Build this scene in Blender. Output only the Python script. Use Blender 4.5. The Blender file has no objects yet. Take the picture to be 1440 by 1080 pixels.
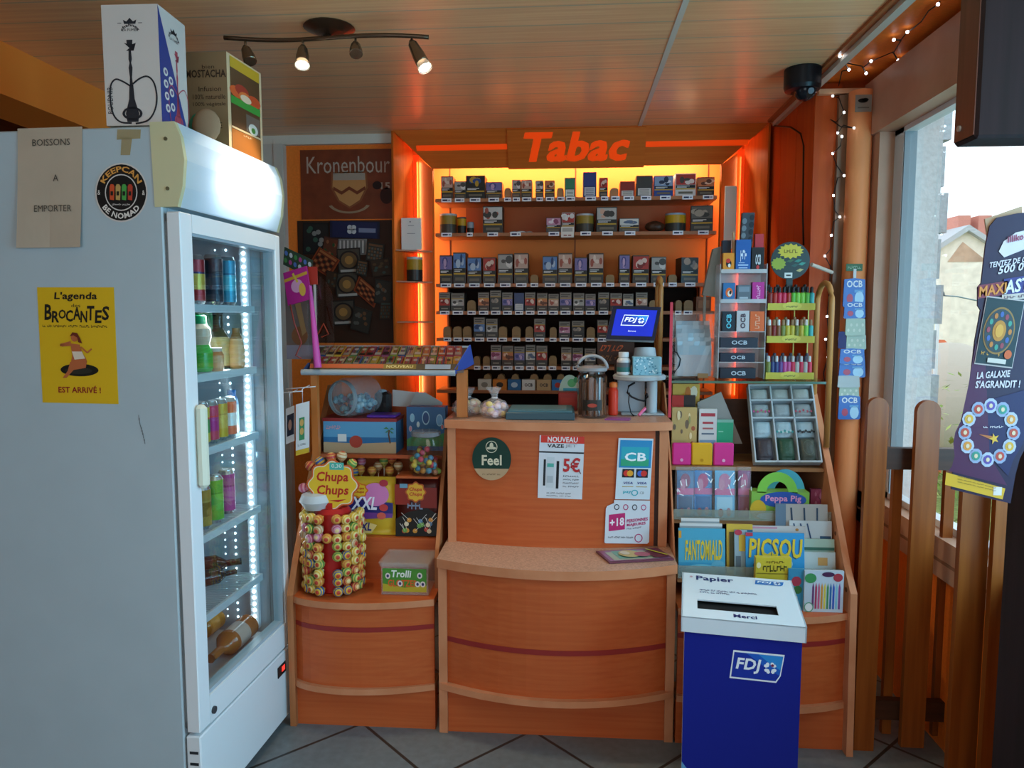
import bpy, math, random
from mathutils import Matrix, Vector
random.seed(7)
S = bpy.context.scene
COL = S.collection
# ---------------------------------------------------------------- camera, sky, light, exposure
FOC, HEYE, PSI, TH = 1040.0, 1.48, math.radians(4.38), math.radians(5.12)
cam = bpy.data.cameras.new('camera'); camo = bpy.data.objects.new('camera', cam); COL.objects.link(camo)
cam.sensor_width = 36.0; cam.lens = 36.0 * FOC / 1440.0; cam.clip_start = 0.05; cam.clip_end = 200
camo.location = (0, 0, HEYE); camo.rotation_euler = (math.pi / 2 - TH, 0, PSI)
S.camera = camo
S.view_settings.view_transform = 'Standard'; S.view_settings.look = 'None'
S.view_settings.gamma = 1.0; S.view_settings.exposure = 0.0; S.view_settings.use_curve_mapping = False
W_ = bpy.data.worlds.new('sky'); S.world = W_; W_.use_nodes = True
bg = W_.node_tree.nodes['Background']
bg.inputs['Color'].default_value = (0.86, 0.93, 1.0, 1); bg.inputs['Strength'].default_value = 2.1
def area(name, loc, rot, sx, sy, power, col=(1, 1, 1)):
    l = bpy.data.lights.new(name, 'AREA'); l.shape = 'RECTANGLE'; l.size = sx; l.size_y = sy; l.energy = power; l.color = col
    o = bpy.data.objects.new(name, l); COL.objects.link(o); o.location = loc; o.rotation_euler = rot
    return o
PI = math.pi
area('daylight_shop_front', (0.2, -2.45, 1.6), (PI / 2, 0, 0), 2.4, 1.5, 10, (0.62, 0.90, 1.0))
area('room_ceiling_lamp', (0.55, 0.75, 2.44), (0, 0, 0), 1.2, .5, 5, (1.0, .88, .72))
area('daylight_side_window', (1.75, 1.1, 1.55), (PI / 2, 0, PI / 2), 1.9, 1.4, 78, (0.25, 0.68, 1.0))
S.cycles.use_denoising = True; S.cycles.max_bounces = 8; S.cycles.transparent_max_bounces = 24
S.cycles.sample_clamp_indirect = 6.0
# ---------------------------------------------------------------- photo pixel -> point in the room
_cp, _sp, _ct, _st = math.cos(PSI), math.sin(PSI), math.cos(TH), math.sin(TH)
def ray(u, v):
    x = (u - 720) / FOC; y = (540 - v) / FOC
    return Vector((-_sp * _ct + _cp * x - _sp * _st * y, _cp * _ct + _sp * x + _cp * _st * y, -_st + _ct * y))
EYE = Vector((0, 0, HEYE))
def aty(u, v, Y): d = ray(u, v); return EYE + d * (Y / d.y)
def atx(u, v, X): d = ray(u, v); return EYE + d * (X / d.x)
def atz(u, v, Z): d = ray(u, v); return EYE + d * ((Z - HEYE) / d.z)
def atp(u, v, p, n): d = ray(u, v); return EYE + d * ((Vector(p) - EYE).dot(n) / d.dot(n))
def R(u0, v0, u1, v1, Y):
    um, vm = (u0 + u1) / 2, (v0 + v1) / 2
    return aty(u0, vm, Y).x, aty(u1, vm, Y).x, aty(um, v1, Y).z, aty(um, v0, Y).z
# ---------------------------------------------------------------- materials
def lin(h):
    h = h.lstrip('#'); c = [int(h[i:i + 2], 16) / 255 for i in (0, 2, 4)]
    return tuple(x / 12.92 if x <= .04045 else ((x + .055) / 1.055) ** 2.4 for x in c) + (1.0,)
_mc = {}
def M(h, rough=.5, metal=0., emit=0., bump=0., bscale=60., var=0.):
    k = (h, rough, metal, emit, bump, bscale, var)
    if k in _mc: return _mc[k]
    m = bpy.data.materials.new('paint_' + h); m.use_nodes = True; nt = m.node_tree
    b = nt.nodes['Principled BSDF']; b.inputs['Base Color'].default_value = lin(h)
    b.inputs['Roughness'].default_value = rough; b.inputs['Metallic'].default_value = metal; b.inputs['Specular IOR Level'].default_value = .3
    if emit: b.inputs['Emission Color'].default_value = lin(h); b.inputs['Emission Strength'].default_value = emit
    if bump or var:
        tc = nt.nodes.new('ShaderNodeTexCoord'); n = nt.nodes.new('ShaderNodeTexNoise'); n.inputs['Scale'].default_value = bscale
        nt.links.new(tc.outputs['Object'], n.inputs['Vector'])
        if bump:
            bp = nt.nodes.new('ShaderNodeBump'); bp.inputs['Strength'].default_value = bump; bp.inputs['Distance'].default_value = .01
            nt.links.new(n.outputs['Fac'], bp.inputs['Height']); nt.links.new(bp.outputs['Normal'], b.inputs['Normal'])
        if var:
            r = nt.nodes.new('ShaderNodeValToRGB'); c = lin(h)
            r.color_ramp.elements[0].position = .3; r.color_ramp.elements[1].position = .7
            r.color_ramp.elements[0].color = tuple(x * (1 - var) for x in c[:3]) + (1,)
            r.color_ramp.elements[1].color = tuple(min(1, x * (1 + var)) for x in c[:3]) + (1,)
            nt.links.new(n.outputs['Fac'], r.inputs['Fac']); nt.links.new(r.outputs['Color'], b.inputs['Base Color'])
    _mc[k] = m; return m
def wood(name, a, b_, stretch=(2, 40, 40), rough=.4, scale=1.6):
    k = ('w', name)
    if k in _mc: return _mc[k]
    m = bpy.data.materials.new(name); m.use_nodes = True; nt = m.node_tree; b = nt.nodes['Principled BSDF']
    tc = nt.nodes.new('ShaderNodeTexCoord'); mp = nt.nodes.new('ShaderNodeMapping'); mp.inputs['Scale'].default_value = stretch
    n = nt.nodes.new('ShaderNodeTexNoise'); n.inputs['Scale'].default_value = scale; n.inputs['Detail'].default_value = 6
    r = nt.nodes.new('ShaderNodeValToRGB'); r.color_ramp.elements[0].color = lin(a); r.color_ramp.elements[1].color = lin(b_)
    r.color_ramp.elements[0].position = .32; r.color_ramp.elements[1].position = .68
    bp = nt.nodes.new('ShaderNodeBump'); bp.inputs['Strength'].default_value = .06
    L = nt.links.new
    L(tc.outputs['Object'], mp.inputs['Vector']); L(mp.outputs['Vector'], n.inputs['Vector']); L(n.outputs['Fac'], r.inputs['Fac'])
    L(r.outputs['Color'], b.inputs['Base Color']); L(n.outputs['Fac'], bp.inputs['Height']); L(bp.outputs['Normal'], b.inputs['Normal'])
    b.inputs['Roughness'].default_value = rough; b.inputs['Specular IOR Level'].default_value = .3; _mc[k] = m; return m
def glass(name='clear_pane', tint=(1, 1, 1), gloss=.08, rough=.02):
    k = ('g', name)
    if k in _mc: return _mc[k]
    m = bpy.data.materials.new(name); m.use_nodes = True; nt = m.node_tree; nt.nodes.remove(nt.nodes['Principled BSDF'])
    t = nt.nodes.new('ShaderNodeBsdfTransparent'); t.inputs['Color'].default_value = tint + (1,)
    g = nt.nodes.new('ShaderNodeBsdfGlossy'); g.inputs['Roughness'].default_value = rough
    lw = nt.nodes.new('ShaderNodeLayerWeight'); lw.inputs['Blend'].default_value = .25
    mm = nt.nodes.new('ShaderNodeMath'); mm.operation = 'MULTIPLY_ADD'; mm.inputs[1].default_value = .14; mm.inputs[2].default_value = gloss
    mx = nt.nodes.new('ShaderNodeMixShader'); o = nt.nodes['Material Output']; L = nt.links.new
    L(lw.outputs['Fresnel'], mm.inputs[0]); L(mm.outputs[0], mx.inputs[0]); L(t.outputs[0], mx.inputs[1]); L(g.outputs[0], mx.inputs[2]); L(mx.outputs[0], o.inputs['Surface'])
    _mc[k] = m; return m
def film(name, h, a):
    """cloudy plastic film: part clear, part coloured and shiny"""
    k = ('f', name)
    if k in _mc: return _mc[k]
    m = bpy.data.materials.new(name); m.use_nodes = True; b = m.node_tree.nodes['Principled BSDF']
    b.inputs['Base Color'].default_value = lin(h); b.inputs['Alpha'].default_value = a; b.inputs['Roughness'].default_value = .12
    _mc[k] = m; return m
# ---------------------------------------------------------------- glyphs of the built-in font
_gl = {}
def _glyphs():
    chars = sorted(set("ABCDEFGHIJKLMNOPQRSTUVWXYZabcdefghijklmnopqrstuvwxyz0123456789.,:'!+-&/€É*%éà"))
    items = []
    def mk(txt, off):
        c = bpy.data.curves.new('glyph', 'FONT'); c.body = txt; c.resolution_u = 2; c.offset = off
        o = bpy.data.objects.new('glyph', c); COL.objects.link(o); return o
    objs = {}
    for bold in (0, 1):
        for ch in chars: objs[(ch, bold)] = mk(ch, .028 * bold)
    adv = {ch: mk('I' + ch + 'I', 0) for ch in chars}; ref = mk('II', 0)
    dg = bpy.context.evaluated_depsgraph_get(); dg.update()
    def bb(o):
        e = o.evaluated_get(dg); me = e.to_mesh()
        vs = [(v.co.x, v.co.y) for v in me.vertices]; fs = [tuple(p.vertices) for p in me.polygons]; e.to_mesh_clear(); return vs, fs
    def wd(o):
        vs, _ = bb(o); return max(v[0] for v in vs) - min(v[0] for v in vs)
    w0 = wd(ref); capv, _ = bb(objs[('H', 0)]); cap = max(v[1] for v in capv)
    for (ch, bold), o in objs.items():
        vs, fs = bb(o); _gl[(ch, bold)] = ([(x / cap, y / cap) for x, y in vs], fs, (wd(adv[ch]) - w0) / cap + .03 * bold)
    for o in list(objs.values()) + list(adv.values()) + [ref]:
        c = o.data; bpy.data.objects.remove(o); bpy.data.curves.remove(c)
_glyphs()
def layout(s, bold, shear):
    x = 0; vs = []; fs = []
    for ch in s:
        if ch == ' ': x += .42; continue
        g = _gl.get((ch, bold)) or _gl[('-', bold)]
        n = len(vs); vs += [(x + a + shear * b, b) for a, b in g[0]]; fs += [tuple(i + n for i in f) for f in g[1]]; x += g[2]
    return vs, fs
# ---------------------------------------------------------------- flat frames and the mesh builder
class Fr:
    """a flat frame: origin at bottom corner, ux and uy its full width and height; coordinates 0..1"""
    def __init__(s, o, ux, uy):
        s.o, s.ux, s.uy = Vector(o), Vector(ux), Vector(uy); s.n = s.ux.cross(s.uy).normalized()
    def p(s, x, y, l=0.): return s.o + s.ux * x + s.uy * y + s.n * l
def frq(tl, tr, bl): tl, tr, bl = Vector(tl), Vector(tr), Vector(bl); return Fr(bl, tr - tl, tl - bl)
def fry(u0, v0, u1, v1, Y):  # frontal frame at depth Y
    x0, x1, z0, z1 = R(u0, v0, u1, v1, Y); return Fr((x0, Y, z0), (x1 - x0, 0, 0), (0, 0, z1 - z0))
LY = .0006
class MB:
    def __init__(s, mat=None): s.v = []; s.f = []; s.m = []; s.ms = []; s.sm = []; s.M = None; s.mat = mat; s.marks = []
    def mi(s, m):
        m = m or s.mat
        if isinstance(m, str): m = M(m)
        if m not in s.ms: s.ms.append(m)
        return s.ms.index(m)
    def add(s, vs, fs, m=None, smooth=False):
        n = len(s.v); k = s.mi(m)
        for p in vs:
            p = Vector(p); s.v.append(s.M @ p if s.M else p)
        for f in fs: s.f.append(tuple(i + n for i in f)); s.m.append(k); s.sm.append(smooth)
        return s
    def box(s, x0, x1, y0, y1, z0, z1, m=None, b=0.):
        if b <= 0:
            return s.add([(x, y, z) for z in (z0, z1) for y in (y0, y1) for x in (x0, x1)],
                         [(0, 2, 3, 1), (4, 5, 7, 6), (0, 1, 5, 4), (2, 6, 7, 3), (0, 4, 6, 2), (1, 3, 7, 5)], m)
        b = min(b, (x1 - x0) * .49, (y1 - y0) * .49, (z1 - z0) * .49); vs = []; fs = []
        rings = [(z0, b), (z0 + b, 0), (z1 - b, 0), (z1, b)]
        for z, q in rings:
            vs += [(x0 + b, y0 + q, z), (x1 - b, y0 + q, z), (x1 - q, y0 + b, z), (x1 - q, y1 - b, z), (x1 - b, y1 - q, z), (x0 + b, y1 - q, z), (x0 + q, y1 - b, z), (x0 + q, y0 + b, z)]
        for r in range(3):
            for i in range(8): j = (i + 1) % 8; fs.append((r * 8 + i, r * 8 + j, r * 8 + 8 + j, r * 8 + 8 + i))
        fs += [tuple(range(7, -1, -1)), tuple(range(24, 32))]
        return s.add(vs, fs, m)
    def prism(s, pts, ext, m=None, m2=None):
        """pts: 3-D outline, ext: extrusion vector"""
        n = len(pts); e = Vector(ext); vs = [Vector(p) for p in pts]; vs += [p + e for p in vs]
        s.add(vs, [tuple(range(n - 1, -1, -1)), tuple(range(n, 2 * n))], m)
        return s.add(vs, [(i, (i + 1) % n, (i + 1) % n + n, i + n) for i in range(n)], m2 or m)
    def cyl(s, a, b, r0, r1=None, m=None, n=16, caps=True, smooth=True):
        a, b = Vector(a), Vector(b); r1 = r0 if r1 is None else r1; d = (b - a).normalized()
        x = d.orthogonal().normalized(); y = d.cross(x); vs = []
        for p, r in ((a, r0), (b, r1)):
            vs += [p + (x * math.cos(t) + y * math.sin(t)) * r for t in (2 * PI * i / n for i in range(n))]
        s.add(vs, [(i, (i + 1) % n, (i + 1) % n + n, i + n) for i in range(n)], m, smooth)
        if caps: s.add(vs, [tuple(range(n - 1, -1, -1)), tuple(range(n, 2 * n))], m)
        return s
    def lathe(s, prof, c, m=None, n=20, ax=(0, 0, 1), mfun=None, caps=True):
        c = Vector(c); d = Vector(ax).normalized(); x = d.orthogonal().normalized(); y = d.cross(x); k = len(prof); vs = []
        for r, h in prof: vs += [c + d * h + (x * math.cos(t) + y * math.sin(t)) * r for t in (2 * PI * i / n for i in range(n))]
        for j in range(k - 1):
            s.add(vs[j * n:(j + 2) * n], [(i, (i + 1) % n, (i + 1) % n + n, i + n) for i in range(n)], mfun(j) if mfun else m, True)
        if caps:
            s.add(vs[:n], [tuple(range(n - 1, -1, -1))], mfun(0) if mfun else m); s.add(vs[-n:], [tuple(range(n))], mfun(k - 2) if mfun else m)
        return s
    def ball(s, c, r, m=None, n=10, sq=(1, 1, 1)):
        c = Vector(c); k = max(4, n // 2 + 1); vs = []; fs = []
        for j in range(k):
            a = PI * (j + .5) / k
            for i in range(n): t = 2 * PI * i / n; vs.append(c + Vector((math.sin(a) * math.cos(t) * sq[0], math.sin(a) * math.sin(t) * sq[1], math.cos(a) * sq[2])) * r)
        vs += [c + Vector((0, 0, r * sq[2])), c - Vector((0, 0, r * sq[2]))]
        for j in range(k - 1):
            for i in range(n): q = (i + 1) % n; fs.append((j * n + i, j * n + n + i, j * n + n + q, j * n + q))
        for i in range(n): q = (i + 1) % n; fs += [(k * n, i, q), (k * n + 1, (k - 1) * n + q, (k - 1) * n + i)]
        return s.add(vs, fs, m, True)
    def tube(s, pts, r, m=None, n=8):
        pts = [Vector(p) for p in pts]; vs = []; fs = []; k = len(pts)
        for i, p in enumerate(pts):
            d = (pts[min(i + 1, k - 1)] - pts[max(i - 1, 0)]).normalized(); up = Vector((0, 0, 1)) if abs(d.z) < .9 else Vector((1, 0, 0))
            x = d.cross(up).normalized(); y = d.cross(x)
            vs += [p + (x * math.cos(t) + y * math.sin(t)) * r for t in (2 * PI * j / n for j in range(n))]
        for i in range(k - 1):
            for j in range(n): q = (j + 1) % n; fs.append((i * n + j, i * n + q, i * n + n + q, i * n + n + j))
        fs += [tuple(range(n - 1, -1, -1)), tuple(range((k - 1) * n, k * n))]
        return s.add(vs, fs, m, True)
    # flat drawing on a frame -------------------------------------------------
    def rect(s, f, x0, y0, x1, y1, m, l=1): return s.add([f.p(x0, y0, l * LY), f.p(x1, y0, l * LY), f.p(x1, y1, l * LY), f.p(x0, y1, l * LY)], [(0, 1, 2, 3)], m)
    def poly(s, f, pts, m, l=1): return s.add([f.p(x, y, l * LY) for x, y in pts], [tuple(range(len(pts)))], m)
    def ell(s, f, cx, cy, rx, ry, m, l=1, n=20, a0=0., a1=360.):
        return s.poly(f, [(cx + rx * math.cos(math.radians(a0 + (a1 - a0) * i / n)), cy + ry * math.sin(math.radians(a0 + (a1 - a0) * i / n))) for i in range(n + (a1 - a0 < 359))], m, l)
    def ring(s, f, cx, cy, rx, ry, w, m, l=1, n=24, a0=0., a1=360.):
        pt = []
        for i in range(n + 1):
            t = math.radians(a0 + (a1 - a0) * i / n); pt += [f.p(cx + rx * math.cos(t), cy + ry * math.sin(t), l * LY), f.p(cx + rx * (1 - w) * math.cos(t), cy + ry * (1 - w) * math.sin(t), l * LY)]
        return s.add(pt, [(2 * i, 2 * i + 2, 2 * i + 3, 2 * i + 1) for i in range(n)], m)
    def line(s, f, pts, w, m, l=1):
        a = f.ux.length; b = f.uy.length
        for (x0, y0), (x1, y1) in zip(pts, pts[1:]):
            dx, dy = (x1 - x0) * a, (y1 - y0) * b; q = math.hypot(dx, dy) or 1; ox, oy = -dy / q * w / 2 / a, dx / q * w / 2 / b
            s.poly(f, [(x0 + ox, y0 + oy), (x0 - ox, y0 - oy), (x1 - ox, y1 - oy), (x1 + ox, y1 + oy)], m, l)
        return s
    def text(s, f, t, x0, y0, x1, y1, m, l=2, bold=0, shear=0., arc=None):
        if t[0] == '~':  # printing too small to read in the photograph: pen-like strokes, no letters
            s.marks.append((len(s.v), len(s.f))); rn = random.Random(t + str(round(x0, 3))); k = len(t) - 1; w = (x1 - x0) / k; dy = y1 - y0
            for i, ch in enumerate(t[1:]):
                if ch == ' ': continue
                a = x0 + w * i; lo, hi = y0 + dy * rn.uniform(0, .25), y1 - dy * rn.uniform(0, .3); e = w * .26
                s.poly(f, [(a, lo), (a + e, lo), (a + e + shear * dy, hi), (a + shear * dy, hi)], m, l)
                q = rn.choice((y0 + dy * .1, y0 + dy * .45, y0 + dy * .7)); s.poly(f, [(a + e * .5, q), (a + w * .92, q), (a + w * .92, q + dy * .2), (a + e * .5, q + dy * .2)], m, l)
            return s
        vs, fs = layout(t, bold, shear)
        if not vs: return s
        s.marks.append((len(s.v), len(s.f)))
        a0, a1 = min(v[0] for v in vs), max(v[0] for v in vs); b0, b1 = min(v[1] for v in vs), max(v[1] for v in vs)
        b0 = max(b0, -.25) if b0 > -.05 else b0
        q = []
        for a, b in vs:
            tx, ty = (a - a0) / (a1 - a0), (b - b0) / (b1 - b0)
            if arc:  # (cx, cy, r0, r1, deg_from, deg_to) along a ring
                cx, cy, r0, r1, d0, d1, asp = arc; an = math.radians(d0 + (d1 - d0) * tx); rr = r0 + (r1 - r0) * ty
                q.append(f.p(cx + rr * math.cos(an), cy + rr * math.sin(an) * asp, l * LY))
            else: q.append(f.p(x0 + (x1 - x0) * tx, y0 + (y1 - y0) * ty, l * LY))
        return s.add(q, fs, m)
    def card(s, f, m, t=.001):  # thin body behind a frame, its front at l=0
        a = [f.p(0, 0), f.p(1, 0), f.p(1, 1), f.p(0, 1)]; return s.prism(a, f.n * -t, m)
    def slab(s, f, pts, m, t=.001):
        return s.prism([f.p(x, y) for x, y in pts], f.n * -t, m)
    def parts(s):
        cut = [(0, 0)] + s.marks[1:] + [(len(s.v), len(s.f))]
        for (v0, f0), (v1, f1) in zip(cut, cut[1:]):
            q = MB(); q.v = s.v[v0:v1]; q.f = [tuple(i - v0 for i in f) for f in s.f[f0:f1]]
            for k, sm in zip(s.m[f0:f1], s.sm[f0:f1]): q.m.append(q.mi(s.ms[k])); q.sm.append(sm)
            yield q
    def build(s, name, parent=None, origin=None):
        if parent is not None and 'lettering' in name and len(s.marks) > 1:
            return [q.build(name, parent, origin) for q in s.parts()][0]
        if origin is None:
            if parent is not None: origin = ORG[parent.name]
            else:
                lo = [min(v[i] for v in s.v) for i in range(3)]; hi = [max(v[i] for v in s.v) for i in range(3)]
                origin = Vector(((lo[0] + hi[0]) / 2, (lo[1] + hi[1]) / 2, lo[2]))
        origin = Vector(origin); me = bpy.data.meshes.new(name)
        me.from_pydata([v - origin for v in s.v], [], s.f)
        for m in s.ms: me.materials.append(m)
        me.polygons.foreach_set('material_index', s.m); me.polygons.foreach_set('use_smooth', s.sm); me.update()
        o = bpy.data.objects.new(name, me); COL.objects.link(o)
        if parent is not None: o.parent = parent; ORG[o.name] = origin
        else: o.location = origin; ORG[o.name] = origin
        return o
ORG = {}
def tag(o, label, cat, group=None):
    o['label'] = label; o['category'] = cat
    if group: o['group'] = group
    return o
def thing(name, label, cat, loc, group=None):
    o = bpy.data.objects.new(name, None); COL.objects.link(o); o.location = loc; o.empty_display_size = .05
    ORG[o.name] = Vector(loc); return tag(o, label, cat, group)
def struct(mb, name, parent=None):
    o = mb.build(name, parent, Vector((0, 0, 0)) if parent is None else None)
    if parent is None: o['kind'] = 'structure'
    return o
def dup(src, name, loc, rot=None, label=None, cat=None, group=None):
    o = src.copy(); COL.objects.link(o); o.name = name; o.location = loc
    if rot: o.rotation_euler = rot
    if label: tag(o, label, cat, group)
    for ch in list(src.children): c = ch.copy(); COL.objects.link(c); c.parent = o
    return o
ORD = 'first second third fourth fifth sixth seventh eighth ninth tenth eleventh twelfth thirteenth fourteenth fifteenth sixteenth seventeenth eighteenth nineteenth twentieth'.split()
WHITE, BLACK = '#e9e9e6', '#111111'
BEECH = wood('beech_panel', '#b45326', '#be5f30', (1.2, 30, 55)); EDGE = wood('beech_edge', '#bd7850', '#cb8860', (6, 6, 6), .5)
DARKB = wood('brown_panel', '#cf651c', '#dc7328', (1.2, 30, 50), .45)
OAKV = wood('stained_slat', '#7a3a10', '#8f4c1a', (30, 30, 1.5), .35)
# ================================================================ THE SETTING
def tiles():
    m = bpy.data.materials.new('grey_stone_tiles'); m.use_nodes = True; nt = m.node_tree; b = nt.nodes['Principled BSDF']; L = nt.links.new
    tc = nt.nodes.new('ShaderNodeTexCoord'); mp = nt.nodes.new('ShaderNodeMapping'); mp.inputs['Rotation'].default_value = (0, 0, math.radians(45)); mp.inputs['Location'].default_value = (.12, .05, 0)
    br = nt.nodes.new('ShaderNodeTexBrick'); br.offset = 0; br.inputs['Scale'].default_value = 1; br.inputs['Brick Width'].default_value = .44; br.inputs['Row Height'].default_value = .44
    br.inputs['Mortar Size'].default_value = .006; br.inputs['Color1'].default_value = lin('#747e82'); br.inputs['Color2'].default_value = lin('#7e878a'); br.inputs['Mortar'].default_value = lin('#34322e')
    n = nt.nodes.new('ShaderNodeTexNoise'); n.inputs['Scale'].default_value = 35; n.inputs['Detail'].default_value = 8
    mx = nt.nodes.new('ShaderNodeMix'); mx.data_type = 'RGBA'; mx.blend_type = 'MULTIPLY'; mx.inputs['Factor'].default_value = .45
    L(tc.outputs['Object'], mp.inputs[0]); L(mp.outputs[0], br.inputs[0]); L(tc.outputs['Object'], n.inputs[0])
    L(br.outputs['Color'], mx.inputs[6]); L(n.outputs['Fac'], mx.inputs[7]); L(mx.outputs[2], b.inputs['Base Color'])
    b.inputs['Roughness'].default_value = .35; return m
def planks():
    m = bpy.data.materials.new('ceiling_planks'); m.use_nodes = True; nt = m.node_tree; b = nt.nodes['Principled BSDF']; L = nt.links.new
    tc = nt.nodes.new('ShaderNodeTexCoord'); sx = nt.nodes.new('ShaderNodeSeparateXYZ'); L(tc.outputs['Object'], sx.inputs[0])
    d = nt.nodes.new('ShaderNodeMath'); d.operation = 'DIVIDE'; d.inputs[1].default_value = .155; L(sx.outputs['Y'], d.inputs[0])
    fr = nt.nodes.new('ShaderNodeMath'); fr.operation = 'FRACT'; L(d.outputs[0], fr.inputs[0])
    lt = nt.nodes.new('ShaderNodeMath'); lt.operation = 'LESS_THAN'; lt.inputs[1].default_value = .05; L(fr.outputs[0], lt.inputs[0])
    mp = nt.nodes.new('ShaderNodeMapping'); mp.inputs['Scale'].default_value = (1.5, 45, 1); L(tc.outputs['Object'], mp.inputs[0])
    n = nt.nodes.new('ShaderNodeTexNoise'); n.inputs['Scale'].default_value = 1.5; n.inputs['Detail'].default_value = 5; L(mp.outputs[0], n.inputs[0])
    r = nt.nodes.new('ShaderNodeValToRGB'); r.color_ramp.elements[0].color = lin('#efb684'); r.color_ramp.elements[1].color = lin('#fccb96'); L(n.outputs['Fac'], r.inputs[0])
    r.color_ramp.elements[0].position = .35; r.color_ramp.elements[1].position = .65
    mx = nt.nodes.new('ShaderNodeMix'); mx.data_type = 'RGBA'; L(lt.outputs[0], mx.inputs[0]); L(r.outputs[0], mx.inputs[6]); mx.inputs[7].default_value = lin('#c9b294')
    L(mx.outputs[2], b.inputs['Base Color']); b.inputs['Roughness'].default_value = .28
    bp = nt.nodes.new('ShaderNodeBump'); bp.inputs['Strength'].default_value = .35; bp.inputs['Distance'].default_value = .004; bp.invert = True
    L(lt.outputs[0], bp.inputs['Height']); L(bp.outputs[0], b.inputs['Normal']); return m
ORANGE = M('#f5802a', .55, bump=.08, bscale=90, var=.06)
XW = 1.29          # window wall
CEIL = 2.48
struct(MB(tiles()).box(-2.7, XW + .3, -2.6, 4.7, -.1, 0), 'floor')
struct(MB(planks()).box(-2.7, 1.04, -2.6, 4.7, CEIL, CEIL + .1), 'ceiling')
struct(MB(ORANGE).box(1.04, XW + .3, -2.6, 4.7, CEIL + .002, CEIL + .1), 'ceiling_soffit')
struct(MB(M('#d8d3c6', .4)).box(.352, .372, -2.6, 4.0, CEIL - .004, CEIL), 'trim_1')
struct(MB(M('#cfc8b8', .4)).box(1.025, 1.055, -2.6, 3.95, CEIL - .03, CEIL + .001), 'trim_2')
struct(MB(M('#a8663a', .4)).box(1.0, 1.024, -2.6, 3.95, CEIL - .012, CEIL + .001), 'trim_3')
struct(MB(ORANGE).box(-2.7, -.945, 4.1, 4.25, 0, CEIL).box(1.02, 1.16, 4.1, 4.25, 0, CEIL).box(-2.7, XW, 4.5, 4.6, 0, CEIL), 'wall_back')
struct(MB(M('#d8d4c8', .5)).box(-2.6, -.95, 4.07, 4.1, CEIL - .05, CEIL), 'trim_4')
PANEL = wood('orange_wall_panel', '#b8460c', '#c45210', (30, 30, 1.2), .55)
wr = MB(PANEL)
for y0, y1 in ((3.36, 3.60), (3.605, 3.86), (3.865, 4.1)): wr.box(1.045, 1.07, y0, y1, 0, CEIL)
wr.box(1.06, 1.16, 3.36, 4.1, 0, CEIL); struct(wr, 'wall_right')
struct(MB(PANEL).box(1.046, XW, 3.35, 3.42, 0, 2.44), 'wall_right_stub')
struct(MB(M('#d9a57c', .4)).box(1.05, XW, 3.32, 3.35, 2.425, 2.445), 'trim_5')
struct(MB(wood('brown_corner_board', '#7b5c42', '#94745a', (30, 30, 1.2))).box(aty(1172, 300, 3.345).x, aty(1192, 300, 3.345).x, 3.325, 3.35, 0, 2.42), 'trim_6')
# window wall, with its opening
ww = MB(ORANGE).box(XW, XW + .28, -2.6, 4.1, 0, .60).box(XW, XW + .28, 3.34, 4.1, .6, CEIL).box(XW, XW + .28, -2.6, .1, .6, CEIL).box(XW + .05, XW + .28, -2.6, 3.34, 2.42, CEIL)
struct(ww, 'wall_window')
PINEF = wood('pale_frame_wood', '#b98f74', '#c8a086', (3, 3, 3), .45)
wf = MB(PINEF)
wf.box(XW - .045, XW + .03, 0.1, 3.34, 2.235, 2.46).box(XW - .03, XW + .03, 3.2, 3.34, .6, 2.3).box(XW - .03, XW + .03, .1, 3.34, .6, .735).box(XW - .033, XW, .1, 3.34, .655, .665, '#8d6a52')
wo = struct(wf, 'window_1')
pv = MB(M('#dfe8ee', .35)); x0, x1 = XW + .03, XW + .075
pv.box(x0, x1, 3.12, 3.22, .72, 2.25).box(x0, x1, .1, 3.2, .70, .76).box(x0, x1, .1, 3.2, 2.215, 2.26).box(x0 + .002, x1 + .004, 3.112, 3.12, .75, 2.22, '#7f8f98').box(x0 + .01, x1 + .002, 1.2, 1.29, .72, 2.25)
pv.build('window_frame', wo)
MB(glass('window_glass', (.97, 1, 1), .01)).box(XW + .05, XW + .056, .12, 3.11, .75, 2.225).build('window_pane', wo)
struct(MB(M('#c6cbcd', .8, bump=.3, var=.08)).box(XW + .08, XW + .20, 3.16, 3.6, -.1, 2.9), 'wall_exterior_reveal')
# left beam and wall
struct(MB(M('#ff9c40', .5)).box(-2.32, -2.06, -2.6, 4.1, 2.29, CEIL), 'trim_7')
struct(MB(wood('dark_red_boards', '#5c2a14', '#6d341a', (30, 2, 30))).box(-2.7, -2.6, -2.6, 4.1, 0, CEIL), 'wall_left')
# rear wall with the shop front opening
struct(MB(M('#c9b79e', .7)).box(-2.7, -2.3, -2.6, -2.5, 0, CEIL).box(1.25, 1.57, -2.6, -2.5, 0, CEIL).box(-2.3, 1.25, -2.6, -2.5, 0, .45).box(-2.3, 1.25, -2.6, -2.5, 2.42, CEIL), 'wall_rear')
wp = MB(wood('white_door_panel', '#c3bfb5', '#cfcbc2', (3, 3, 3)))
x0, x1 = aty(300, 250, 4.085).x, aty(402, 250, 4.085).x
wp.box(x0, x1, 4.05, 4.1, 0, 2.43).box(x1 - .05, x1 - .004, 4.042, 4.05, 0, 2.43)
o = wp.build('wall_cupboard_panel'); tag(o, 'pale tall cupboard panel standing against the back wall beside the fridge', 'panel')

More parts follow.
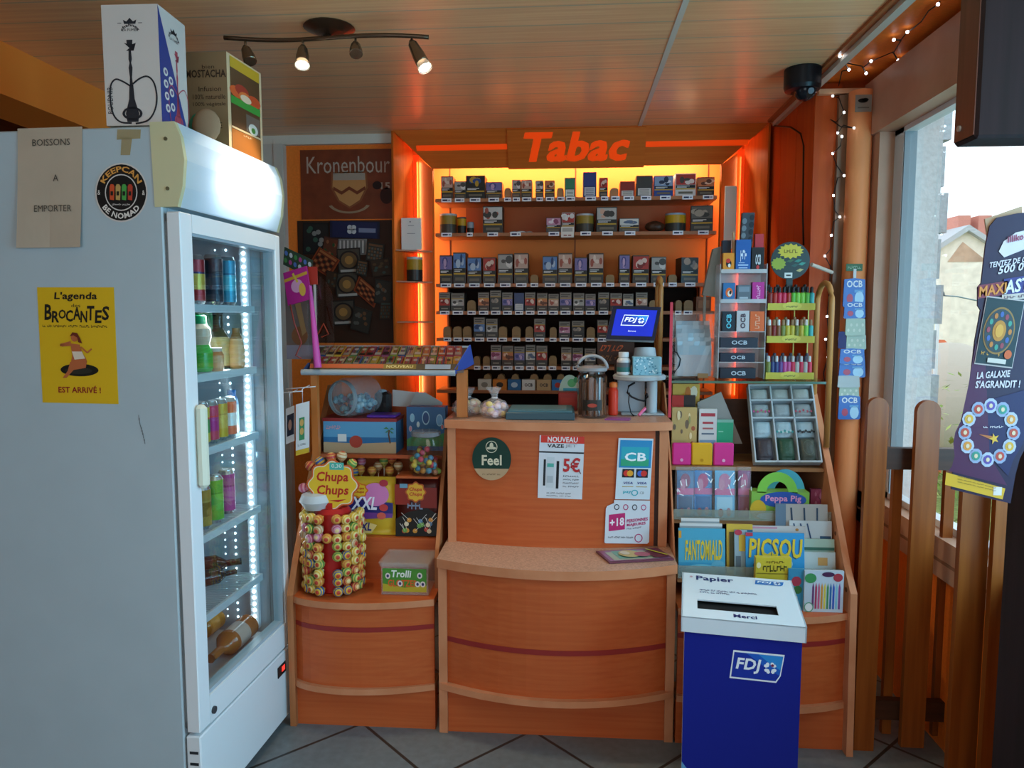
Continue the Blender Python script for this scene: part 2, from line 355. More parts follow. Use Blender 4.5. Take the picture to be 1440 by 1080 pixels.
# ---------------------------------------------------------------- outside the window
struct(MB(M('#6f7f45', .9, bump=1, bscale=20, var=.35)).box(1.6, 16, -6, 30, -.5, -.4), 'ground')
q0 = aty(1290, 446, 5.2); 
col = MB(M('#9fb2bd', .9, bump=.5, bscale=40, var=.1))
xa, xb = aty(1283, 446, 5.0).x, aty(1312, 446, 5.0).x
col.box(xa, xb, 5.0, 5.35, -.4, 4.4)
for k in range(16): col.box(xa - .0, xb + (.02 if k % 2 else .05), 4.985, 5.36, -.3 + k * .29, -.3 + k * .29 + .25)
tag(col.build('stone_quoin_pillar'), 'grey stone quoin pillar of the neighbouring building outside the window', 'pillar')
tag(MB(M('#8a93a0', .4)).cyl((aty(1276, 446, 4.6).x, 4.6, -.4), (aty(1276, 446, 4.6).x, 4.6, 4.2), .028).build('drain_pipe'), 'dark drain pipe outside the window beside the stone pillar', 'pipe')
hs = thing('neighbour_house', 'pale rendered house with a gable roof and two chimneys beyond the window', 'house', (aty(1360, 446, 14).x, 14, -.4))
Yh = 14.0
def hp(u, v, Y=Yh): return aty(u, v, Y)
g = [hp(1296, 560), hp(1296, 365), hp(1358, 325), hp(1440, 378), hp(1440, 560)]
for p in (g[0], g[-1]): p.z = -.4
MB(M('#efe6d8', .9, bump=.3, bscale=6, var=.12)).prism(g, (0, 6, 0)).build('wall', hs)
rf = MB(M('#b4bac0', .8))
for a, b in ((g[1], g[2]), (g[2], g[3])):
    n = Vector((0, -.12, 0)); up = Vector((0, 0, .1))
    rf.prism([a + n, b + n, b + n + up, a + n + up], (0, 6.3, 0))
rf.build('roof', hs)
for u0, u1 in ((1335, 1352), (1363, 1381)):
    a, b, z0, z1 = R(u0, 306, u1, 345, Yh + .6); MB(M('#c98a7c', .9, var=.1)).box(a, b, Yh + .3, Yh + .9, z0 - .3, z1).build('chimney', hs)
a, b, z0, z1 = R(1334, 340, 1390, 368, Yh - .02); MB(M('#c4a58f', .9, var=.2, bscale=5)).prism([(a, Yh - .01, z0), (b, Yh - .01, z0), ((a + b) / 2 - .1, Yh - .01, z1)], (0, .02, 0)).build('brick_patch', hs)
pl = thing('lamp_mast', 'thin pale mast with a curved arm standing in the garden outside the window', 'mast', (aty(1312, 560, 7.0).x, 7.0, -.4))
MB(M('#d5dde0', .4)).tube([(aty(1312, 640, 7).x, 7.0, -.4), aty(1312, 640, 7), aty(1316, 500, 7), aty(1320, 420, 7)], .018).build('pole', pl)
MB(M('#7d98a2', .4)).tube([aty(1318, 450, 7), aty(1319, 425, 7), aty(1321, 414, 7), aty(1326, 412, 7)], .03).tube([aty(1319, 415, 7), aty(1346, 417, 7), aty(1375, 423, 7)], .006).build('arm', pl)
bu = MB(); rnd = random.Random(3); gm = [M('#6f8f3c', .8), M('#87a552', .8), M('#54762f', .8), M('#a3b56a', .8)]
for i in range(2600):
    x = 1.75 + rnd.random() ** .8 * 2.6; y = 3.7 + rnd.random() * 2.8; z = -.4 + rnd.random() * (1.38 + .2 * math.sin(x * 5 + y * 3))
    a = rnd.random() * 6.28; l = .05 + rnd.random() * .06; d = Vector((math.cos(a), math.sin(a), rnd.random() * 1.2 - .2)).normalized() * l; s_ = d.cross(Vector((0, 0, 1))).normalized() * .014
    p = Vector((x, y, z))
    if xa - .35 < x < xb + .15 and y > 4.4: continue
    bu.add([p, p + d * .5 + s_, p + d, p + d * .5 - s_], [(0, 1, 2, 3)], gm[i % 4])
for i in range(60):
    x = 1.8 + rnd.random() * 2.4; y = 3.8 + rnd.random() * .5; bu.cyl((x, y, -.4), (x + rnd.random() * .2, y, .5), .006, .003, gm[2], 5)
o = bu.build('garden_hedge'); tag(o, 'loose green hedge growing below the window in the garden outside', 'hedge')
dm = MB(M('#b9b2a6', .8, bump=.4, bscale=12)); dm.ball(aty(1330, 570, 8.2), .75, None, 16, (1, .8, .9)); tag(dm.build('garden_boulder'), 'rounded pale boulder lying beyond the hedge outside the window', 'boulder')
a, b, z0, z1 = R(1298, 478, 1335, 510, 9.0); tag(MB(M('#c46a45', .8)).box(a, b, 9.0, 9.5, -.4, z1, None, .04).build('terracotta_planter'), 'terracotta planter in the garden beyond the pale boulder', 'planter')
# ================================================================ TOBACCO DISPLAY IN THE BACK WALL
YO, YI, YB = 4.0, 4.12, 4.34
ZT, ZI = CEIL - .002, 2.297
XL0, XR0, XL1, XR1 = -.945, 1.02, -.756, .81
td = thing('tobacco_display', 'brown panelled tobacco shelving unit with splayed surround glowing orange behind the counter', 'display unit', (0.03, 4.2, 0))
STRIPE = M('#ff4a0c', .4, emit=.42)
def sheet(pts, m, t=.012):
    a = [Vector(p) for p in pts]; n = (a[1] - a[0]).cross(a[2] - a[0]).normalized()
    if n.y < 0: n = -n
    return MB(m).prism(a, n * t)
sheet([(XL0, YO, ZT), (XR0, YO, ZT), (XR1, YI, ZI), (XL1, YI, ZI)], DARKB).build('header_panel', td)
DARKV = wood('brown_panel_upright', '#c6641e', '#d4722a', (40, 40, 1.2), .4)
for a, b in ((XL0, XL1), (XR0, XR1)):
    ma, mb2, my = a + (b - a) * .36, a + (b - a) * .54, 4.19
    zt = lambda t: ZT + (ZI - ZT) * t
    sheet([(a, YO, ZT), (a, YO, 0), (ma, my, 0), (ma, my, zt(.4))], DARKV).build('side_panel', td)
    sheet([(mb2, my, zt(.6)), (mb2, my, 0), (b, YI, 0), (b, YI, ZI)], DARKV).build('side_panel', td)
    MB(STRIPE).box(min(ma, mb2), max(ma, mb2), my, my + .006, 0, zt(.5)).build('light_stripe', td)
hf = Fr((0, YI, ZI), (1, 0, 0), (0, YO - YI, ZT - ZI))       # x in metres, y 0..1 up the header
u2x = lambda u: aty(u, 206, 4.06).x
for u0, u1 in ((586, 713), (908, 1052)):
    MB(STRIPE).slab(Fr(hf.o - Vector((0, .003, 0)), hf.ux, hf.uy), [(u2x(u0), .47), (u2x(u1), .47), (u2x(u1), .60), (u2x(u0), .60)], None, .003).build('light_stripe', td)
sb = MB(DARKB); sf = Fr(hf.o + hf.n * .012, hf.ux, hf.uy)
sb.slab(sf, [(u2x(714), -.02), (u2x(907), -.02), (u2x(907), .98), (u2x(714), .98)], None, .012)
so = sb.build('sign_board', td)
MB().text(sf, 'Tabac', u2x(737), .16, u2x(884), .90, STRIPE, 2, 1, .22).text(sf, 'Tabac', u2x(738.5), .16, u2x(885.5), .90, STRIPE, 1, 1, .22).build('lettering', so)
GLOW = M('#d97c34', .6); SHADEBACK = M('#a8501c', .5)
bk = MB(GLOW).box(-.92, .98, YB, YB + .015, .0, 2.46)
bk.build('back_panel', td)
MB(GLOW).box(-.93, -.915, YI + .01, YB, 0, 2.46).build('inner_side', td); MB(GLOW).box(.975, .99, YI + .01, YB, 0, 2.46).build('inner_side', td)
MB(GLOW).box(-.93, .99, YI - .06, YB, 2.45, 2.462).build('inner_top', td)
SHV = [281, 330, 402, 441, 479, 519, 553]
SHZ = [aty(800, v, YI).z for v in SHV]
for k, z in enumerate(SHZ):
    MB(wood('shelf_lip', '#a5653a', '#b5744a', (1.5, 30, 30))).box(-.742, .79, YI, YB, z - .004, z + .014).build('shelf', td)
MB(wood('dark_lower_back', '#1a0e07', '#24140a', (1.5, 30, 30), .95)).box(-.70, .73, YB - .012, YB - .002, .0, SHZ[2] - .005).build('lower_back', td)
MB(SHADEBACK).box(-.60, .70, YB - .008, YB - .002, SHZ[1], SHZ[0] - .006).build('shaded_middle_back', td)  # darker panel carries the shade under the top shelf in its colour
for x in (-.703, .731): MB(wood('divider_wood', '#8a4a20', '#9a5626', (30, 30, 1.5))).box(x, x + .008, YI + .135, YB - .012, .2, SHZ[2] - .005).build('divider', td)
for u in (633, 809, 995): a = aty(u, 300, YB).x; MB('#6a2c0c').box(a - .003, a + .003, YB - .004, YB, .2, 2.4).build('back_seam', td)
MB(M('#e8e2d6', .3)).box(aty(1017, 300, 4.09).x, aty(1034, 300, 4.09).x, 4.06, 4.068, aty(1020, 350, 4.07).z, aty(1020, 262, 4.07).z, None, .003).build('reflector', td)
for s, v in enumerate((353, 397, 454, 489)):     # small corner shelves in the splay at the side
    z = aty(580, v, 4.03).z
    MB(wood('shelf_lip', '', '')).prism([(XL0 + .006, YO + .006, z), (XL1 - .004, YI - .004, z), (XL0 + (XL1 - XL0) * .53, 4.185, z), (XL0 + (XL1 - XL0) * .37, 4.185, z)], (0, 0, .008)).build('corner_shelf', td)
def tube_lamp(name, a, b, label, power, sx, sy, rot, loc):
    t = MB(M('#fff0d0', .4, emit=6)).cyl(a, b, .012); o = t.build(name); tag(o, label, 'lamp')
    area(name + '_light', loc, rot, sx, sy, power, (1, .58, .22))
area('tobacco_top_tube', (0.03, 4.18, 2.40), (math.radians(15), 0, 0), 1.5, .03, 15, (1, .74, .46))
area('tobacco_side_tube_one', (-.86, 4.2, 1.7), (PI / 2, 0, -PI / 2 + .2),   .04, 1.3, 4.6, (1, .66, .34)).rotation_euler = (PI / 2, 0, -PI / 2 + .25)
area('tobacco_side_tube_two', (.93, 4.2, 1.7), (PI / 2, 0, PI / 2 - .25), .04, 1.3, 2.2, (1, .66, .34))
# ---- packs
UF = Fr((-.5, 0, 0), (1, 0, 0), (0, 0, 1))
def unit_pack(style, big, special=None):
    body, bgc, b1, b2 = style
    m = MB(M(body, .35)); m.box(-.5, .5, 0, 1, 0, 1); rnd = random.Random(body + bgc + str(big))
    if special == 'plain':
        m.rect(UF, .04, .45, .96, .97, M(bgc, .35), 10); m.rect(UF, .1, .06, .9, .40, M(b1, .4), 10)
        for k in range(4): m.rect(UF, .2, .1 + k * .07, .8, .125 + k * .07, M(b2, .5), 12)
        return m
    p0, p1 = (.5, .96) if big else (.3, .66)
    m.rect(UF, .03, p0, .97, p1, M(bgc, .4), 10)
    for k in range(5):
        cx, cy = .18 + rnd.random() * .64, p0 + (p1 - p0) * (.25 + rnd.random() * .5)
        m.ell(UF, cx, cy, .09 + rnd.random() * .16, (p1 - p0) * (.14 + rnd.random() * .2), M((b1, b2)[k % 2], .4), 11 + k, 9)
    if big:
        m.rect(UF, .03, .36, .97, .49, M('#15130f', .4), 10); m.rect(UF, .08, .43, .7, .455, WHITE, 12); m.rect(UF, .08, .385, .55, .41, WHITE, 12)
        m.rect(UF, .03, .29, .97, .345, M('#c79a22', .4), 10); m.rect(UF, .15, .1, .85, .2, M('#6e6250', .4), 11)
    else:
        m.rect(UF, .03, .70, .97, .97, M('#857d72', .4), 10); m.rect(UF, .1, .86, .9, .9, M('#3a3630'), 12); m.rect(UF, .1, .77, .7, .81, M('#3a3630'), 12)
        m.rect(UF, .03, .66, .97, .70, M('#b78f2a', .4), 12); m.rect(UF, .2, .1, .8, .17, M('#8d8474', .4), 11)
    return m
ST = {'flesh': ('#3d352c', '#c9a795', '#a5523f', '#e3cdbd'), 'purple': ('#3a3430', '#7c70a8', '#c3a4c4', '#4a4a86'), 'blue': ('#37332f', '#5f86bd', '#24406f', '#b4c6da'),
      'red': ('#3c332c', '#b5342a', '#e3c5b5', '#7c1d17'), 'grey': ('#46403a', '#a9a6a0', '#4e4a46', '#dcd8d2'), 'orange': ('#4a3324', '#c97a4a', '#6b3a22', '#e6c4a4'),
      'dark': ('#2a2622', '#3a3632', '#8b8078', '#b09a84'), 'pink': ('#3e3532', '#c98fa8', '#8d3f62', '#eddbe2'), 'white': ('#504a44', '#d6d2ca', '#5a6a86', '#8d8a86')}
PROTO = {}
def proto(key, mk):
    if key not in PROTO:
        o = mk().build('prototype', None, (0, 0, 0)); COL.objects.unlink(o); PROTO[key] = o
    return PROTO[key]
def stand(key, mk, name, u0, u1, v0, z, y, d, label, cat, group, rz=0., h=None):
    """a copy of a unit shape standing at height z, front at depth y, spanning pixels u0..u1, top at v0"""
    a, b = aty(u0, v0, y).x, aty(u1, v0, y).x; h = h or aty((u0 + u1) / 2, v0, y).z - z
    src = proto(key, mk); o = src.copy(); COL.objects.link(o); o.name = name; o.location = ((a + b) / 2, y, z)
    o.scale = (b - a - .001, d, h); o.rotation_euler = (0, 0, rz); return tag(o, label, cat, group)
PICT = dict(flesh='flesh-coloured', purple='purple', blue='blue', red='red', grey='grey', orange='orange', dark='dark', pink='pink', white='white')
tagm = lambda: MB(M('#f6f6fa', .5)).box(-.5, .5, 0, 1, 0, 1).rect(UF, .12, .3, .62, .7, M('#2a2a50'), 14).rect(UF, .68, .35, .9, .65, M('#8a8aa0'), 14)
def pushm():
    m = MB(M('#9a7a50', .5)); pts = [(-.5, 0, 0), (.5, 0, 0), (.5, 0, .72), (.36, 0, .93), (0, 0, 1), (-.36, 0, .93), (-.5, 0, .72)]
    return m.prism(pts, (0, 1, 0)).rect(UF, .2, .15, .8, .2, M('#7d6140'), 8)
ntag = {}; npk = {}; npu = {}
def ptag(u0, u1, k, what):
    z = SHZ[k]; n = ntag[k] = ntag.get(k, 0) + 1
    w = (u1 - u0); c = (u0 + u1) / 2; hw = min(w * .42, 7.5)
    stand('tag', tagm, 'price_tag', c - hw, c + hw, 400, z - .006, YI - .004, .003, f'white price tag under the {what}, {ORD[n - 1]} tag on {ORD[k]} tobacco shelf', 'price tag', 'price tags on the tobacco shelves', h=.022)
def pk(k, u0, u1, v0, st, big=None, d=.11, special=None, t=True, dy=.012, rz=0.):
    big = (k == 2) if big is None else big; n = npk[k] = npk.get(k, 0) + 1
    src = ST[st] if isinstance(st, str) else st; ds = PICT[st] if isinstance(st, str) else 'plain'
    desc = f'{ds} picture cigarette pack, {ORD[n - 1]} pack from left on {ORD[k]} tobacco shelf down'
    if special == 'plain': desc = f'plain two-tone pack, {ORD[n - 1]} pack from left on {ORD[k]} tobacco shelf down'
    stand((st, big, special), lambda: unit_pack(src, big, special), 'cigarette_pack', u0, u1, v0, SHZ[k] + .0145, YI + dy, d, desc, 'cigarette pack', f'cigarette packs on the {ORD[k]} tobacco shelf', rz)
    if t: ptag(u0, u1, k, ds + ' pack')
def pu(k, u0, u1, dv=19, t=True):
    n = npu[k] = npu.get(k, 0) + 1
    stand('push', pushm, 'shelf_pusher', u0, u1, SHV[k] - dv, SHZ[k] + .0145, YI + .03, .06, f'tan pack pusher in an empty slot, {ORD[n - 1]} pusher on {ORD[k]} tobacco shelf down', 'shelf pusher', f'empty slot pushers on the {ORD[k]} tobacco shelf')
    if t: ptag(u0 - 1, u1 + 1, k, 'empty slot')
for a in ((620, 637, 248, 'flesh'), (639, 655, 255, 'grey'), (655, 682, 247, ('#16130f', '#1d1a16', '#c19a2c', '#2a4a8a')), (683, 706, 256, 'purple'), (720, 732, 253, 'grey'), (733, 748, 253, 'flesh'), (753, 764, 254, 'grey'), (766, 780, 254, 'orange')): pk(0, *a, big=True)
pk(0, 794, 809, 250, ('#1d5a44', '#2f7f5e', '#d9e2dc', '#1d5a44'), special='plain')
pk(0, 820, 839, 242, ('#1b2d66', '#213a80', '#b9c1cc', '#60687a'), special='plain')
for a in ((843, 855, 250, 'red'), ): pk(0, *a, big=True)
pk(0, 872, 893, 255, ('#8c2418', '#8f2218', '#c9c4bc', '#6d6a66'), special='plain'); pk(0, 895, 918, 247, ('#35332f', '#3c3a36', '#d1cdc5', '#6d6a66'), special='plain')
pk(0, 920, 947, 247, ('#1f3f8c', '#8fa3bf', '#27304a', '#d6dbe4'), big=True); pk(0, 950, 979, 244, ('#d8cfc8', '#b4382c', '#e6d8cc', '#4a403a'), big=True); pk(0, 981, 1005, 249, 'orange', big=True)
for a in ((709, 719), (783, 793), (858, 870)): pu(0, *a, dv=17)
# second shelf: tins and boxes
def tinm(c0='#b9bcc0', c1='#4a4238', c2='#a08434'):
    def f():
        m = MB(); seg = [(.48, 0), (.5, .03), (.5, .25), (.5, .40), (.5, .47), (.5, .9), (.49, .96), (.5, 1)]
        return m.lathe([(r, h) for r, h in seg], (0, .5, 0), None, 18, mfun=lambda j: M((c1, c1, c1, c1, c2, c0, c0, c0)[j], .35, .25 if j > 4 else 0))
    return f
def tin(k, u0, u1, v0, key, cols, label, t=True):
    a, b = aty(u0, v0, YI).x, aty(u1, v0, YI).x
    stand(key, tinm(*cols), 'tobacco_tin', u0, u1, v0, SHZ[k] + .0145, YI + .01, b - a, label, 'tin', 'round tins on the second tobacco shelf')
    if t: ptag(u0, u1, k, 'tin')
tin(1, 616, 641, 300, 't1', ('#c5c8cc', '#4a4238', '#a08434'), 'largest silver tobacco tin, beside the lit end of the second tobacco shelf')
tin(1, 642, 655, 305, 't2', ('#4a4a4c', '#26221e', '#c79a22'), 'dark tobacco tin beside the largest silver tin on second shelf', False)
tin(1, 656, 666, 312, 't3', ('#8d9094', '#2e2a26', '#9aa0a8'), 'smallest tobacco tin, third from left on the second shelf')
pk(1, 679, 707, 290, ('#2b2720', '#c9c6c0', '#a5523f', '#3a3630'), big=True); pk(1, 768, 789, 306, 'pink', big=True); pk(1, 790, 808, 299, ('#b8b0b0', '#b0332c', '#e8e4e0', '#dcd8d4'), big=True, t=False)
tin(1, 810, 836, 300, 't1', (), 'silver and brown tobacco tin at the middle of the second shelf')
pk(1, 839, 868, 291, ('#2b2720', '#b9b4ac', '#d3a58c', '#3a3630'), big=True); pk(1, 871, 899, 307, 'white', big=True)
tin(1, 937, 967, 299, 't4', ('#9fb4c4', '#3c3630', '#c79a22'), 'bluish silver tin beside the dark pouch on the second shelf')
pk(1, 972, 1003, 289, ('#241f19', '#5d5850', '#a59a88', '#2c2822'), big=True, rz=-.12)
a, b, z0, z1 = R(908, 311, 936, 326, YI + .02); mb = MB(M('#4a2c1c', .4, bump=.5)); mb.ball(((a + b) / 2, YI + .06, SHZ[1] + .046), .055, None, 12, (1, .6, .55))
tag(mb.build('tobacco_pouch'), 'dark crumpled tobacco pouch beside a bluish tin on the second shelf', 'pouch')
for i, (u0, u1, c) in enumerate(((715, 728, '#b0b6bc'), (724, 740, '#d0d4d6'), (737, 749, '#a8a49c'))):
    a, b, _, _ = R(u0, 322, u1, 327, YI + .02); m = MB(M(c, .35)).ball(((a + b) / 2, YI + .07, SHZ[1] + .0225), .5 * (b - a), None, 10, (1, 1.2, .22))
    tag(m.build('loose_sachet'), f'flat grey sachet lying on the second tobacco shelf, {ORD[i]} of three', 'sachet')
a, b, z0, z1 = R(789, 319, 807, 334, YI - .01); f = Fr((a, YI - .012, z0), (b - a, 0, 0), (0, 0, z1 - z0)); m = MB(M('#ece6dc', .6)).card(f, None); m.rect(f, .1, .55, .9, .9, '#b7b2aa'); m.rect(f, .2, .15, .45, .25, '#a05050'); m.rect(f, .55, .15, .8, .25, '#a05050')
tag(m.build('paper_note'), 'small white paper note hanging off the second tobacco shelf edge', 'note')
ptag(715, 735, 1, 'sachets')
for a in ((618, 636, 359, 'purple'), (637, 655, 355, 'blue'), (657, 677, 362, 'blue'), (679, 697, 362, 'red'), (700, 721, 357, 'grey'), (723, 743, 356, 'flesh')): pk(2, *a)
pu(2, 746, 757, 16); pk(2, 763, 784, 360, 'blue'); pk(2, 785, 805, 356, 'flesh'); pk(2, 808, 826, 362, 'purple'); pk(2, 828, 849, 356, 'flesh', rz=.1); pu(2, 852, 864, 16)
pk(2, 871, 886, 358, 'purple'); pk(2, 890, 913, 359, 'red'); pk(2, 916, 937, 361, 'grey'); pu(2, 940, 952, 16); pk(2, 958, 983, 362, 'dark', rz=.15)
for a in ((617, 633, 411, 'red'), (634, 653, 412, 'grey')): pk(3, *a)
pu(3, 657, 669)
for a in ((672, 688, 411, 'orange'), (689, 705, 408, 'dark'), (706, 721, 411, 'purple')): pk(3, *a)
pk(3, 723, 737, 412, ('#26365e', '#2b3c6a', '#d6d6d6', '#9a9aa0'), special='plain')
for i, a in enumerate(((738, 753), (755, 770), (771, 786), (787, 804), (806, 822), (823, 838), (841, 857), (858, 875), (876, 891), (894, 911))): pk(3, *a, 411 + (i % 3), ('red', 'orange', 'flesh', 'purple', 'grey', 'purple', 'dark', 'red', 'white', 'flesh')[i], t=i < 7)
for a in ((913, 925), (950, 959), (962, 975)): pu(3, *a)
for a in ((623, 634), (637, 649), (651, 663)): pu(4, *a, dv=20)
pk(4, 666, 682, 446, 'blue'); pk(4, 683, 700, 448, 'grey')
for a in ((701, 713), (720, 732), (739, 750)): pu(4, *a, dv=20)
pk(4, 751, 767, 448, 'red'); pu(4, 773, 783, 19); pk(4, 786, 802, 452, 'pink'); pk(4, 804, 822, 451, 'dark'); pu(4, 825, 837); pk(4, 840, 855, 450, 'red')
for a in ((666, 675), (679, 689)): pu(5, *a, dv=18)
for i, a in enumerate(((690, 705), (706, 722), (723, 738), (739, 753), (754, 770))): pk(5, *a, 485 + i % 3, ('pink', 'orange', 'purple', 'white', 'red')[i])
pu(5, 772, 783, 19); pk(5, 789, 804, 488, 'flesh'); pk(5, 805, 820, 489, 'pink'); pk(5, 822, 838, 490, 'white'); pu(5, 842, 853)
for a in ((680, 691), (699, 710), (719, 730), (745, 757), (764, 776), (783, 794)): pu(6, *a, dv=27, t=False)
for i, (u0, u1, c, t) in enumerate(((672, 691, '#d9d3c6', ''), (693, 713, '#d98226', ''), (714, 733, '#2f6fa8', ''), (734, 753, '#e4e2dc', 'OCB'), (755, 775, '#c8a878', 'OCB'), (776, 793, '#3a7fc0', ''))):
    a, b, z0, z1 = R(u0, 536, u1, 551, YI + .0); f = Fr((a, YI + .004, SHZ[6] + .0145), (b - a - .002, 0, 0), (0, 0, .06)); m = MB(M(c, .4)).card(f, None, .05)
    if t: m.text(f, t, .2, .35, .8, .65, '#3a3a3a', 2, 1)
    else: m.ell(f, .5, .5, .25, .25, M(('#8d877a', '#3a2a12', '#bcd4e6', '', '', '#c03a2a')[i], .4), 1)
    tag(m.build('rolling_paper_box'), f'{("cream", "orange", "blue", "white lettered", "tan lettered", "sky blue")[i]} rolling paper box on the lowest visible tobacco shelf', 'box', 'rolling paper boxes on the lowest tobacco shelf')
a, b, z0, z1 = R(980, 417, 1001, 438, YI); tag(MB(M('#8a5a38', .5)).box(a, b, YI + .02, YI + .12, SHZ[3] + .0145, z1).box(a + .01, b - .01, YI + .014, YI + .02, SHZ[3] + .03, z1 - .02, '#a5734c').build('small_crate'), 'small brown slatted crate at the far end of the fourth tobacco shelf', 'crate')
# white box and tin in the splay's corner shelves
z = aty(580, 353, 4.03).z + .0085
a, b, z0, z1 = R(567, 308, 594, 351, 4.09); f = Fr((a, 4.045, z), (b - a, 0, 0), (0, 0, z1 - z)); m = MB(M('#e4e2dd', .45)).card(f, None, .025); m.rect(f, .35, .75, .65, .77, '#9a9a9a'); m.rect(f, .3, .5, .7, .52, '#9a9a9a'); m.rect(f, .42, .86, .5, .9, '#8a8a8a')
tag(m.build('white_carton'), 'slim white carton standing on the top corner shelf of the tobacco surround', 'carton')
z = aty(580, 397, 4.03).z + .0085
stand('t5', tinm('#c0c4c8', '#2e2a26', '#b08a26'), 'tobacco_tin', 569, 592, 361, z, 4.05, aty(592, 361, 4.08).x - aty(569, 361, 4.08).x, 'lone silver and black tin on the second corner shelf of the surround', 'tin', None)
# ---- tin sign and scratch card board on the back wall
f = fry(423, 210, 551, 308, 4.095); sg = thing('brewery_sign', 'rust red tin beer sign with white gothic lettering above the scratch card board', 'sign', f.p(.5, 0))
MB(M('#7c3a22', .35, var=.15, bscale=12)).card(f, None, .006).ring(f, .5, .5, .71, .71, .0, M('#5a2818'), 1).build('plate', sg)
m = MB(); cream = M('#b7a796', .4); m.text(f, 'Kronenbour', .07, .66, .98, .90, cream, 2, 0); m.text(f, '15', .88, .42, .98, .52, cream, 2, 1)
m.ell(f, .84, .48, .05, .06, '#2a1410', 2); m.ell(f, .94, .33, .07, .12, '#3a1a14', 2); m.build('lettering', sg)
m = MB(); cr = M('#c48a52', .4); m.poly(f, [(.34, .68), (.73, .68), (.74, .45), (.66, .25), (.535, .15), (.41, .25), (.33, .45)], M('#8a5030', .4), 2); m.poly(f, [(.36, .66), (.71, .66), (.72, .46), (.645, .27), (.535, .18), (.425, .27), (.35, .46)], cr, 3)
m.rect(f, .36, .56, .71, .66, M('#a89888', .4), 4); m.poly(f, [(.36, .47), (.45, .40), (.535, .47), (.62, .40), (.71, .47), (.71, .42), (.62, .35), (.535, .42), (.45, .35), (.36, .42)], M('#7a3a22', .4), 4); m.ring(f, .53, .25, .24, .17, .16, M('#a08468', .4), 2, 16, 200, 340); m.build('shield', sg)
f = fry(420, 310, 552, 482, 4.095); tag(MB(M('#3d2416', .5)).card(f, None, .008).build('ticket_board'), 'dark brown board covered in scratch cards below the tin beer sign', 'board')
NSC = [0]
def scratch(pts4, cols, label, kind='grid', Y=4.09):
    """pts4: corner pixels tl,tr,bl"""
    Y = Y - .0022 * NSC[0]; NSC[0] += 1
    f = frq(*[aty(u, v, Y) for u, v in pts4]); m = MB(M(cols[0], .35)).card(f, None, .0012); rnd = random.Random(NSC[0])
    m.rect(f, .05, .05, .95, .95, M(cols[1], .35), 1)
    if kind == 'coin': m.ell(f, .5, .52, .42, .38, M(cols[0], .35), 2); m.ell(f, .5, .52, .34, .31, M(cols[2], .35), 3); m.ell(f, .5, .52, .18, .17, M(cols[3], .35), 4); m.rect(f, .1, .05, .9, .15, M('#b0aaa2', .4), 2)
    elif kind == 'grid':
        for r in range(4):
            for c in range(5): m.rect(f, .1 + c * .165, .12 + r * .17, .22 + c * .165, .24 + r * .17, M(cols[2 + (r + c) % 2], .4), 2)
        m.rect(f, .1, .82, .9, .93, M(cols[3], .4), 2)
    elif kind == 'bars':
        for c in range(8): m.rect(f, .05 + c * .115, .1, .1 + c * .115, .9, M(cols[2], .4), 2)
    elif kind == 'clover':
        for cx, cy in ((.40, .62), (.48, .62), (.40, .40), (.48, .40)): m.ell(f, cx, cy, .05, .15, M(cols[2], .4), 2)
        m.rect(f, .58, .35, .92, .6, M(cols[3], .4), 2)
    else:
        for k in range(9): m.ell(f, .15 + rnd.random() * .7, .15 + rnd.random() * .7, .1, .08, M(cols[2 + k % 2], .4), 2 + k, 8)
    return tag(m.build('scratch_card'), label, 'scratch card', 'scratch cards on the dark board')
dk = '#2a2320'
scratch([(426, 313), (462, 313), (426, 358)], ('#15181a', '#1c2022', '#3a5a4a', '#8a8680'), 'tall black scratch card poster at the top corner of the board', 'spots')
scratch([(464, 310), (534, 312), (464, 334)], ('#141d38', '#18244a', '#c8c8c8', '#7d86a0'), 'wide navy header card with a clover on the board', 'clover')
scratch([(470, 336), (516, 336), (470, 358)], ('#8a8580', '#6f6a66', '#bdb7b0', '#90402e'), 'grey striped scratch card just below the navy header', 'bars')
scratch([(456, 332), (476, 336), (452, 366)], ('#4a2a22', '#5f3424', '#2e4a2c', '#90583a'), 'small brown card half behind the striped card', 'spots')
for k, (u, v) in enumerate(((490, 367), (487, 401), (482, 440))):
    scratch([(u - 17, v - 17), (u + 16, v - 19), (u - 14, v + 18)], (dk, '#4a443c', '#6d5438', '#a57a42'), f'gold coin scratch card, {("uppermost", "middle", "lowest")[k]} of three on the board', 'coin')
scratch([(449, 347), (478, 366), (434, 372)], ('#8d3f1e', '#6a2c18', '#2a1c14', '#a5633a'), 'tilted red gridded scratch card near the top of the board', 'grid')
scratch([(505, 388), (534, 413), (497, 408)], ('#8d3f1e', '#6a2c18', '#2a1c14', '#a5633a'), 'tilted red gridded scratch card low on the board', 'grid')
for k, (tl, tr, bl) in enumerate((((517, 340), (541, 344), (514, 366)), ((520, 366), (547, 362), (524, 390)), ((528, 392), (551, 396), (526, 426)), ((535, 424), (551, 424), (533, 450)), ((498, 430), (524, 438), (492, 462)), ((460, 380), (476, 384), (456, 402)), ((503, 365), (518, 368), (500, 386)))):
    scratch([tl, tr, bl], (('#2c2a26', '#35322c', '#5c5a52', '#6d4a30'), ('#30241c', '#3c2c20', '#57402a', '#3c4a44'))[k % 2], ('dark dotted scratch card beside the grey striped card', 'dark scratch card below the dotted one at the board edge', 'dark scratch card beside the tilted red low card', 'lowest dark scratch card at the board edge', 'brown scratch card under the lowest coin card', 'brown scratch card beside the middle coin card', 'brown scratch card beside the uppermost coin card')[k], 'spots' if k % 3 else 'grid')
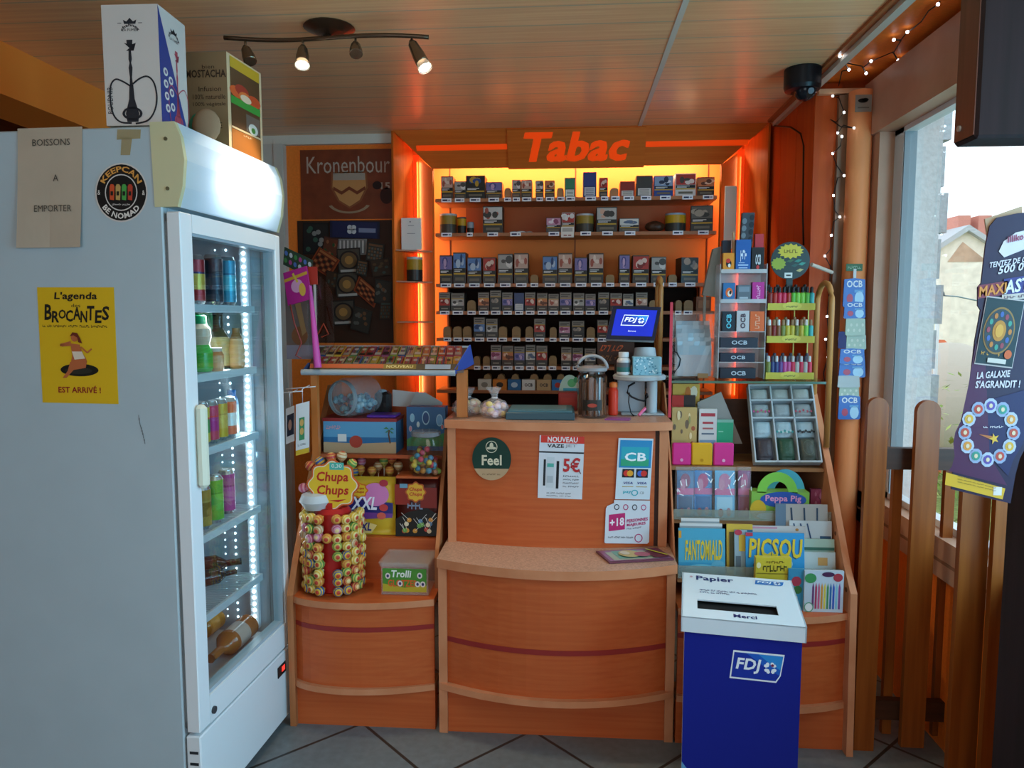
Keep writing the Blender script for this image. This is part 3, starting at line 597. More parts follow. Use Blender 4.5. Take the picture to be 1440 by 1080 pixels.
# ================================================================ FRIDGE
FA = math.radians(2.82); FX = Vector((math.sin(FA), math.cos(FA), 0)); FN = Vector((math.cos(FA), -math.sin(FA), 0)); FB = Vector((-1.014, 2.559, 0))
FM = Matrix(((FX.x, -FN.x, 0, FB.x), (FX.y, -FN.y, 0, FB.y), (0, 0, 1, 0), (0, 0, 0, 1)))   # local: x along the door, y into the body, z up
def FL(m=None): b = MB(m); b.M = FM; return b
def fW(s, d, z): return FM @ Vector((s, d, z))
SL = -.614
FWH_SHADE = M('#adc0c8', .35, var=.02, bscale=8); FWH2 = M('#dbe4e8', .3)  # shade of the side is put into the body colour; door keeps lighter white
fr = thing('display_fridge', 'tall white glass-door drinks fridge with lit header at the side of the shop', 'fridge', fW(-.3, .33, 0))
b = FL(FWH_SHADE)
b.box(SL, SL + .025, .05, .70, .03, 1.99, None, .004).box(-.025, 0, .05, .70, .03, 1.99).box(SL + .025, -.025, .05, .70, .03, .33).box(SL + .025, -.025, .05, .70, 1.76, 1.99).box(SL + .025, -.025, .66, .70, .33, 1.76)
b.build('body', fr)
b = FL(M('#a9bac4', .22)); e = .001
b.box(SL + .025 + e, SL + .03, .06, .66, .335, 1.755).box(-.03, -.025 - e, .06, .66, .335, 1.755).box(SL + .03, -.03, .652, .66 - e, .335, 1.755).box(SL + .03, -.03, .06, .652, .331, .337).box(SL + .03, -.03, .06, .652, 1.752, 1.758)
for k in range(5): b.box(SL + .1 + k * .1, SL + .11 + k * .1, .645, .652, .34, 1.75)
b.build('liner', fr)
FL(M('#7b868c', .6)).box(SL + .01, SL + .03, .04, .05, .3, 1.76).box(-.03, -.01, .04, .05, .3, 1.76).box(SL + .01, -.01, .04, .05, .3, .32).box(SL + .01, -.01, .04, .05, 1.74, 1.76).build('gasket', fr)
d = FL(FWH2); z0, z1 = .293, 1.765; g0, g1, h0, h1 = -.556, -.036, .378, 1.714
d.box(SL, g0, 0, .04, z0, z1, None, .003).box(g1, 0, 0, .04, z0, z1, None, .003).box(g0, g1, 0, .04, z0, h0).box(g0, g1, 0, .04, h1, z1)
do = d.build('door', fr)
FL(M('#9fb0ba', .3)).box(g0, g0 + .008, .006, .04, h0, h1).box(g1 - .012, g1, .004, .04, h0, h1).box(g0, g1, .006, .04, h0, h0 + .012).box(g0, g1, .006, .04, h1 - .008, h1).build('glazing_bead', do)
FL(glass('fridge_glass', (.93, .99, 1), .035)).box(g0, g1, .016, .022, h0, h1).build('pane', do)
hd = FL(M('#d7dcc8', .4)); hd.box(-.585, -.555, -.03, .0, 1.0, 1.237, None, .01); hd.build('handle', do)
c = fW(-.555, -.004, .325); 
FL(M('#3a3f44', .4)).cyl((-.54, -.006, .325), (-.54, 0, .325), .011).build('lock', do)
lp = FL(FWH2); lp.box(SL, 0, 0, .045, .03, .283, None, .004); lo = lp.build('lower_panel', fr)
v = FL(M('#22282c', .6))
for k in range(6): v.box(SL - .0012, SL + .002, .008, .034, .06 + k * .034, .068 + k * .034)
v.build('vent_slot', lo)
di = FL(M('#1a1d22', .3)); di.box(-.115, -.05, -.003, .0, .205, .245, None, .002); dio = di.build('control_display', lo)
FL(M('#d8342a', .4, emit=1.5)).box(-.085, -.062, -.0042, -.003, .218, .236).build('red_digits', dio)
cap = [(.075, 2.0), (.005, 2.0), (-.012, 1.96), (-.02, 1.9), (-.012, 1.83), (.004, 1.777), (.07, 1.777)]
for s0, s1 in ((SL - .002, SL + .012), (-.012, .006)):
    b = FL(M('#c9c79f', .45)); b.prism([(s0, y, z) for y, z in cap], (s1 - s0, 0, 0)); o = b.build('header_cap', fr)
    if s0 < -.3:
        q = FL(M('#6d6a50', .4, .4))
        for z in (1.955, 1.825): q.cyl((s0 - .003, .03, z), (s0, .03, z), .005)
        q.build('screw', o)
hm = bpy.data.materials.new('translucent_header'); hm.use_nodes = True; nt = hm.node_tree; nt.nodes.remove(nt.nodes['Principled BSDF'])
tr = nt.nodes.new('ShaderNodeBsdfTranslucent'); tr.inputs['Color'].default_value = (.8, .9, 1, 1); df = nt.nodes.new('ShaderNodeBsdfDiffuse'); df.inputs['Color'].default_value = (.72, .8, .86, 1)
mx = nt.nodes.new('ShaderNodeMixShader'); mx.inputs[0].default_value = .5; nt.links.new(df.outputs[0], mx.inputs[1]); nt.links.new(tr.outputs[0], mx.inputs[2]); nt.links.new(mx.outputs[0], nt.nodes['Material Output'].inputs['Surface'])
b = FL(hm); fp = cap[1:6]
for (ya, za), (yb, zb) in zip(fp, fp[1:]): b.add([(SL + .012, ya, za), (-.012, ya, za), (-.012, yb, zb), (SL + .012, yb, zb)], [(0, 1, 2, 3)])
b.build('light_panel', fr)
FL(FWH_SHADE).box(SL + .012, -.012, .005, .075, 1.995, 2.0).box(SL + .012, -.012, .004, .07, 1.777, 1.782).build('header_shell', fr)
pl = bpy.data.lights.new('header_lamp', 'AREA'); pl.shape = 'RECTANGLE'; pl.size = .34; pl.size_y = .05; pl.energy = .8; pl.color = (.9, .96, 1)
plo = bpy.data.objects.new('header_lamp', pl); COL.objects.link(plo); plo.matrix_world = FM @ Matrix.Translation((-.26, .044, 1.88)) @ Matrix.Rotation(-PI / 2, 4, 'X') @ Matrix.Rotation(PI, 4, 'Z')
ZS = [1.52, 1.31, 1.08, .815, .565]
for z in ZS:
    b = FL(M('#b9c6cc', .3)); b.box(SL + .035, -.05, .075, .085, z - .024, z).box(SL + .035, -.05, .62, .63, z - .008, z)
    for k in range(34): b.box(SL + .045 + k * .0155, SL + .049 + k * .0155, .085, .62, z - .004, z)
    b.build('shelf', fr)
FL(M('#b9c6cc', .3)).box(SL + .035, -.05, .075, .63, .338, .345).build('base_shelf', fr)
st = FL(M('#d3dee4', .3)); st.box(-.05, -.034, .095, .125, .36, 1.74); so = st.build('light_strip', fr)
le = FL(M('#e4f6ff', .3, emit=14))
for k in range(58): le.ball((-.051, .11, .38 + k * .0232), .0062, None, 6)
le.build('led_and_reflection_beads', so)
for dd, em, rr in ((.185, 5, .0042), (.225, 2.5, .0034)):  # glowing beads stand in for the strip's reflections in the door glass
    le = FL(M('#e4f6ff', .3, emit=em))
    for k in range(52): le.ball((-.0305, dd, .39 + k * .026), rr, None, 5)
    le.build('led_and_reflection_beads', so)
le = FL(M('#e4f6ff', .3, emit=8))
for k in range(52): le.ball((SL + .05, .64, .39 + k * .026), .0045, None, 5)
le.build('led_and_reflection_beads', so)
area('fridge_strip_light', fW(-.06, .11, 1.05), (PI / 2, 0, 0), .03, 1.3, 2.6, (.82, .95, 1)).matrix_world = FM @ Matrix.Translation((-.062, .11, 1.05)) @ Matrix.Rotation(PI / 2, 4, 'Y') @ Matrix.Rotation(PI / 2, 4, 'Z') @ Matrix.Rotation(-.5, 4, 'X')
# drinks -------------------------------------------------------------
def fsd(u, v, d):
    p = atp(u, v, FB - FN * d, FN) - FB; return p.dot(FX), p.z
def can_mesh(r, h, cols):
    c0, c1, c2 = cols; m = MB(); pr = [(r * .72, 0), (r, .012), (r, h * .3), (r, h * .34), (r, h * .62), (r, h * .66), (r, h - .014), (r * .8, h - .002), (r * .78, h)]
    mm = [M('#b8bec2', .25, .8), M(c0, .3, .2), M(c1, .3, .2), M(c1, .3, .2), M(c2, .3, .2), M(c0, .3, .2), M('#b8bec2', .25, .8), M('#c4cacc', .25, .8)]
    m.lathe(pr, (0, 0, 0), None, 16, mfun=lambda j: mm[j])
    m.box(-.008, .008, -.016, .004, h, h + .002, '#b4babd'); return m
def can(u, v, d, z, r, h, cols, label, name='drink_can', group=None):
    s, _ = fsd(u, v, d); o = can_mesh(r, h, cols).build(name, None, (0, 0, 0)); o.location = fW(s, d, z); o.rotation_euler = (0, 0, random.random() * 6); return tag(o, label, 'can', group)
G = 'cans in the fridge'
z = ZS[0] + .0005
can(275, 385, .11, z, .027, .15, ('#a02a34', '#c9b04a', '#3a2a5a'), 'red and gold can half hidden by the fridge door frame, top shelf', group=G)
can(300, 390, .14, z, .030, .165, ('#1a2a3a', '#22384a', '#16242f'), 'tall near-black can on the fridge top shelf', group=G)
can(320, 390, .14, z, .027, .165, ('#2f8fae', '#56b4c8', '#2a6f92'), 'tall teal can beside the near-black can on the top shelf', group=G)
can(296, 390, .215, z, .027, .165, ('#1f5f86', '#2f86ac', '#1a4a6c'), 'tall dark blue can behind the near-black can on the top shelf', group=G)
z = ZS[1] + .0005
def bottle(u, d, z, prof, mats, label, name, cat, v=500):
    s, _ = fsd(u, v, d); o = MB().lathe(prof, (0, 0, 0), None, 18, mfun=lambda j: M(mats[j], .2)).build(name, None, (0, 0, 0)); o.location = fW(s, d, z); return tag(o, label, cat)
gc, gb = '#1f9a5a', '#c9b49a'
bottle(283, .13, z, [(.03, 0), (.036, .01), (.036, .06), (.026, .085), (.032, .11), (.03, .135), (.02, .15), (.019, .175), (.012, .178)], ['#2fa33a', '#2fa33a', '#49b350', gb, gb, gb, '#1d8f56', '#1d8f56'], 'green bellied juice bottle with a green cap on the second fridge shelf', 'juice_bottle', 'bottle')
bottle(288, .215, z, [(.028, 0), (.034, .01), (.034, .08), (.028, .12), (.034, .15), (.03, .185), (.014, .2), (.012, .205)], ['#1f8f5a', '#27a066', '#27a066', '#37b27a', '#2fa870', '#1d8f56', '#1d8f56'], 'taller emerald green bottle behind the green bellied bottle', 'juice_bottle', 'bottle')
bottle(308, .15, z, [(.034, 0), (.04, .01), (.04, .09), (.034, .105), (.017, .135), (.016, .175), (.018, .18), (.017, .186)], ['#3a3a2c', '#b59c62', '#c7b27a', '#4c4630', '#3b3426', '#2e2820', '#2e2820'], 'dark necked wine bottle with a gold label on the second fridge shelf', 'wine_bottle', 'bottle')
bottle(303, .10, z, [(.022, 0), (.025, .01), (.026, .05), (.02, .062), (.021, .074)], ['#c58a5a', '#d0a070', '#c07a4a', '#c9c0b0'], 'small orange jar in front of the wine bottle', 'snack_jar', 'jar')
bottle(333, .095, z, [(.022, 0), (.025, .01), (.026, .06), (.02, .1), (.012, .12), (.013, .135)], ['#b08a5a', '#c9a77a', '#c9a77a', '#8a6a42', '#8a6a42'], 'small tan bottle beside the wine bottle on the second fridge shelf', 'snack_bottle', 'bottle')
z = ZS[2] + .0005
for u, d, cols, lb in ((283, .115, ('#c9b83a', '#3f8f3a', '#d8562a'), 'yellow and green fruit can'), (296, .115, ('#c43a5a', '#b02a7a', '#d8362e'), 'red and magenta can'), (309, .115, ('#c9a52e', '#d3b04a', '#b88f22'), 'gold can'), (322, .115, ('#d9622a', '#d9dcd8', '#e0742e'), 'orange and white can')):
    can(u, 605, d, z, .0265, .135, cols, lb + ' in the row on the third fridge shelf', group=G)
bottle(327, .15, z, [(.02, 0), (.023, .01), (.023, .1), (.02, .12), (.014, .13), (.015, .15)], ['#b9d8e4', '#c4e0ea', '#7fb0d0', '#2a6cb0', '#2a6cb0'], 'clear water bottle with a blue cap at the end of the third shelf', 'water_bottle', 'bottle', 600)
z = ZS[3] + .0005
for u, d, h, cols, lb in ((284, .12, .14, ('#a88a3e', '#8a6a2a', '#b59a52'), 'dull gold can'), (302, .12, .155, ('#4fae3e', '#66bd4e', '#3d9834'), 'tall bright green can'), (319, .14, .15, ('#b04a8e', '#c264a2', '#9a3a7a'), 'tall pink can')):
    can(u, 700, d, z, .0275, h, cols, lb + ' on the fourth fridge shelf', group=G)
def lying(p, ax, r, L, cols, name, label):
    ax = Vector(ax).normalized(); pr = [(r * .8, 0), (r, .012), (r, L * .25), (r, L * .52), (r, L * .58), (r * .35, L * .75), (r * .33, L * .97), (r * .36, L)]
    o = MB().lathe(pr, p, None, 16, ax, mfun=lambda j: M(cols[(0, 0, 1, 0, 0, 0, 2)[j]], .15)).build(name); return tag(o, label, 'bottle', 'bottles lying in the fridge')
def fbot(u0, v0, d0, u1, v1, d1, z, r, L, cols, name, label):
    p, q = atz(u0, v0, z + r), atz(u1, v1, z + r); return lying(p, q - p, r, L, cols, name, label)
z = ZS[4] + .007
fbot(254, 801, .30, 318, 792, .12, z, .034, .2, ('#3a1d14', '#5a2a22', '#1d2326'), 'cola_bottle', 'dark bottle lying highest on the fifth fridge shelf')
fbot(270, 818, .20, 312, 808, .105, z, .027, .15, ('#2a1812', '#3a2420', '#1d2326'), 'cola_bottle', 'dark bottle lying in the middle on the fifth fridge shelf')
z = .3455
fbot(350, 878, .17, 292, 930, .10, z, .042, .27, ('#9a5a2a', '#b9a79a', '#7a4420'), 'spirit_bottle', 'large amber bottle with a pale label lying on the fridge floor')
fbot(306, 868, .30, 282, 886, .24, z, .038, .18, ('#b0742a', '#c98a3a', '#8a5424'), 'spirit_bottle', 'amber bottle lying behind the large one on the fridge floor')
# ---------------------------------------------------------------- papers on the fridge side, boxes on top
SN = -FX; SP = fW(SL - .0012, 0, 0)
def sq(tl, tr, bl): return frq(*[atp(u, v, SP, SN) for u, v in (tl, tr, bl)])
f = sq((52, 404), (160, 404), (60, 566)); Yp = M('#d9b21a', .55)
po = thing('flea_market_poster', 'yellow flea market agenda poster with a bathing figure stuck on the fridge side', 'poster', f.p(.5, 0)); MB(Yp).card(f, None, .0008).build('sheet', po)
dkp = M('#1c1a14', .6); m = MB()
m.text(f, "L'agenda", .22, .88, .78, .96, dkp, 1, 1, .1); m.text(f, 'des', .44, .83, .56, .86, dkp, 1)
x = .08
for i, ch in enumerate('BROCANTES'):
    w = .098; dy = (.01, -.012, .02, -.004, .012, -.01, .008, -.014, .01)[i]; hh = (.135, .10, .08, .10, .11, .1, .125, .11, .12)[i]
    m.text(f, ch, x, .71 + dy, x + w, .71 + dy + hh, dkp, 1, 1, .1); x += w - .004
m.text(f, '~ii iii iiiiiiii iiiiii iiiiii iiiiiiiiii', .05, .655, .9, .68, dkp, 1)
m.text(f, 'EST ARRIVÉ !', .22, .09, .78, .155, M('#8a1c18', .6), 1, 1); m.build('lettering', po)
m = MB(); sk = M('#b5643a', .6); hr = M('#6b2a18', .6)
m.ell(f, .51, .29, .25, .055, M('#17160f', .6), 1, 24); m.ell(f, .5, .285, .18, .03, M('#2a2a22', .6), 2)
m.poly(f, [(.41, .52), (.53, .51), (.56, .44), (.60, .40), (.62, .36), (.52, .34), (.40, .33), (.43, .42)], sk, 3); m.poly(f, [(.40, .36), (.62, .37), (.60, .31), (.44, .29), (.34, .22), (.29, .22), (.36, .28)], sk, 4)
m.poly(f, [(.43, .45), (.56, .45), (.60, .39), (.46, .38)], M('#d9cdb8', .6), 5); m.ell(f, .47, .57, .045, .035, sk, 5); m.poly(f, [(.41, .58), (.45, .615), (.51, .61), (.55, .56), (.57, .52), (.52, .53), (.51, .57), (.46, .59)], hr, 6)
m.line(f, [(.44, .51), (.3, .5), (.28, .505), (.42, .53)], .006, sk, 5); m.line(f, [(.55, .49), (.63, .44), (.69, .475)], .004, sk, 5); m.build('bathing_figure', po)
f = sq((25, 181), (116, 178), (27, 349)); pp = thing('takeaway_notice', 'yellowed paper notice taped at the top corner of the fridge side', 'notice', f.p(.5, 0))
m = MB(M('#b5a996', .6, var=.04, bscale=9)); n = 8
fb = Fr(f.o, f.ux, f.uy)
top = [f.p(k / n, 1, .0) for k in range(n + 1)]; rows = 6; vs = []
for r in range(rows + 1):
    for k in range(n + 1): vs.append(f.p(k / n + (.0 if r else 0), 1 - r / rows, .001 + .010 * (r / rows) ** 2 * (.4 + .6 * abs(k / n - .5) * 2)))
m.add(vs, [(r * (n + 1) + k, r * (n + 1) + k + 1, (r + 1) * (n + 1) + k + 1, (r + 1) * (n + 1) + k) for r in range(rows) for k in range(n)]); m.build('sheet', pp)
m = MB(); m.M = Matrix.Translation(f.n * .003); ink = M('#4a463f', .6); m.text(f, 'BOISSONS', .24, .85, .82, .905, ink, 1); m.M = Matrix.Translation(f.n * .0035); m.text(f, 'A', .56, .555, .64, .61, ink, 2); m.M = Matrix.Translation(f.n * .008); m.text(f, 'EMPORTER', .28, .30, .86, .355, ink, 2); m.build('lettering', pp)
f = sq((134, 229), (208, 229), (134, 312)); ks = thing('round_can_sticker', 'round black sticker with four cans and a ring of lettering on the fridge side', 'sticker', f.p(.5, 0))
MB().ell(f, .5, .5, .5, .5, M('#cfccc6', .5), .5, 32).ell(f, .5, .5, .475, .475, '#141414', 1, 32).ring(f, .5, .5, .31, .31, .06, M('#cfccc6', .5), 2, 32).build('disc', ks)
m = MB(); m.text(f, 'KEEPCAN', 0, 0, 0, 0, M('#d59a4a', .5), 2, 1, 0, (.5, .5, .345, .445, 155, 25, 1)); m.text(f, 'BE NOMAD', 0, 0, 0, 0, M('#e0ddd6', .5), 2, 1, 0, (.5, .5, .445, .345, 215, 325, 1)); m.text(f, '&', .05, .46, .1, .54, '#e0ddd6', 2); m.text(f, '&', .9, .46, .95, .54, '#e0ddd6', 2); m.build('lettering', ks)
m = MB()
for k, c in enumerate(('#c8502a', '#b89a5a', '#4aa04a', '#b0402c')): m.poly(f, [(.285 + k * .115, .38), (.365 + k * .115, .37), (.375 + k * .115, .6), (.35 + k * .115, .64), (.3 + k * .115, .64), (.28 + k * .115, .6)], M(c, .5), 2); m.rect(f, .30 + k * .115, .45, .35 + k * .115, .52, '#20201c', 3)
m.text(f, '~iiiiiiii iiiiiii', .33, .28, .67, .315, '#cfccc6', 2); m.build('can_emblem', ks)
f = sq((165, 182), (198, 182), (163, 218)); tag(MB(film('tape', '#b8aa80', .55)).slab(f, [(0, .6), (1, .65), (1, 1), (0, 1)], None, .0006).slab(f, [(.2, 0), (.6, 0), (.65, .7), (.2, .7)], None, .0006).build('tape_strip'), 'yellowed tape strip left above the round sticker on the fridge', 'tape')
f = sq((195, 575), (215, 608), (186, 600)); mk_ = MB(M('#6d7478', .6)); rnd = random.Random(2)
for k in range(9): mk_.line(f, [(.1 + k * .08, .7 - k * .06 + rnd.random() * .1), (.2 + k * .08, .62 - k * .06)], .0025, None)
mk_.build('scuff_mark', fr)
# boxes
ZF = 2.0004
def topbox(a, b_, d_, h):   # a: near bottom corner, b_: corner along the camera-side face, d_: along the other face
    return Fr(a, Vector(b_) - Vector(a), (0, 0, h)), Fr(b_, Vector(d_) - Vector(b_), (0, 0, h))
a = atz(150, 177, ZF); b_ = atz(224, 176, ZF); 
b_ = a + (b_ - a).normalized() * .155; side = Vector((-(b_ - a).y, (b_ - a).x, 0)).normalized()
dd = b_ + side * .15; h = .316
f1, f2 = topbox(a, b_, dd, h); hb = thing('hookah_box', 'tall white and blue water pipe carton standing on the fridge top', 'carton', a)
MB(M('#cdc9c4', .5)).prism([a, b_, dd, a + (dd - b_)], (0, 0, h)).build('carton', hb)
ink = M('#22262e', .5); m = MB()
def pipe_art(m, f, c, cx=.5, sx=1.):
    for pts in ([(-.07, .62), (.07, .62), (.05, .66), (.11, .68), (.07, .63)], [(-.10, .685), (0, .64), (.12, .685), (.02, .67)], [(-.045, .66), (.045, .66), (.055, .71), (-.055, .71)], [(-.02, .64), (.02, .64), (.03, .55), (.015, .52), (.035, .48), (.02, .40), (.03, .33), (-.03, .33), (-.02, .40), (-.035, .48), (-.015, .52), (-.03, .55)],
                [(-.035, .34), (.035, .34), (.05, .22), (.12, .1), (.10, .03), (-.10, .03), (-.12, .1), (-.05, .22)]): m.poly(f, [(cx + x * sx, y) for x, y in pts], c, 1)
    m.ring(f, cx, .10, .18 * sx, .055, .25, c, 2); m.ell(f, cx, .10, .10 * sx, .07, c, 2)
    for pts in ([(-.02, .33), (-.16, .37), (-.28, .385), (-.37, .33), (-.385, .2), (-.34, .09), (-.22, .03), (-.02, .02)], [(.03, .345), (.16, .39), (.30, .405), (.41, .35), (.45, .23), (.40, .12), (.27, .04), (.05, .015)]):
        q = []
        for i in range(len(pts) - 1):
            p0, p1, p2, p3 = pts[max(i - 1, 0)], pts[i], pts[i + 1], pts[min(i + 2, len(pts) - 1)]
            for j in range(5):
                t = j / 5; q.append(tuple(.5 * (2 * p1[n] + (p2[n] - p0[n]) * t + (2 * p0[n] - 5 * p1[n] + 4 * p2[n] - p3[n]) * t * t + (3 * p1[n] - p0[n] - 3 * p2[n] + p3[n]) * t ** 3) for n in (0, 1)))
        q.append(pts[-1]); m.line(f, [(cx + x * sx, y) for x, y in q], .0045 if sx == 1 else .003, c, 2)
pipe_art(m, f1, ink, .48)
m.text(f1, 'chahnez', 0, 0, 0, 0, ink, 1, 1, 0, (.5, .74, .16, .21, 150, 30, .5)); m.poly(f1, [(.40, .84), (.38, .875), (.44, .86), (.5, .89), (.56, .86), (.62, .875), (.60, .84)], ink, 1); m.text(f1, 'LA FUMÉE', .36, .78, .64, .81, ink, 1); m.rect(f1, .28, .845, .35, .85, ink); m.rect(f1, .65, .845, .72, .85, ink)
m.build('water_pipe_print', hb)
ft = Fr(f1.p(.14, .1), f1.uy * .22, f1.ux * -.10); MB().text(ft, 'BOUDNIB', 0, 0, 1, 1, ink, 1).build('side_lettering', hb)
m = MB(); m.poly(f2, [(0, 1), (0, 0), (1, 0)], M('#2a3f86', .5), 1); red = M('#b0485a', .5); pipe_art(m, f2, red, .62, .9); m.poly(f2, [(.45, .84), (.43, .875), (.5, .86), (.55, .89), (.61, .86), (.67, .875), (.65, .84)], ink, 1); m.text(f2, 'LA FUMÉE', .4, .78, .7, .81, ink, 1); m.text(f2, 'chahnez', 0, 0, 0, 0, ink, 1, 1, 0, (.55, .74, .2, .26, 150, 30, .5))
for x, y in ((.18, .47), (.18, .37), (.36, .42), (.2, .27), (.38, .32), (.22, .17), (.4, .2)): m.ell(f2, x, y, .08, .035, M('#d9d6d0', .5), 3); m.ell(f2, x, y, .04, .018, M('#6a5a8a', .5), 4)
m.build('blue_side_print', hb)
a = atz(274, 215, ZF); b_ = atz(322, 212, ZF); b_ = a + Vector((.975, .22, 0)).normalized() * .10; side = Vector((-(b_ - a).y, (b_ - a).x, 0)).normalized(); dd = b_ + side * .15; h = .285
b0 = aty(322, 200, 2.28); b_ = Vector((b0.x, 2.28, ZF)); a = b_ - Vector((.13, .0, 0)); dd = b_ + Vector((.02, .21, 0)); h = aty(320, 72, 2.28).z - ZF
f1, f2 = topbox(a, b_, dd, h); mb_ = thing('wooden_tea_box', 'brown display box with fruit pictures standing behind the hookah box on the fridge', 'box', a)
MB(M('#8a7050', .55)).prism([a, b_, dd, a + (dd - b_)], (0, 0, h)).build('carton', mb_)
m = MB(); ik = M('#3a2a1c', .5); m.text(f1, 'MOSTACHA', .0, .74, .98, .82, ik, 1, 1); m.text(f1, 'bien', .4, .83, .7, .87, ik, 1); m.text(f1, 'Infusion', .3, .6, .85, .65, ik, 1); m.text(f1, '100% naturelle', .15, .52, .95, .57, ik, 1); m.text(f1, '100% végétale', .15, .44, .95, .49, ik, 1); m.text(f1, 'GUIDE', .35, .22, .85, .28, ik, 1); m.build('lettering', mb_)
m = MB(); E_ = M('#d8c29a', .5); m.rect(f2, 0, 0, 1, 1, E_, 1); m.rect(f2, .08, .02, .93, .98, M('#5a4028', .5), 2); m.rect(f2, .08, .87, .93, .98, M('#c9a52a', .5), 3); m.rect(f2, .08, .50, .93, .58, M('#3a9a3e', .5), 4)
for x, y, c in ((.25, .64, '#d8602e'), (.5, .62, '#e07a3a'), (.75, .63, '#c9502a'), (.4, .68, '#a83a2a')): m.ell(f2, x, y, .2, .06, M(c, .5), 3 + x, 12)
m.ell(f2, .5, .61, .16, .04, M('#e6d0b0', .5), 5); m.rect(f2, .5, .28, .9, .46, M('#6a6258', .5), 3); m.ell(f2, .7, .32, .14, .06, M('#d8dcd2', .5), 4); m.ell(f2, .7, .31, .06, .03, M('#4a8a3e', .5), 5); m.rect(f2, .08, .245, .93, .265, E_, 4); m.rect(f2, .08, .02, .93, .24, M('#a5642a', .5), 3); m.text(f2, '~iiii', .4, .2, .65, .225, '#d8c29a', 5); m.build('fruit_panel', mb_)
for k, (u, v, c, r, lb) in enumerate(((284, 178, '#4ab09a', .035, 'teal plush rim'), (297, 181, '#9a8266', .04, 'brown felt'))):
    p = atz(u, v + 24, ZF); p = aty(u, v, 2.22); m = MB(M(c, .8)); m.ball((p.x, p.y + k * -.03, ZF + .05), .05, None, 12, (.9, .3, 1)); tag(m.build('felt_bauble'), f'{lb} rounded bauble leaning between the two boxes on the fridge', 'bauble')
# ================================================================ COUNTER
SPECK = M('#b08a74', .4, var=.22, bscale=160)
def arc(xl, xr, y0, bulge, n=16, skew=1.):
    pts = []
    for i in range(n + 1):
        t = i / n; k = t ** skew; pts.append((xl + (xr - xl) * t, y0 - bulge * (1 - (2 * k - 1) ** 2)))
    return pts
def arcslab(mb, xl, xr, y0, bulge, yb, z0, z1, m=None, m2=None, skew=1.):
    """slab with a bowed front edge and a straight back at yb"""
    p = arc(xl, xr, y0, bulge, 16, skew); pts = [(x, y, z0) for x, y in p] + [(xr, yb, z0), (xl, yb, z0)]
    return mb.prism(pts, (0, 0, z1 - z0), m, m2)
def arcwall(mb, xl, xr, y0, bulge, z0, z1, t=.012, m=None, skew=1.):
    p = arc(xl, xr, y0, bulge, 16, skew); pts = [(x, y, z0) for x, y in p] + [(x, y + t, z0) for x, y in reversed(p)]
    return mb.prism(pts, (0, 0, z1 - z0), m)
RED = M('#8e2a26', .4)
ct = thing('shop_counter', 'bowed orange beech sales counter with a lower bag ledge in the middle of the shop', 'counter', (-.04, 2.8, 0))
CXL, CXR = -.452, .372
LB = .095
arcwall(MB(BEECH), CXL + .02, CXR - .02, 2.515, LB, .185, .608).build('lower_panel', ct)
arcwall(MB(RED), CXL + .02, CXR - .02, 2.5128, LB, .338, .356, .002).build('red_band', ct)
arcslab(MB(EDGE), CXL, CXR, 2.5, LB + .005, 2.56, .163, .186).build('lower_rim', ct)
MB(BEECH).box(CXL + .006, CXR - .006, 2.512, 2.53, 0, .163).build('plinth', ct)
arcslab(MB(SPECK), CXL - .004, CXR + .004, 2.497, LB + .005, 2.74, .608, .64, SPECK, EDGE).build('ledge', ct)
for x in (CXL, CXR - .03): MB(EDGE).box(x, x + .03, 2.5, 3.1, .0, .608).build('lower_post', ct)
UY, UB = 2.705, .055
def uy(x): t = (x - CXL) / (CXR - CXL); return UY - UB * (1 - (2 * t - 1) ** 2)
arcwall(MB(BEECH), CXL + .03, CXR - .04, UY, UB, .64, 1.075).build('upper_panel', ct)
MB(EDGE).box(CXL + .005, CXL + .035, UY - .012, 3.15, .64, 1.075).build('upper_post', ct); MB(EDGE).box(CXR - .04, CXR - .008, UY - .012, 3.15, .64, 1.075).build('upper_post', ct)
MB('#3a1d10').box(CXR - .056, CXR - .04, UY - .004, UY + .02, .64, 1.075).build('shadow_gap', ct)
arcslab(MB(SPECK), CXL - .004, CXR + .004, UY - .025, UB, 3.17, 1.075, 1.105, SPECK, EDGE).build('worktop', ct)
CT = 1.1055
def cf(tl, tr, bl, lift=.003):
    def q(u, v):
        y = UY
        for _ in range(4): p = aty(u, v, y); y = uy(p.x) - lift
        return aty(u, v, y)
    return frq(q(*tl), q(*tr), q(*bl))
f = cf((664, 615), (719, 615), (664, 675)); s_ = thing('round_green_sticker', 'round dark green sticker with cream lettering on the counter front', 'sticker', f.p(.5, 0))
m = MB(); m.ell(f, .5, .5, .5, .5, M('#173a30', .45), .5, 36); m.ell(f, .5, .5, .5, .5, M('#b49a78', .45), 1, 20, 207, 333); m.build('disc', s_)
m = MB(); cr = M('#d9d3b8', .45); m.text(f, 'Feel', .25, .35, .76, .59, cr, 2, 1); m.ring(f, .5, .78, .15, .14, .12, cr, 2); m.ell(f, .5, .8, .05, .08, cr, 3, 12); m.ell(f, .44, .75, .06, .03, cr, 3, 12); m.ell(f, .56, .75, .06, .03, cr, 3, 12); m.text(f, '~ii iiiiii ii', .27, .12, .73, .16, M('#6a543c', .5), 2); m.build('lettering', s_)
f = cf((759, 612), (822, 614), (756, 700)); s_ = thing('price_poster', 'small white vape price poster with a red header on the counter front', 'poster', f.p(.5, 0))
m = MB(); m.card(f, M('#cfd4da', .45), .0006); m.rect(f, .03, .885, 1, 1, M('#d2382a', .45), 1); m.build('sheet', s_)
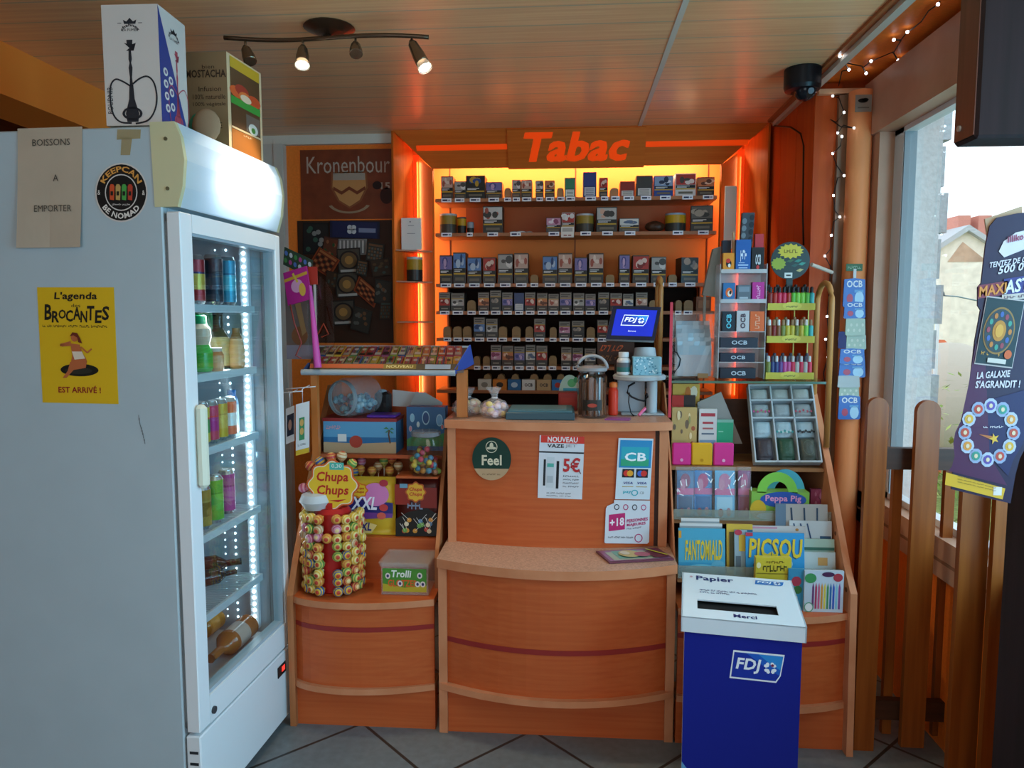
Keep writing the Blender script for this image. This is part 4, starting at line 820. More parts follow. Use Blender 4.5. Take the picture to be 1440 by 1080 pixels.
m = MB(); m.text(f, 'NOUVEAU', .18, .9, .85, .985, '#e8e2e0', 2, 1); m.text(f, 'VAZE', .18, .81, .55, .87, '#2a2a30', 2, 1); m.text(f, 'JET', .58, .81, .84, .87, '#8a8d94', 2); m.rect(f, 0, .725, 1, .75, '#2a2c30', 1)
m.text(f, '5€', .55, .43, .93, .66, M('#b8262a', .45), 3, 1); m.line(f, [(.9, .46), (.95, .41)], .003, M('#5a1a1a', .5), 3)
for k, t in enumerate(('~iiiiiii', '~iiiiii iiiii', '~iiiiiiiiiii', '~ii iiiiii')): m.text(f, t, .56, .35 - k * .055, .92, .38 - k * .055, '#5a5d64', 2)
m.text(f, '~iii iiiii iiiiiiii iiiiii', .2, .07, .75, .1, '#6a6d74', 2); m.text(f, '~iiiiiiii iii iiii', .2, .03, .75, .055, '#6a6d74', 2); m.build('lettering', s_)
m = MB(); m.rect(f, .11, .2, .16, .62, '#23252a'); m.rect(f, .18, .17, .35, .66, '#c3cbd0'); m.rect(f, .19, .5, .34, .56, '#4fa79a', 2); m.rect(f, .2, .25, .33, .36, '#aab3ba', 2); m.rect(f, .4, .16, .46, .6, '#1a1b1f'); m.build('device_picture', s_)
f = cf((870, 616), (919, 617), (865, 702)); s_ = thing('card_payment_sticker', 'tall card payment sticker with blue and green panel on the counter front', 'sticker', f.p(.5, 0))
m = MB(); m.card(f, M('#c7d3da', .4), .0006); m.rect(f, .05, .52, .97, .97, M('#2a86b8', .4), 1); m.rect(f, .1, .55, .9, .86, M('#2aa0b0', .4), 2); m.rect(f, .1, .55, .9, .66, M('#2f9a72', .4), 3); m.build('sheet', s_)
m = MB(); m.text(f, 'CB', .2, .63, .82, .77, '#e6ecee', 4, 1)
for k in (0, 1):
    x = .16 + k * .4; m.rect(f, x, .36, x + .34, .50, '#1d2026', 2); m.ell(f, x + .12, .43, .09, .05, M(('#c8342a', '#3a62b8')[k], .4), 3, 14); m.ell(f, x + .22, .43, .09, .05, M(('#d99a2a', '#c8342a')[k], .4), 4, 14); m.text(f, 'VISA', x + .05, .25, x + .32, .29, '#3a4a86', 2, 1, .2); m.rect(f, x + .02, .205, x + .34, .215, '#b0963a', 2)
m.text(f, 'pay', .22, .09, .45, .14, '#3aa7b5', 2, 1); m.ring(f, .55, .11, .1, .05, .3, M('#3aa7b5', .4), 2); m.text(f, 'CB', .7, .09, .82, .13, '#7a8a90', 2); m.build('lettering', s_)
f = cf((864, 702), (914, 704), (850, 764)); f = cf((851, 703), (914, 704), (850, 764)); s_ = thing('adults_only_sticker', 'white adults only sticker with a magenta square below the card sticker', 'sticker', f.p(.5, 0))
m = MB(); m.slab(f, [(0, .02), (.03, 0), (.96, 0), (1, .04), (1, 1), (.2, 1), (.2, .93), (.05, .86), (.02, .8)], M('#cdd3da', .4), .0006)
for k in range(4): m.ring(f, .26 + k * .2, .84, .06, .07, .3, M(('#3a3a44', '#b03a6a', '#3a3a44', '#b03a6a')[k], .4), 1, 10)
m.build('sheet', s_); m = MB(); mg = M('#b8286a', .4); fr2 = Fr(f.p(.09, .28), f.ux * .36 + f.uy * .05, f.uy * .38); m.rect(fr2, 0, 0, 1, 1, mg, 1); m.text(fr2, '+18', .06, .25, .94, .75, '#e6e0e6', 2, 1); fr3 = Fr(f.p(.49, .36), f.ux * .47 + f.uy * .06, f.uy * .2); m.text(fr3, 'PERSONNES', 0, .62, 1, 1, mg, 2, 1); m.text(fr3, 'MAJEURES', 0, .1, .9, .5, mg, 2, 1); m.text(fr3, '~iiii iiiiiii', 0, -.2, .7, 0, '#5a5a66', 2); m.text(f, '~iiiii iiiiii iiii iiiiiii', .08, .12, .64, .17, '#5a5a66', 2); m.ring(f, .76, .13, .09, .1, .2, mg, 2); m.build('lettering', s_)
# magazine on the ledge
z = .641; pts = [atz(838, 777, z), atz(925, 778, z), atz(948, 788, z), atz(857, 793, z)]
f = Fr(pts[3], pts[2] - pts[3], pts[0] - pts[3]); m = MB(); m.M = Matrix.Translation((0, 0, .006)); m.prism([p for p in (f.p(0, 0), f.p(1, 0), f.p(1, 1), f.p(0, 1))], (0, 0, -.0055), M('#6a3a4a', .4))
for x0, y0, x1, y1, c in ((.03, .05, .97, .95, '#8a5a7a'), (.1, .1, .8, .8, '#9aa08a'), (.2, .2, .6, .85, '#6a9a8a'), (.72, .1, .95, .9, '#5a2a3a')): m.rect(f, x0, y0, x1, y1, M(c, .35), 1 + x0 * 10)
m.ell(f, .42, .5, .16, .3, M('#b9a062', .35), 9); m.ell(f, .36, .55, .07, .15, M('#c9b9a0', .35), 11); m.ell(f, .6, .4, .12, .2, M('#a04a5a', .35), 10); m.line(f, [(.75, .8), (.95, .2)], .008, M('#b0a832', .35), 12)
tag(m.build('ledge_magazine'), 'colourful magazine lying flat on the counter bag ledge', 'magazine')
# ---- things on the worktop
CLEAR = glass('clear_plastic', (.96, .97, .97), .06, .12); FILM = film('sweet_bag_film', '#dfe3e6', .22)
def sweets_bag(u0, u1, v0, v1, y, label, cols):
    a, b, _, _ = R(u0, v0, u1, v1, y); cx, w = (a + b) / 2, (b - a); top = aty((u0 + u1) / 2, v0, y).z
    t = thing('sweets_bag', label, 'bag', (cx, y, CT), 'tied bags of sweets'); rnd = random.Random(int(u0)); hh = (top - CT) * .62
    m = MB(); pr = [(w * .40, 0), (w * .5, hh * .25), (w * .48, hh * .6), (w * .3, hh * .9), (w * .07, hh * 1.05), (w * .12, hh * 1.3), (w * .26, hh * 1.6)]
    m.lathe(pr, (cx, y, CT + .001), FILM, 14, caps=False)
    for i, v in enumerate(m.v):
        m.v[i] = v + Vector((rnd.uniform(-1, 1), rnd.uniform(-1, 1), rnd.uniform(-.3, .3))) * .006 * (v.z > CT + .01)
    m.build('film', t); m = MB()
    for k in range(46):
        r = w * .12; a_ = rnd.random() * 6.28; q = rnd.random() ** .5 * w * .34; zz = rnd.random() * hh * .8
        m.ball((cx + q * math.cos(a_), y + q * math.sin(a_), CT + r * .8 + zz * .8), r, M(cols[k % len(cols)], .5), 8, (1, .8, .8))
    m.build('sweets', t)['kind'] = 'stuff'
    MB(M('#d8d8dc', .3)).cyl((cx, y, CT + hh * 1.04), (cx, y, CT + hh * 1.09), w * .1, None, None, 10).build('twist_tie', t)
sweets_bag(636, 680, 545, 587, 2.83, 'tied clear bag of cream and pink marshmallows at the counter corner', ('#d9c3a0', '#dcb0a8', '#e6d9c9', '#c9b080'))
sweets_bag(674, 717, 545, 591, 2.76, 'tied clear bag of lilac and yellow sweets beside the dark coin tray', ('#c9a8c4', '#d9c07a', '#e0ccd8', '#d9b0a0'))
a, b, z0, z1 = R(711, 572, 808, 591, 2.70); m = MB(M('#2c4a55', .35)); m.box(a, b, 2.69, 2.90, CT, CT + .028, None, .003).box(a + .008, b - .008, 2.70, 2.89, CT + .026, CT + .034, '#3e6670', .002).box(a + .012, b - .03, 2.72, 2.87, CT + .034, CT + .0355, M('#587f86', .3))
tag(m.build('coin_tray'), 'low dark teal coin tray with a lid on the counter worktop', 'tray')
a, b, z0, z1 = R(785, 552, 812, 574, 2.98); tag(MB(M('#9c2418', .45)).box(a, b, 2.98, 3.05, CT, z1, None, .003).box(a + .01, b - .01, 2.977, 2.98, CT + .02, z1 - .02, '#ab3222').build('red_box'), 'small red box standing behind the coin tray', 'box')
f = fry(786, 527, 816, 556, 3.06); fo = thing('round_promo_card', 'half hidden round green and white promo card behind the cigar jar', 'card', f.p(.5, 0)); m = MB(); m.slab(Fr((f.o.x, 3.06, CT), f.ux, (0, 0, f.p(0, 1).z - CT)), [(.5 + .5 * math.cos(t), .45 + .55 * math.sin(t)) for t in [PI * k / 16 for k in range(17)]] + [(0, .0), (1, .0)], M('#a9c4b4', .5), .003); m.build('card', fo); m = MB(); m.rect(f, .2, .05, 1, .35, '#3a9ab0', 1); m.ell(f, .6, .6, .2, .2, M('#5aa86a', .5), 1); m.ell(f, .8, .75, .12, .14, M('#3a8a5a', .5), 2); m.build('print', fo)
# cigar jar
cj = aty(832, 586, 2.80); jx, jy, jr = cj.x, 2.80, .058; zt_ = aty(832, 500, 2.8).z; jh = (zt_ - CT) * .66
j = thing('cigar_jar', 'clear jar packed with brown cigars under a grey arched handle on the worktop', 'jar', (jx, jy, CT))
MB(CLEAR).lathe([(jr * .95, .0), (jr, .006), (jr, jh), (jr * .86, jh + .012), (jr * .86, jh + .02)], (jx, jy, CT), None, 22).build('glass', j)
m = MB(); rnd = random.Random(5)
for k in range(24):
    a_ = k * 2.4; q = jr * .86 * math.sqrt((k + .5) / 24); x, y = jx + q * math.cos(a_), jy + q * math.sin(a_); c = ('#6a4024', '#7d4c2a', '#56331c')[k % 3]
    m.cyl((x, y, CT + .008), (x + rnd.uniform(-.004, .004), y, CT + jh * rnd.uniform(.82, .98)), .0075, .006, M(c, .7), 8)
o = m.build('cigars', j); o['kind'] = 'stuff'
MB(M('#8d8f92', .3)).lathe([(jr * .9, 0), (jr * .98, .004), (jr * .98, .014), (jr * .5, .022)], (jx, jy, CT + jh + .02), None, 22).build('lid', j)
zz = CT + jh + .03; MB(M('#9a9ca0', .3)).tube([(jx + jr * .98 * math.cos(t), jy, zz + (zt_ - zz) * math.sin(t)) for t in [PI * k / 14 for k in range(15)]], .006).build('handle', j)
f = Fr((jx - .03, jy - jr - .001, CT + .025), (.06, 0, 0), (0, 0, .055)); m = MB(M('#2a241e', .4)); 
vs = []; nn = 8
for k in range(nn + 1):
    t = math.radians(-90 + (k / nn - .5) * 75)
    for zz in (.03, .07): vs.append((jx + (jr + .001) * math.cos(t), jy + (jr + .001) * math.sin(t), CT + zz))
m.add(vs, [(2 * k, 2 * k + 2, 2 * k + 3, 2 * k + 1) for k in range(nn)]); fz = Fr((jx - .022, jy - jr - .0025, CT + .035), (.044, 0, 0), (0, 0, .03)); m.ell(fz, .5, .5, .4, .25, M('#a03a2a', .4), 1); m.build('label', j)
# red bottle, terminal, items
p = aty(862, 588, 2.86); tag(MB().lathe([(.017, 0), (.019, .005), (.019, .095), (.014, .105), (.014, .108), (.016, .109), (.016, .125), (.008, .128)], (p.x, 2.86, CT), None, 14, mfun=lambda j: M('#d23a22', .35) if j < 4 else M('#e07a34', .35)).build('red_dispenser'), 'slim red dispenser bottle with orange top beside the cigar jar', 'bottle')
TY = 2.90
tm = thing('lottery_terminal', 'grey lottery terminal with blue screen on a post stand on the counter worktop', 'terminal', (aty(905, 590, TY).x, TY, CT))
GR = M('#a9b4ba', .35); a, b, z0, z1 = R(868, 533, 907, 588, TY)
px_ = aty(916, 560, TY).x; zt2 = aty(900, 534, TY).z
MB(GR).box(a + .012, px_ + .045, TY - .05, TY + .09, CT, CT + .008, None, .003).build('base', tm)
MB(M('#8f9aa2', .4)).box(a, b, TY + .0, TY + .02, CT + .008, zt2, None, .003).build('back_plate', tm)
MB(GR).cyl((px_, TY - .01, CT + .008), (px_, TY - .01, zt2), .021).build('post', tm)
c = aty(899, 530, TY); MB(GR).lathe([(.085, 0), (.1, .004), (.102, .016), (.095, .022)], (c.x, TY, zt2), None, 30).build('round_shelf', tm)
SHT = zt2 + .0225
m = MB(GR); m.cyl((c.x + .025, TY + .04, SHT), (c.x + .025, TY + .05, SHT + .10), .055, .04); m.build('neck', tm)
tl, tr, bl, br = aty(862, 430, TY), aty(930, 432, TY), aty(852, 477, TY - .03), aty(921, 481, TY - .03)
f = frq(tl, tr, bl); m = MB(M('#b3bfc6', .35)); m.prism([f.p(0, 0), f.p(1, 0), f.p(1, 1), f.p(0, 1)], -f.n * .035); so = m.build('screen_housing', tm)
m = MB(M('#0e1430', .5)); m.rect(f, 0, 0, 1, 1, None, 1); m.build('bezel', so)
m = MB(M('#1428b0', .5, emit=.7)); m.rect(f, .09, .12, .93, .9, None, 2); m.build('display', so)
def fdj(m, f, x0, y0, x1, y1, l=3, emit=0, bgc='#2a7fd0'):
    w = M('#e6f0f6', .35, emit=emit); dx, dy = x1 - x0, y1 - y0
    q = lambda x, y: (x0 + dx * x, y0 + dy * y)
    m.poly(f, [q(.06, 1), q(1, 1), q(.94, .25), q(.86, 0), q(0, 0)], w, l); m.poly(f, [q(.08, .94), q(.975, .94), q(.92, .26), q(.85, .06), q(.03, .06)], M('#12309c' if bgc != '#2a70b8' else bgc, .35, emit=emit * .8), l + 1)
    if bgc != '#2a70b8':
        m.poly(f, [q(.30, .94), q(.975, .94), q(.92, .26), q(.66, .5)], M('#1a5cc0', .35, emit=emit * .8), l + 1.4); m.poly(f, [q(.52, .94), q(.975, .94), q(.935, .45), q(.7, .7)], M('#2a8ad4', .35, emit=emit * .8), l + 1.7)
    ff = Fr(f.p(x0, y0), f.ux * dx, f.uy * dy); m.text(ff, 'FDJ', .11, .24, .58, .76, w, l + 2, 1, .18)
    asp = ff.ux.length / ff.uy.length
    for k in range(4):
        a = math.radians(50 + 90 * k); ca, sa = math.cos(a), math.sin(a); pt = [(.035, 0), (.06, .05), (.10, .055), (.115, .02), (.10, 0), (.115, -.02), (.10, -.055), (.06, -.05)]
        m.poly(ff, [(.745 + (x * ca - y * sa) * 1.05, .5 + (x * sa + y * ca) * asp * 1.05) for x, y in pt], w, l + 2)
    m.ell(ff, .785, .60, .028, .028 * asp, M('#7a2448', .4), l + 3, 8)
m = MB(); fdj(m, f, .24, .42, .78, .74, 4, .8); m.text(f, 'Bienvenue', .42, .24, .58, .29, M('#e6f0f6', .35, emit=.7), 4); m.build('screen_logo', so)
p = aty(877, 520, TY - .05); bt = thing('white_bottle', 'white bottle with a dark green label on the terminal shelf', 'bottle', (p.x, TY - .04, SHT)); rr = .026
MB(M('#c9cfd2', .3)).lathe([(rr * .92, 0), (rr, .004), (rr, .055), (rr * .8, .064), (rr * .62, .067), (rr * .75, .068), (rr * .75, .085), (rr * .7, .087)], (p.x, TY - .04, SHT), None, 18).build('body', bt)
m = MB(); m.lathe([(rr + .0006, .012), (rr + .0006, .03)], (p.x, TY - .04, SHT), '#2f6a68', 18, caps=False); m.lathe([(rr + .0006, .03), (rr + .0006, .048)], (p.x, TY - .04, SHT), '#5a5f66', 18, caps=False); m.build('label', bt)
a, b, z0, z1 = R(890, 498, 930, 522, TY - .06); fb = Fr((a, TY - .07, SHT), (b - a, .0, 0), (0, 0, .07)); m = MB(M('#7fb8cc', .4)).box(a, b, TY - .07, TY - .015, SHT, SHT + .07, None, .001); rnd = random.Random(9)
for k in range(60): x, y = rnd.random() * .9 + .03, rnd.random() * .9 + .03; m.rect(fb, x, y, x + .05, y + .06, M(('#3f7f9a', '#d3ecf4', '#5a96ac')[k % 3], .4), 1 + k % 4)
tag(m.build('blue_tissue_box'), 'small speckled light blue box on the terminal shelf beside the white bottle', 'box')
f = fry(840, 481, 892, 512, 3.04); m = MB(M('#40261a', .5)); m.card(Fr(Vector((f.o.x, 3.04, f.o.z)), f.ux, f.uy), None, .004); m.text(f, '~iiiiii', .05, .55, .7, .9, '#c2582a', 1, 1, .25); m.text(f, '~iiii ii', .1, .12, .6, .42, '#8a5a34', 1, 1, .25); m.M = None; x0 = f.p(.5, 0).x; m.box(x0 - .004, x0 + .004, 3.045, 3.052, CT, f.o.z + .03)
tag(m.build('brown_script_sign'), 'small brown sign with orange script on a stem behind the terminal', 'sign')
cb = MB(M('#15151a', .4)); Y = TY - .06; cb.tube([aty(u, v, Y) for u, v in ((893, 538), (884, 543), (882, 552), (888, 558), (897, 562), (906, 564), (911, 558), (909, 553))], .0038).tube([aty(u, v, Y - .002) for u, v in ((885, 552), (884, 565), (887, 580), (893, 587))], .0022)
tag(cb.build('black_cable'), 'black looped cable with a plug hanging under the terminal shelf', 'cable')
p0, p1 = aty(898, 592, TY - .09), aty(908, 581, TY - .09); tag(MB(M('#d86a94', .4)).cyl((p0.x, TY - .09, CT + .006), (p1.x, TY - .07, CT + .03), .006).build('pink_lighter'), 'small pink lighter leaning on the terminal base', 'lighter')
a, b, _, _ = R(850, 590, 884, 598, 2.72); tag(MB(M('#8a4a8a', .4)).prism([(a, 2.71, CT), (b, 2.70, CT), (b + .01, 2.75, CT), (a + .02, 2.765, CT)], (0, 0, .005)).build('purple_leaflet'), 'small purple leaflet lying on the counter worktop edge', 'leaflet')
# ================================================================ SWEETS UNIT BESIDE THE FRIDGE
LU = thing('sweets_display_unit', 'stepped orange wooden sweets display unit with a bowed base between fridge and counter', 'display unit', (-.73, 2.8, 0))
XL, XR = -1.0, -.468
arcwall(MB(BEECH), XL + .02, XR - .004, 2.525, .055, .17, .462, .012, None, .8).build('base_panel', LU)
arcwall(MB(RED), XL + .02, XR - .004, 2.5232, .0555, .375, .392, .002, None, .8).build('red_band', LU)
arcslab(MB(EDGE), XL + .01, XR - .002, 2.515, .06, 2.95, .462, .486, BEECH, EDGE, .8).build('bottom_shelf', LU)
arcslab(MB(EDGE), XL + .01, XR - .002, 2.515, .06, 2.6, .15, .172, None, None, .8).build('lower_rim', LU)
MB(BEECH).box(XL, XR - .002, 2.52, 2.55, 0, .15).build('plinth', LU)
prof = [(2.50, 0), (2.50, .49), (2.56, .60), (2.78, .93), (3.0, 1.2), (3.12, 1.2), (3.12, 0)]
MB(wood('side_panel_beech', '#a5663a', '#b5744a', (30, 30, 1.5))).prism([(XL, y, z) for y, z in prof], (.022, 0, 0)).build('side_panel', LU)
MB(wood('side_panel_beech', '', '')).prism([(XR - .018, y, z) for y, z in [(2.62, .486), (2.62, .6), (2.8, .93), (2.86, 1.04), (3.12, 1.04), (3.12, .486)]], (.014, 0, 0)).build('side_panel', LU)
MB(BEECH).box(XL + .022, XR - .018, 2.70, 2.712, .486, .636).build('riser', LU)
MB(BEECH).box(XL + .022, XR - .018, 2.695, 3.1, .636, .65).build('middle_shelf', LU)
MB(BEECH).box(XL + .022, XR - .018, 2.80, 3.1, .934, .948).build('upper_shelf', LU)
MB(BEECH).box(XL + .022, XR - .018, 2.97, 2.984, .65, .934).box(XL + .022, XR - .018, 3.1, 3.115, .486, 1.10).build('back_panel', LU)
MB(BEECH).box(-.645, XR - .018, 2.70, 2.80, .878, .886).build('side_ledge', LU)
POST = wood('orange_post', '#b8682e', '#c67a3c', (20, 20, 1.5))
x = aty(443, 560, 2.70).x; MB(POST).box(x - .012, x + .012, 2.69, 2.715, .83, 1.27).build('tray_post', LU)
x = aty(650, 545, 2.75).x; MB(POST).box(x - .02, x + .02, 2.74, 2.765, 1.106, 1.285).build('tray_post', LU)
# lollipop tower
tx, ty, tr_ = aty(470, 800, 2.60).x, 2.60, .095; zt_ = aty(470, 718, 2.6).z
tw = thing('lollipop_tower', 'red cylindrical lollipop stand with a flower shaped header on the bowed shelf', 'display stand', (tx, ty, .486))
MB(M('#b0201c', .4)).lathe([(.064, 0), (.068, .004), (.066, zt_ - .486), (.055, zt_ - .47)], (tx, ty, .4865), None, 24).build('drum', tw)
MB(M('#b9c0c4', .4)).lathe([(.04, 0), (.06, .03), (.05, .055), (.03, .06)], (tx - .055, ty - .02, zt_ + .012), None, 14).build('collar', tw)
fc = fry(431, 646, 505, 718, ty - .04); m = MB()
def flower(m, f, r0, c, l, lobes=8, amp=.08, t=None):
    pts = [(.5 + r0 * (1 + amp * math.cos(lobes * a)) * math.cos(a), .5 + r0 * (1 + amp * math.cos(lobes * a)) * math.sin(a)) for a in [2 * PI * k / 64 for k in range(64)]]
    if t: m.slab(f, pts, c, t)
    else: m.poly(f, pts, c, l)
flower(m, fc, .47, M('#cf5a24', .4), 0, t=.004); flower(m, fc, .44, M('#e8dcc0', .4), 1); flower(m, fc, .42, M('#e3b92e', .4), 2); sgn = m.build('header_card', tw)
m = MB(); rd = M('#b82a1e', .4); m.text(fc, 'Chupa', .2, .52, .8, .76, rd, 3, 1, .15); m.text(fc, 'Chups', .2, .26, .8, .5, rd, 3, 1, .15); m.poly(fc, [(.42, .2), (.76, .23), (.6, .17)], rd, 3); m.rect(fc, .45, .8, .72, .94, '#4fb0a0', 4); m.text(fc, '0,30', .49, .83, .68, .91, '#e6f0ea', 5); m.ell(fc, .35, .1, .08, .06, M('#c9c4b4', .4), 4); m.build('header_lettering', tw)
MB(M('#b0201c', .4)).box(tx - .012, tx + .012, ty - .045, ty - .038, zt_ - .03, fc.p(.5, .15).z).build('header_stem', tw)
LC = [('yellow', '#d0aa36', '#dcc884'), ('blue', '#3a5a96', '#cfa83a'), ('red', '#ac3a34', '#c98a4a'), ('pink', '#b85a74', '#cf94a4'), ('green', '#5a9046', '#c4b45a'), ('orange', '#c47434', '#d0a04a'), ('cream', '#cdbf9c', '#b98a5a')]
def lolly_mesh(c, L=.0225):
    m = MB(); r = .0185; an = [(.01, 2), (.22, 2), (.42, 1), (.75, 0), (1.0, 1), (1.25, 0), (1.7, 1), (2.1, 0), (2.6, 2)]
    cc = [M(c[1], .35), M(c[2], .35), M('#b8402e' if c[0] not in ('red', 'pink') else '#e0c48a', .35)]
    m.lathe([(r * math.sin(t), -r * math.cos(t)) for t, _ in an], (0, 0, 0), None, 12, (0, 1, 0), mfun=lambda j: cc[an[j][1]], caps=False)
    m.lathe([(.015, .009), (.009, .019), (.0022, .024), (.005, .029)], (0, 0, 0), M(c[2], .35), 8, (0, 1, 0), caps=False); return m.cyl((0, .012, 0), (0, L, 0), .0022, None, M('#e4e0d8', .5), 6)
LPR = {c[0]: proto('lolly' + c[0], lambda c=c: lolly_mesh(c)) for c in LC}; LPL = {c[0]: proto('longlolly' + c[0], lambda c=c: lolly_mesh(c, .06)) for c in LC}
def lolly(c, loc, rot, label, group):
    o = (LPR if 'rows' in group else LPL)[c].copy(); COL.objects.link(o); o.name = 'lollipop'; o.location = loc; o.rotation_euler = rot; return tag(o, label, 'lollipop', group)
rnd = random.Random(11); rows = 9
for r in range(rows):
    z = zt_ - .010 - r * .0322; n = 0
    for k in range(19):
        a_ = 2 * PI * k / 19 - PI / 2 + .1
        if math.sin(a_) > .35: continue
        if k == 0 and rnd.random() < .6 or rnd.random() < .05: continue
        n += 1; c = LC[0][0] if r == 0 and rnd.random() < .7 else rnd.choice(('yellow', 'blue', 'blue', 'red', 'yellow', 'orange', 'green') if r > 3 else ('yellow', 'green', 'pink', 'orange', 'cream'))[:]
        R_ = .100 + rnd.uniform(-.004, .004)
        lolly(c, (tx + R_ * math.cos(a_), ty + R_ * math.sin(a_), z + rnd.uniform(-.004, .004)), (rnd.uniform(-.15, .15), 0, a_ + PI / 2), f'{c} wrapped lollipop, {ORD[n - 1]} around in the {ORD[r]} row down of the tower', 'lollipops stuck in the tower rows')
for i, (u, v, c) in enumerate(((436, 655, 'red'), (450, 649, 'blue'), (466, 643, 'red'), (481, 641, 'cream'), (495, 652, 'green'), (427, 686, 'pink'))):
    p = aty(u, v, ty - .008); d = fc.p(.5, .5) - p; an = math.atan2(d.z, d.x)
    o = lolly(c, p, (0, 0, 0), f'{c} lollipop fanned around the flower header, {ORD[i]} of six', 'lollipops fanned around the tower header'); o.rotation_euler = Vector((d.x, 0, d.z)).to_track_quat('Y', 'Z').to_euler()
# bags of lollipops
def pouch(name, u0, v0, u1, v1, y, z, t, c, label, lean=.06, cat='bag'):
    a, b, z0, z1 = R(u0, v0, u1, v1, y); w, h = b - a, z1 - z; th = thing(name, label, cat, ((a + b) / 2, y, z)); n = 8; vs = []; fs = []
    for sgn_ in (-1, 1):
        for j in range(n + 1):
            for i in range(n + 1):
                x, q = i / n, j / n; bl = t * (1 - (2 * x - 1) ** 2) ** .5 * (1 - abs(2 * q - 1) ** 2.2) ** .7
                vs.append((a + w * x, y + lean * q * h + sgn_ * (bl * .5 + .0015), z + h * q))
    k = (n + 1) ** 2
    for s_i in (0, 1):
        for j in range(n):
            for i in range(n): o_ = s_i * k + j * (n + 1) + i; fs.append((o_, o_ + 1, o_ + n + 2, o_ + n + 1))
    for i in range(n):
        for j0 in (0, n * (n + 1)): fs.append((j0 + i, j0 + i + 1, k + j0 + i + 1, k + j0 + i))
        fs += [((i) * (n + 1), (i + 1) * (n + 1), k + (i + 1) * (n + 1), k + i * (n + 1)), (i * (n + 1) + n, (i + 1) * (n + 1) + n, k + (i + 1) * (n + 1) + n, k + i * (n + 1) + n)]
    m = MB(c if not isinstance(c, str) else M(c, .3)); m.add(vs, fs, None, True); m.build('bag_body', th)
    f = Fr((a, y - t * .5 - .003, z), (w, 0, 0), (0, lean * h, h)); return th, f
th, f = pouch('lollipop_bag', 478, 671, 556, 762, 2.73, .651, .05, '#c9a42a', 'yellow and blue bag of extra large lollipops on the middle shelf')
m = MB(); m.poly(f, [(.0, .60), (.06, .70), (.5, .62), (.98, .58), (.98, .40), (.5, .33), (.02, .42)], M('#26286e', .35), 1); m.poly(f, [(.3, .42), (.98, .40), (.97, .33), (.5, .30)], M('#6a3a86', .35), 2); m.ell(f, .67, .72, .24, .2, M('#c878b0', .4), 3, 24); m.text(f, 'XXL', .24, .46, .70, .68, '#dfe4ee', 5, 1, .2); m.text(f, 'XXL', .28, .1, .6, .24, '#26286e', 3, 1, .2); m.poly(f, [(.2, .14), (.4, .28), (.7, .2), (.6, .06), (.3, .05)], M('#d9c27a', .35), 2)
m.build('printed_front', th); m = MB(); flower(m, Fr(f.p(.22, .66), f.ux * .32, f.uy * .26), .48, M('#d9702a', .4), 4); flower(m, Fr(f.p(.22, .66), f.ux * .32, f.uy * .26), .4, M('#e3b92e', .4), 5); ff = Fr(f.p(.22, .66), f.ux * .32, f.uy * .26); m.text(ff, 'Chupa', .22, .52, .78, .72, rd, 6, 1); m.text(ff, 'Chups', .22, .28, .78, .48, rd, 6, 1)
for x, y, c in ((.82, .5, '#b83a3a'), (.78, .36, '#c85a4a'), (.12, .86, '#5a4a2a'), (.82, .92, '#a02a3a')): m.ell(f, x, y, .08, .06, M(c, .4), 6, 14)
m.build('logo_print', th)
th, f = pouch('lollipop_bag', 557, 672, 617, 760, 2.74, .651, .05, '#4a1612', 'dark red and black bag of lollipops beside the counter on the middle shelf')
m = MB(); m.poly(f, [(.02, .0), (.98, .02), (.98, .4), (.75, .5), (.3, .42), (.02, .3)], M('#17130f', .35), 1); m.rect(f, .0, .55, .35, .9, M('#8a2418', .35), 1); m.rect(f, .6, .5, .98, .85, M('#7a1f16', .35), 1); m.text(f, '~iiii', .3, .46, .66, .6, '#7a8aa0', 4, 1); m.build('printed_front', th)
m = MB(); ff = Fr(f.p(.26, .60), f.ux * .46, f.uy * .34); flower(m, ff, .5, M('#b8541e', .4), 3); flower(m, ff, .43, M('#d9a52e', .4), 4); m.text(ff, 'Chupa', .18, .52, .82, .74, rd, 5, 1, .1); m.text(ff, 'Chups', .18, .27, .82, .49, rd, 5, 1, .1)
rnd = random.Random(4)
for k in range(16):
    x, y = .1 + rnd.random() * .8, .08 + rnd.random() * .26; m.ell(f, x, y, .055, .04, M(('#c98a34', '#b83a2a', '#5a7fa0', '#d9c9a8', '#6a9a4a')[k % 5], .4), 3 + k * .3, 10); m.line(f, [(x, y), (x + rnd.uniform(-.2, .2), y + .12)], .0015, '#d9d4cc', 3 + k * .3)
m.rect(f, .12, .84, .3, .91, '#6a9ab0', 4); m.build('logo_print', th)
# loose lollipops standing behind the yellow bag
lb = thing('lollipop_box', 'low brown box of loose lollipops behind the yellow bag', 'box', (aty(525, 690, 2.82).x, 2.83, .651)); a, b, z0, z1 = R(487, 690, 565, 700, 2.83); m = MB(M('#6a3a1e', .5)); m.box(a, b, 2.79, 2.795, .651, z1 - .02).box(a, b, 2.88, 2.885, .651, z1 - .02).box(a, a + .005, 2.795, 2.88, .651, z1 - .02).box(b - .005, b, 2.795, 2.88, .651, z1 - .02).box(a + .005, b - .005, 2.795, 2.88, .66, .665).box(a + .005, b - .005, 2.795, 2.88, z1 - .055, z1 - .05); m.build('carton', lb)
for i, (u, v, c, dy) in enumerate(((494, 654, 'green', .0), (508, 649, 'pink', .03), (507, 660, 'orange', .0), (523, 662, 'orange', -.01), (532, 655, 'cream', .03), (540, 648, 'green', .03), (551, 645, 'red', .04), (548, 662, 'orange', -.01), (560, 655, 'cream', .02), (498, 664, 'blue', -.015))):
    p = aty(u, v, 2.83 + dy); lolly(c, p, (-PI / 2, 0, 0), f'{c} lollipop standing loose behind the yellow bag, {ORD[i]} of ten', 'loose lollipops behind the yellow bag')
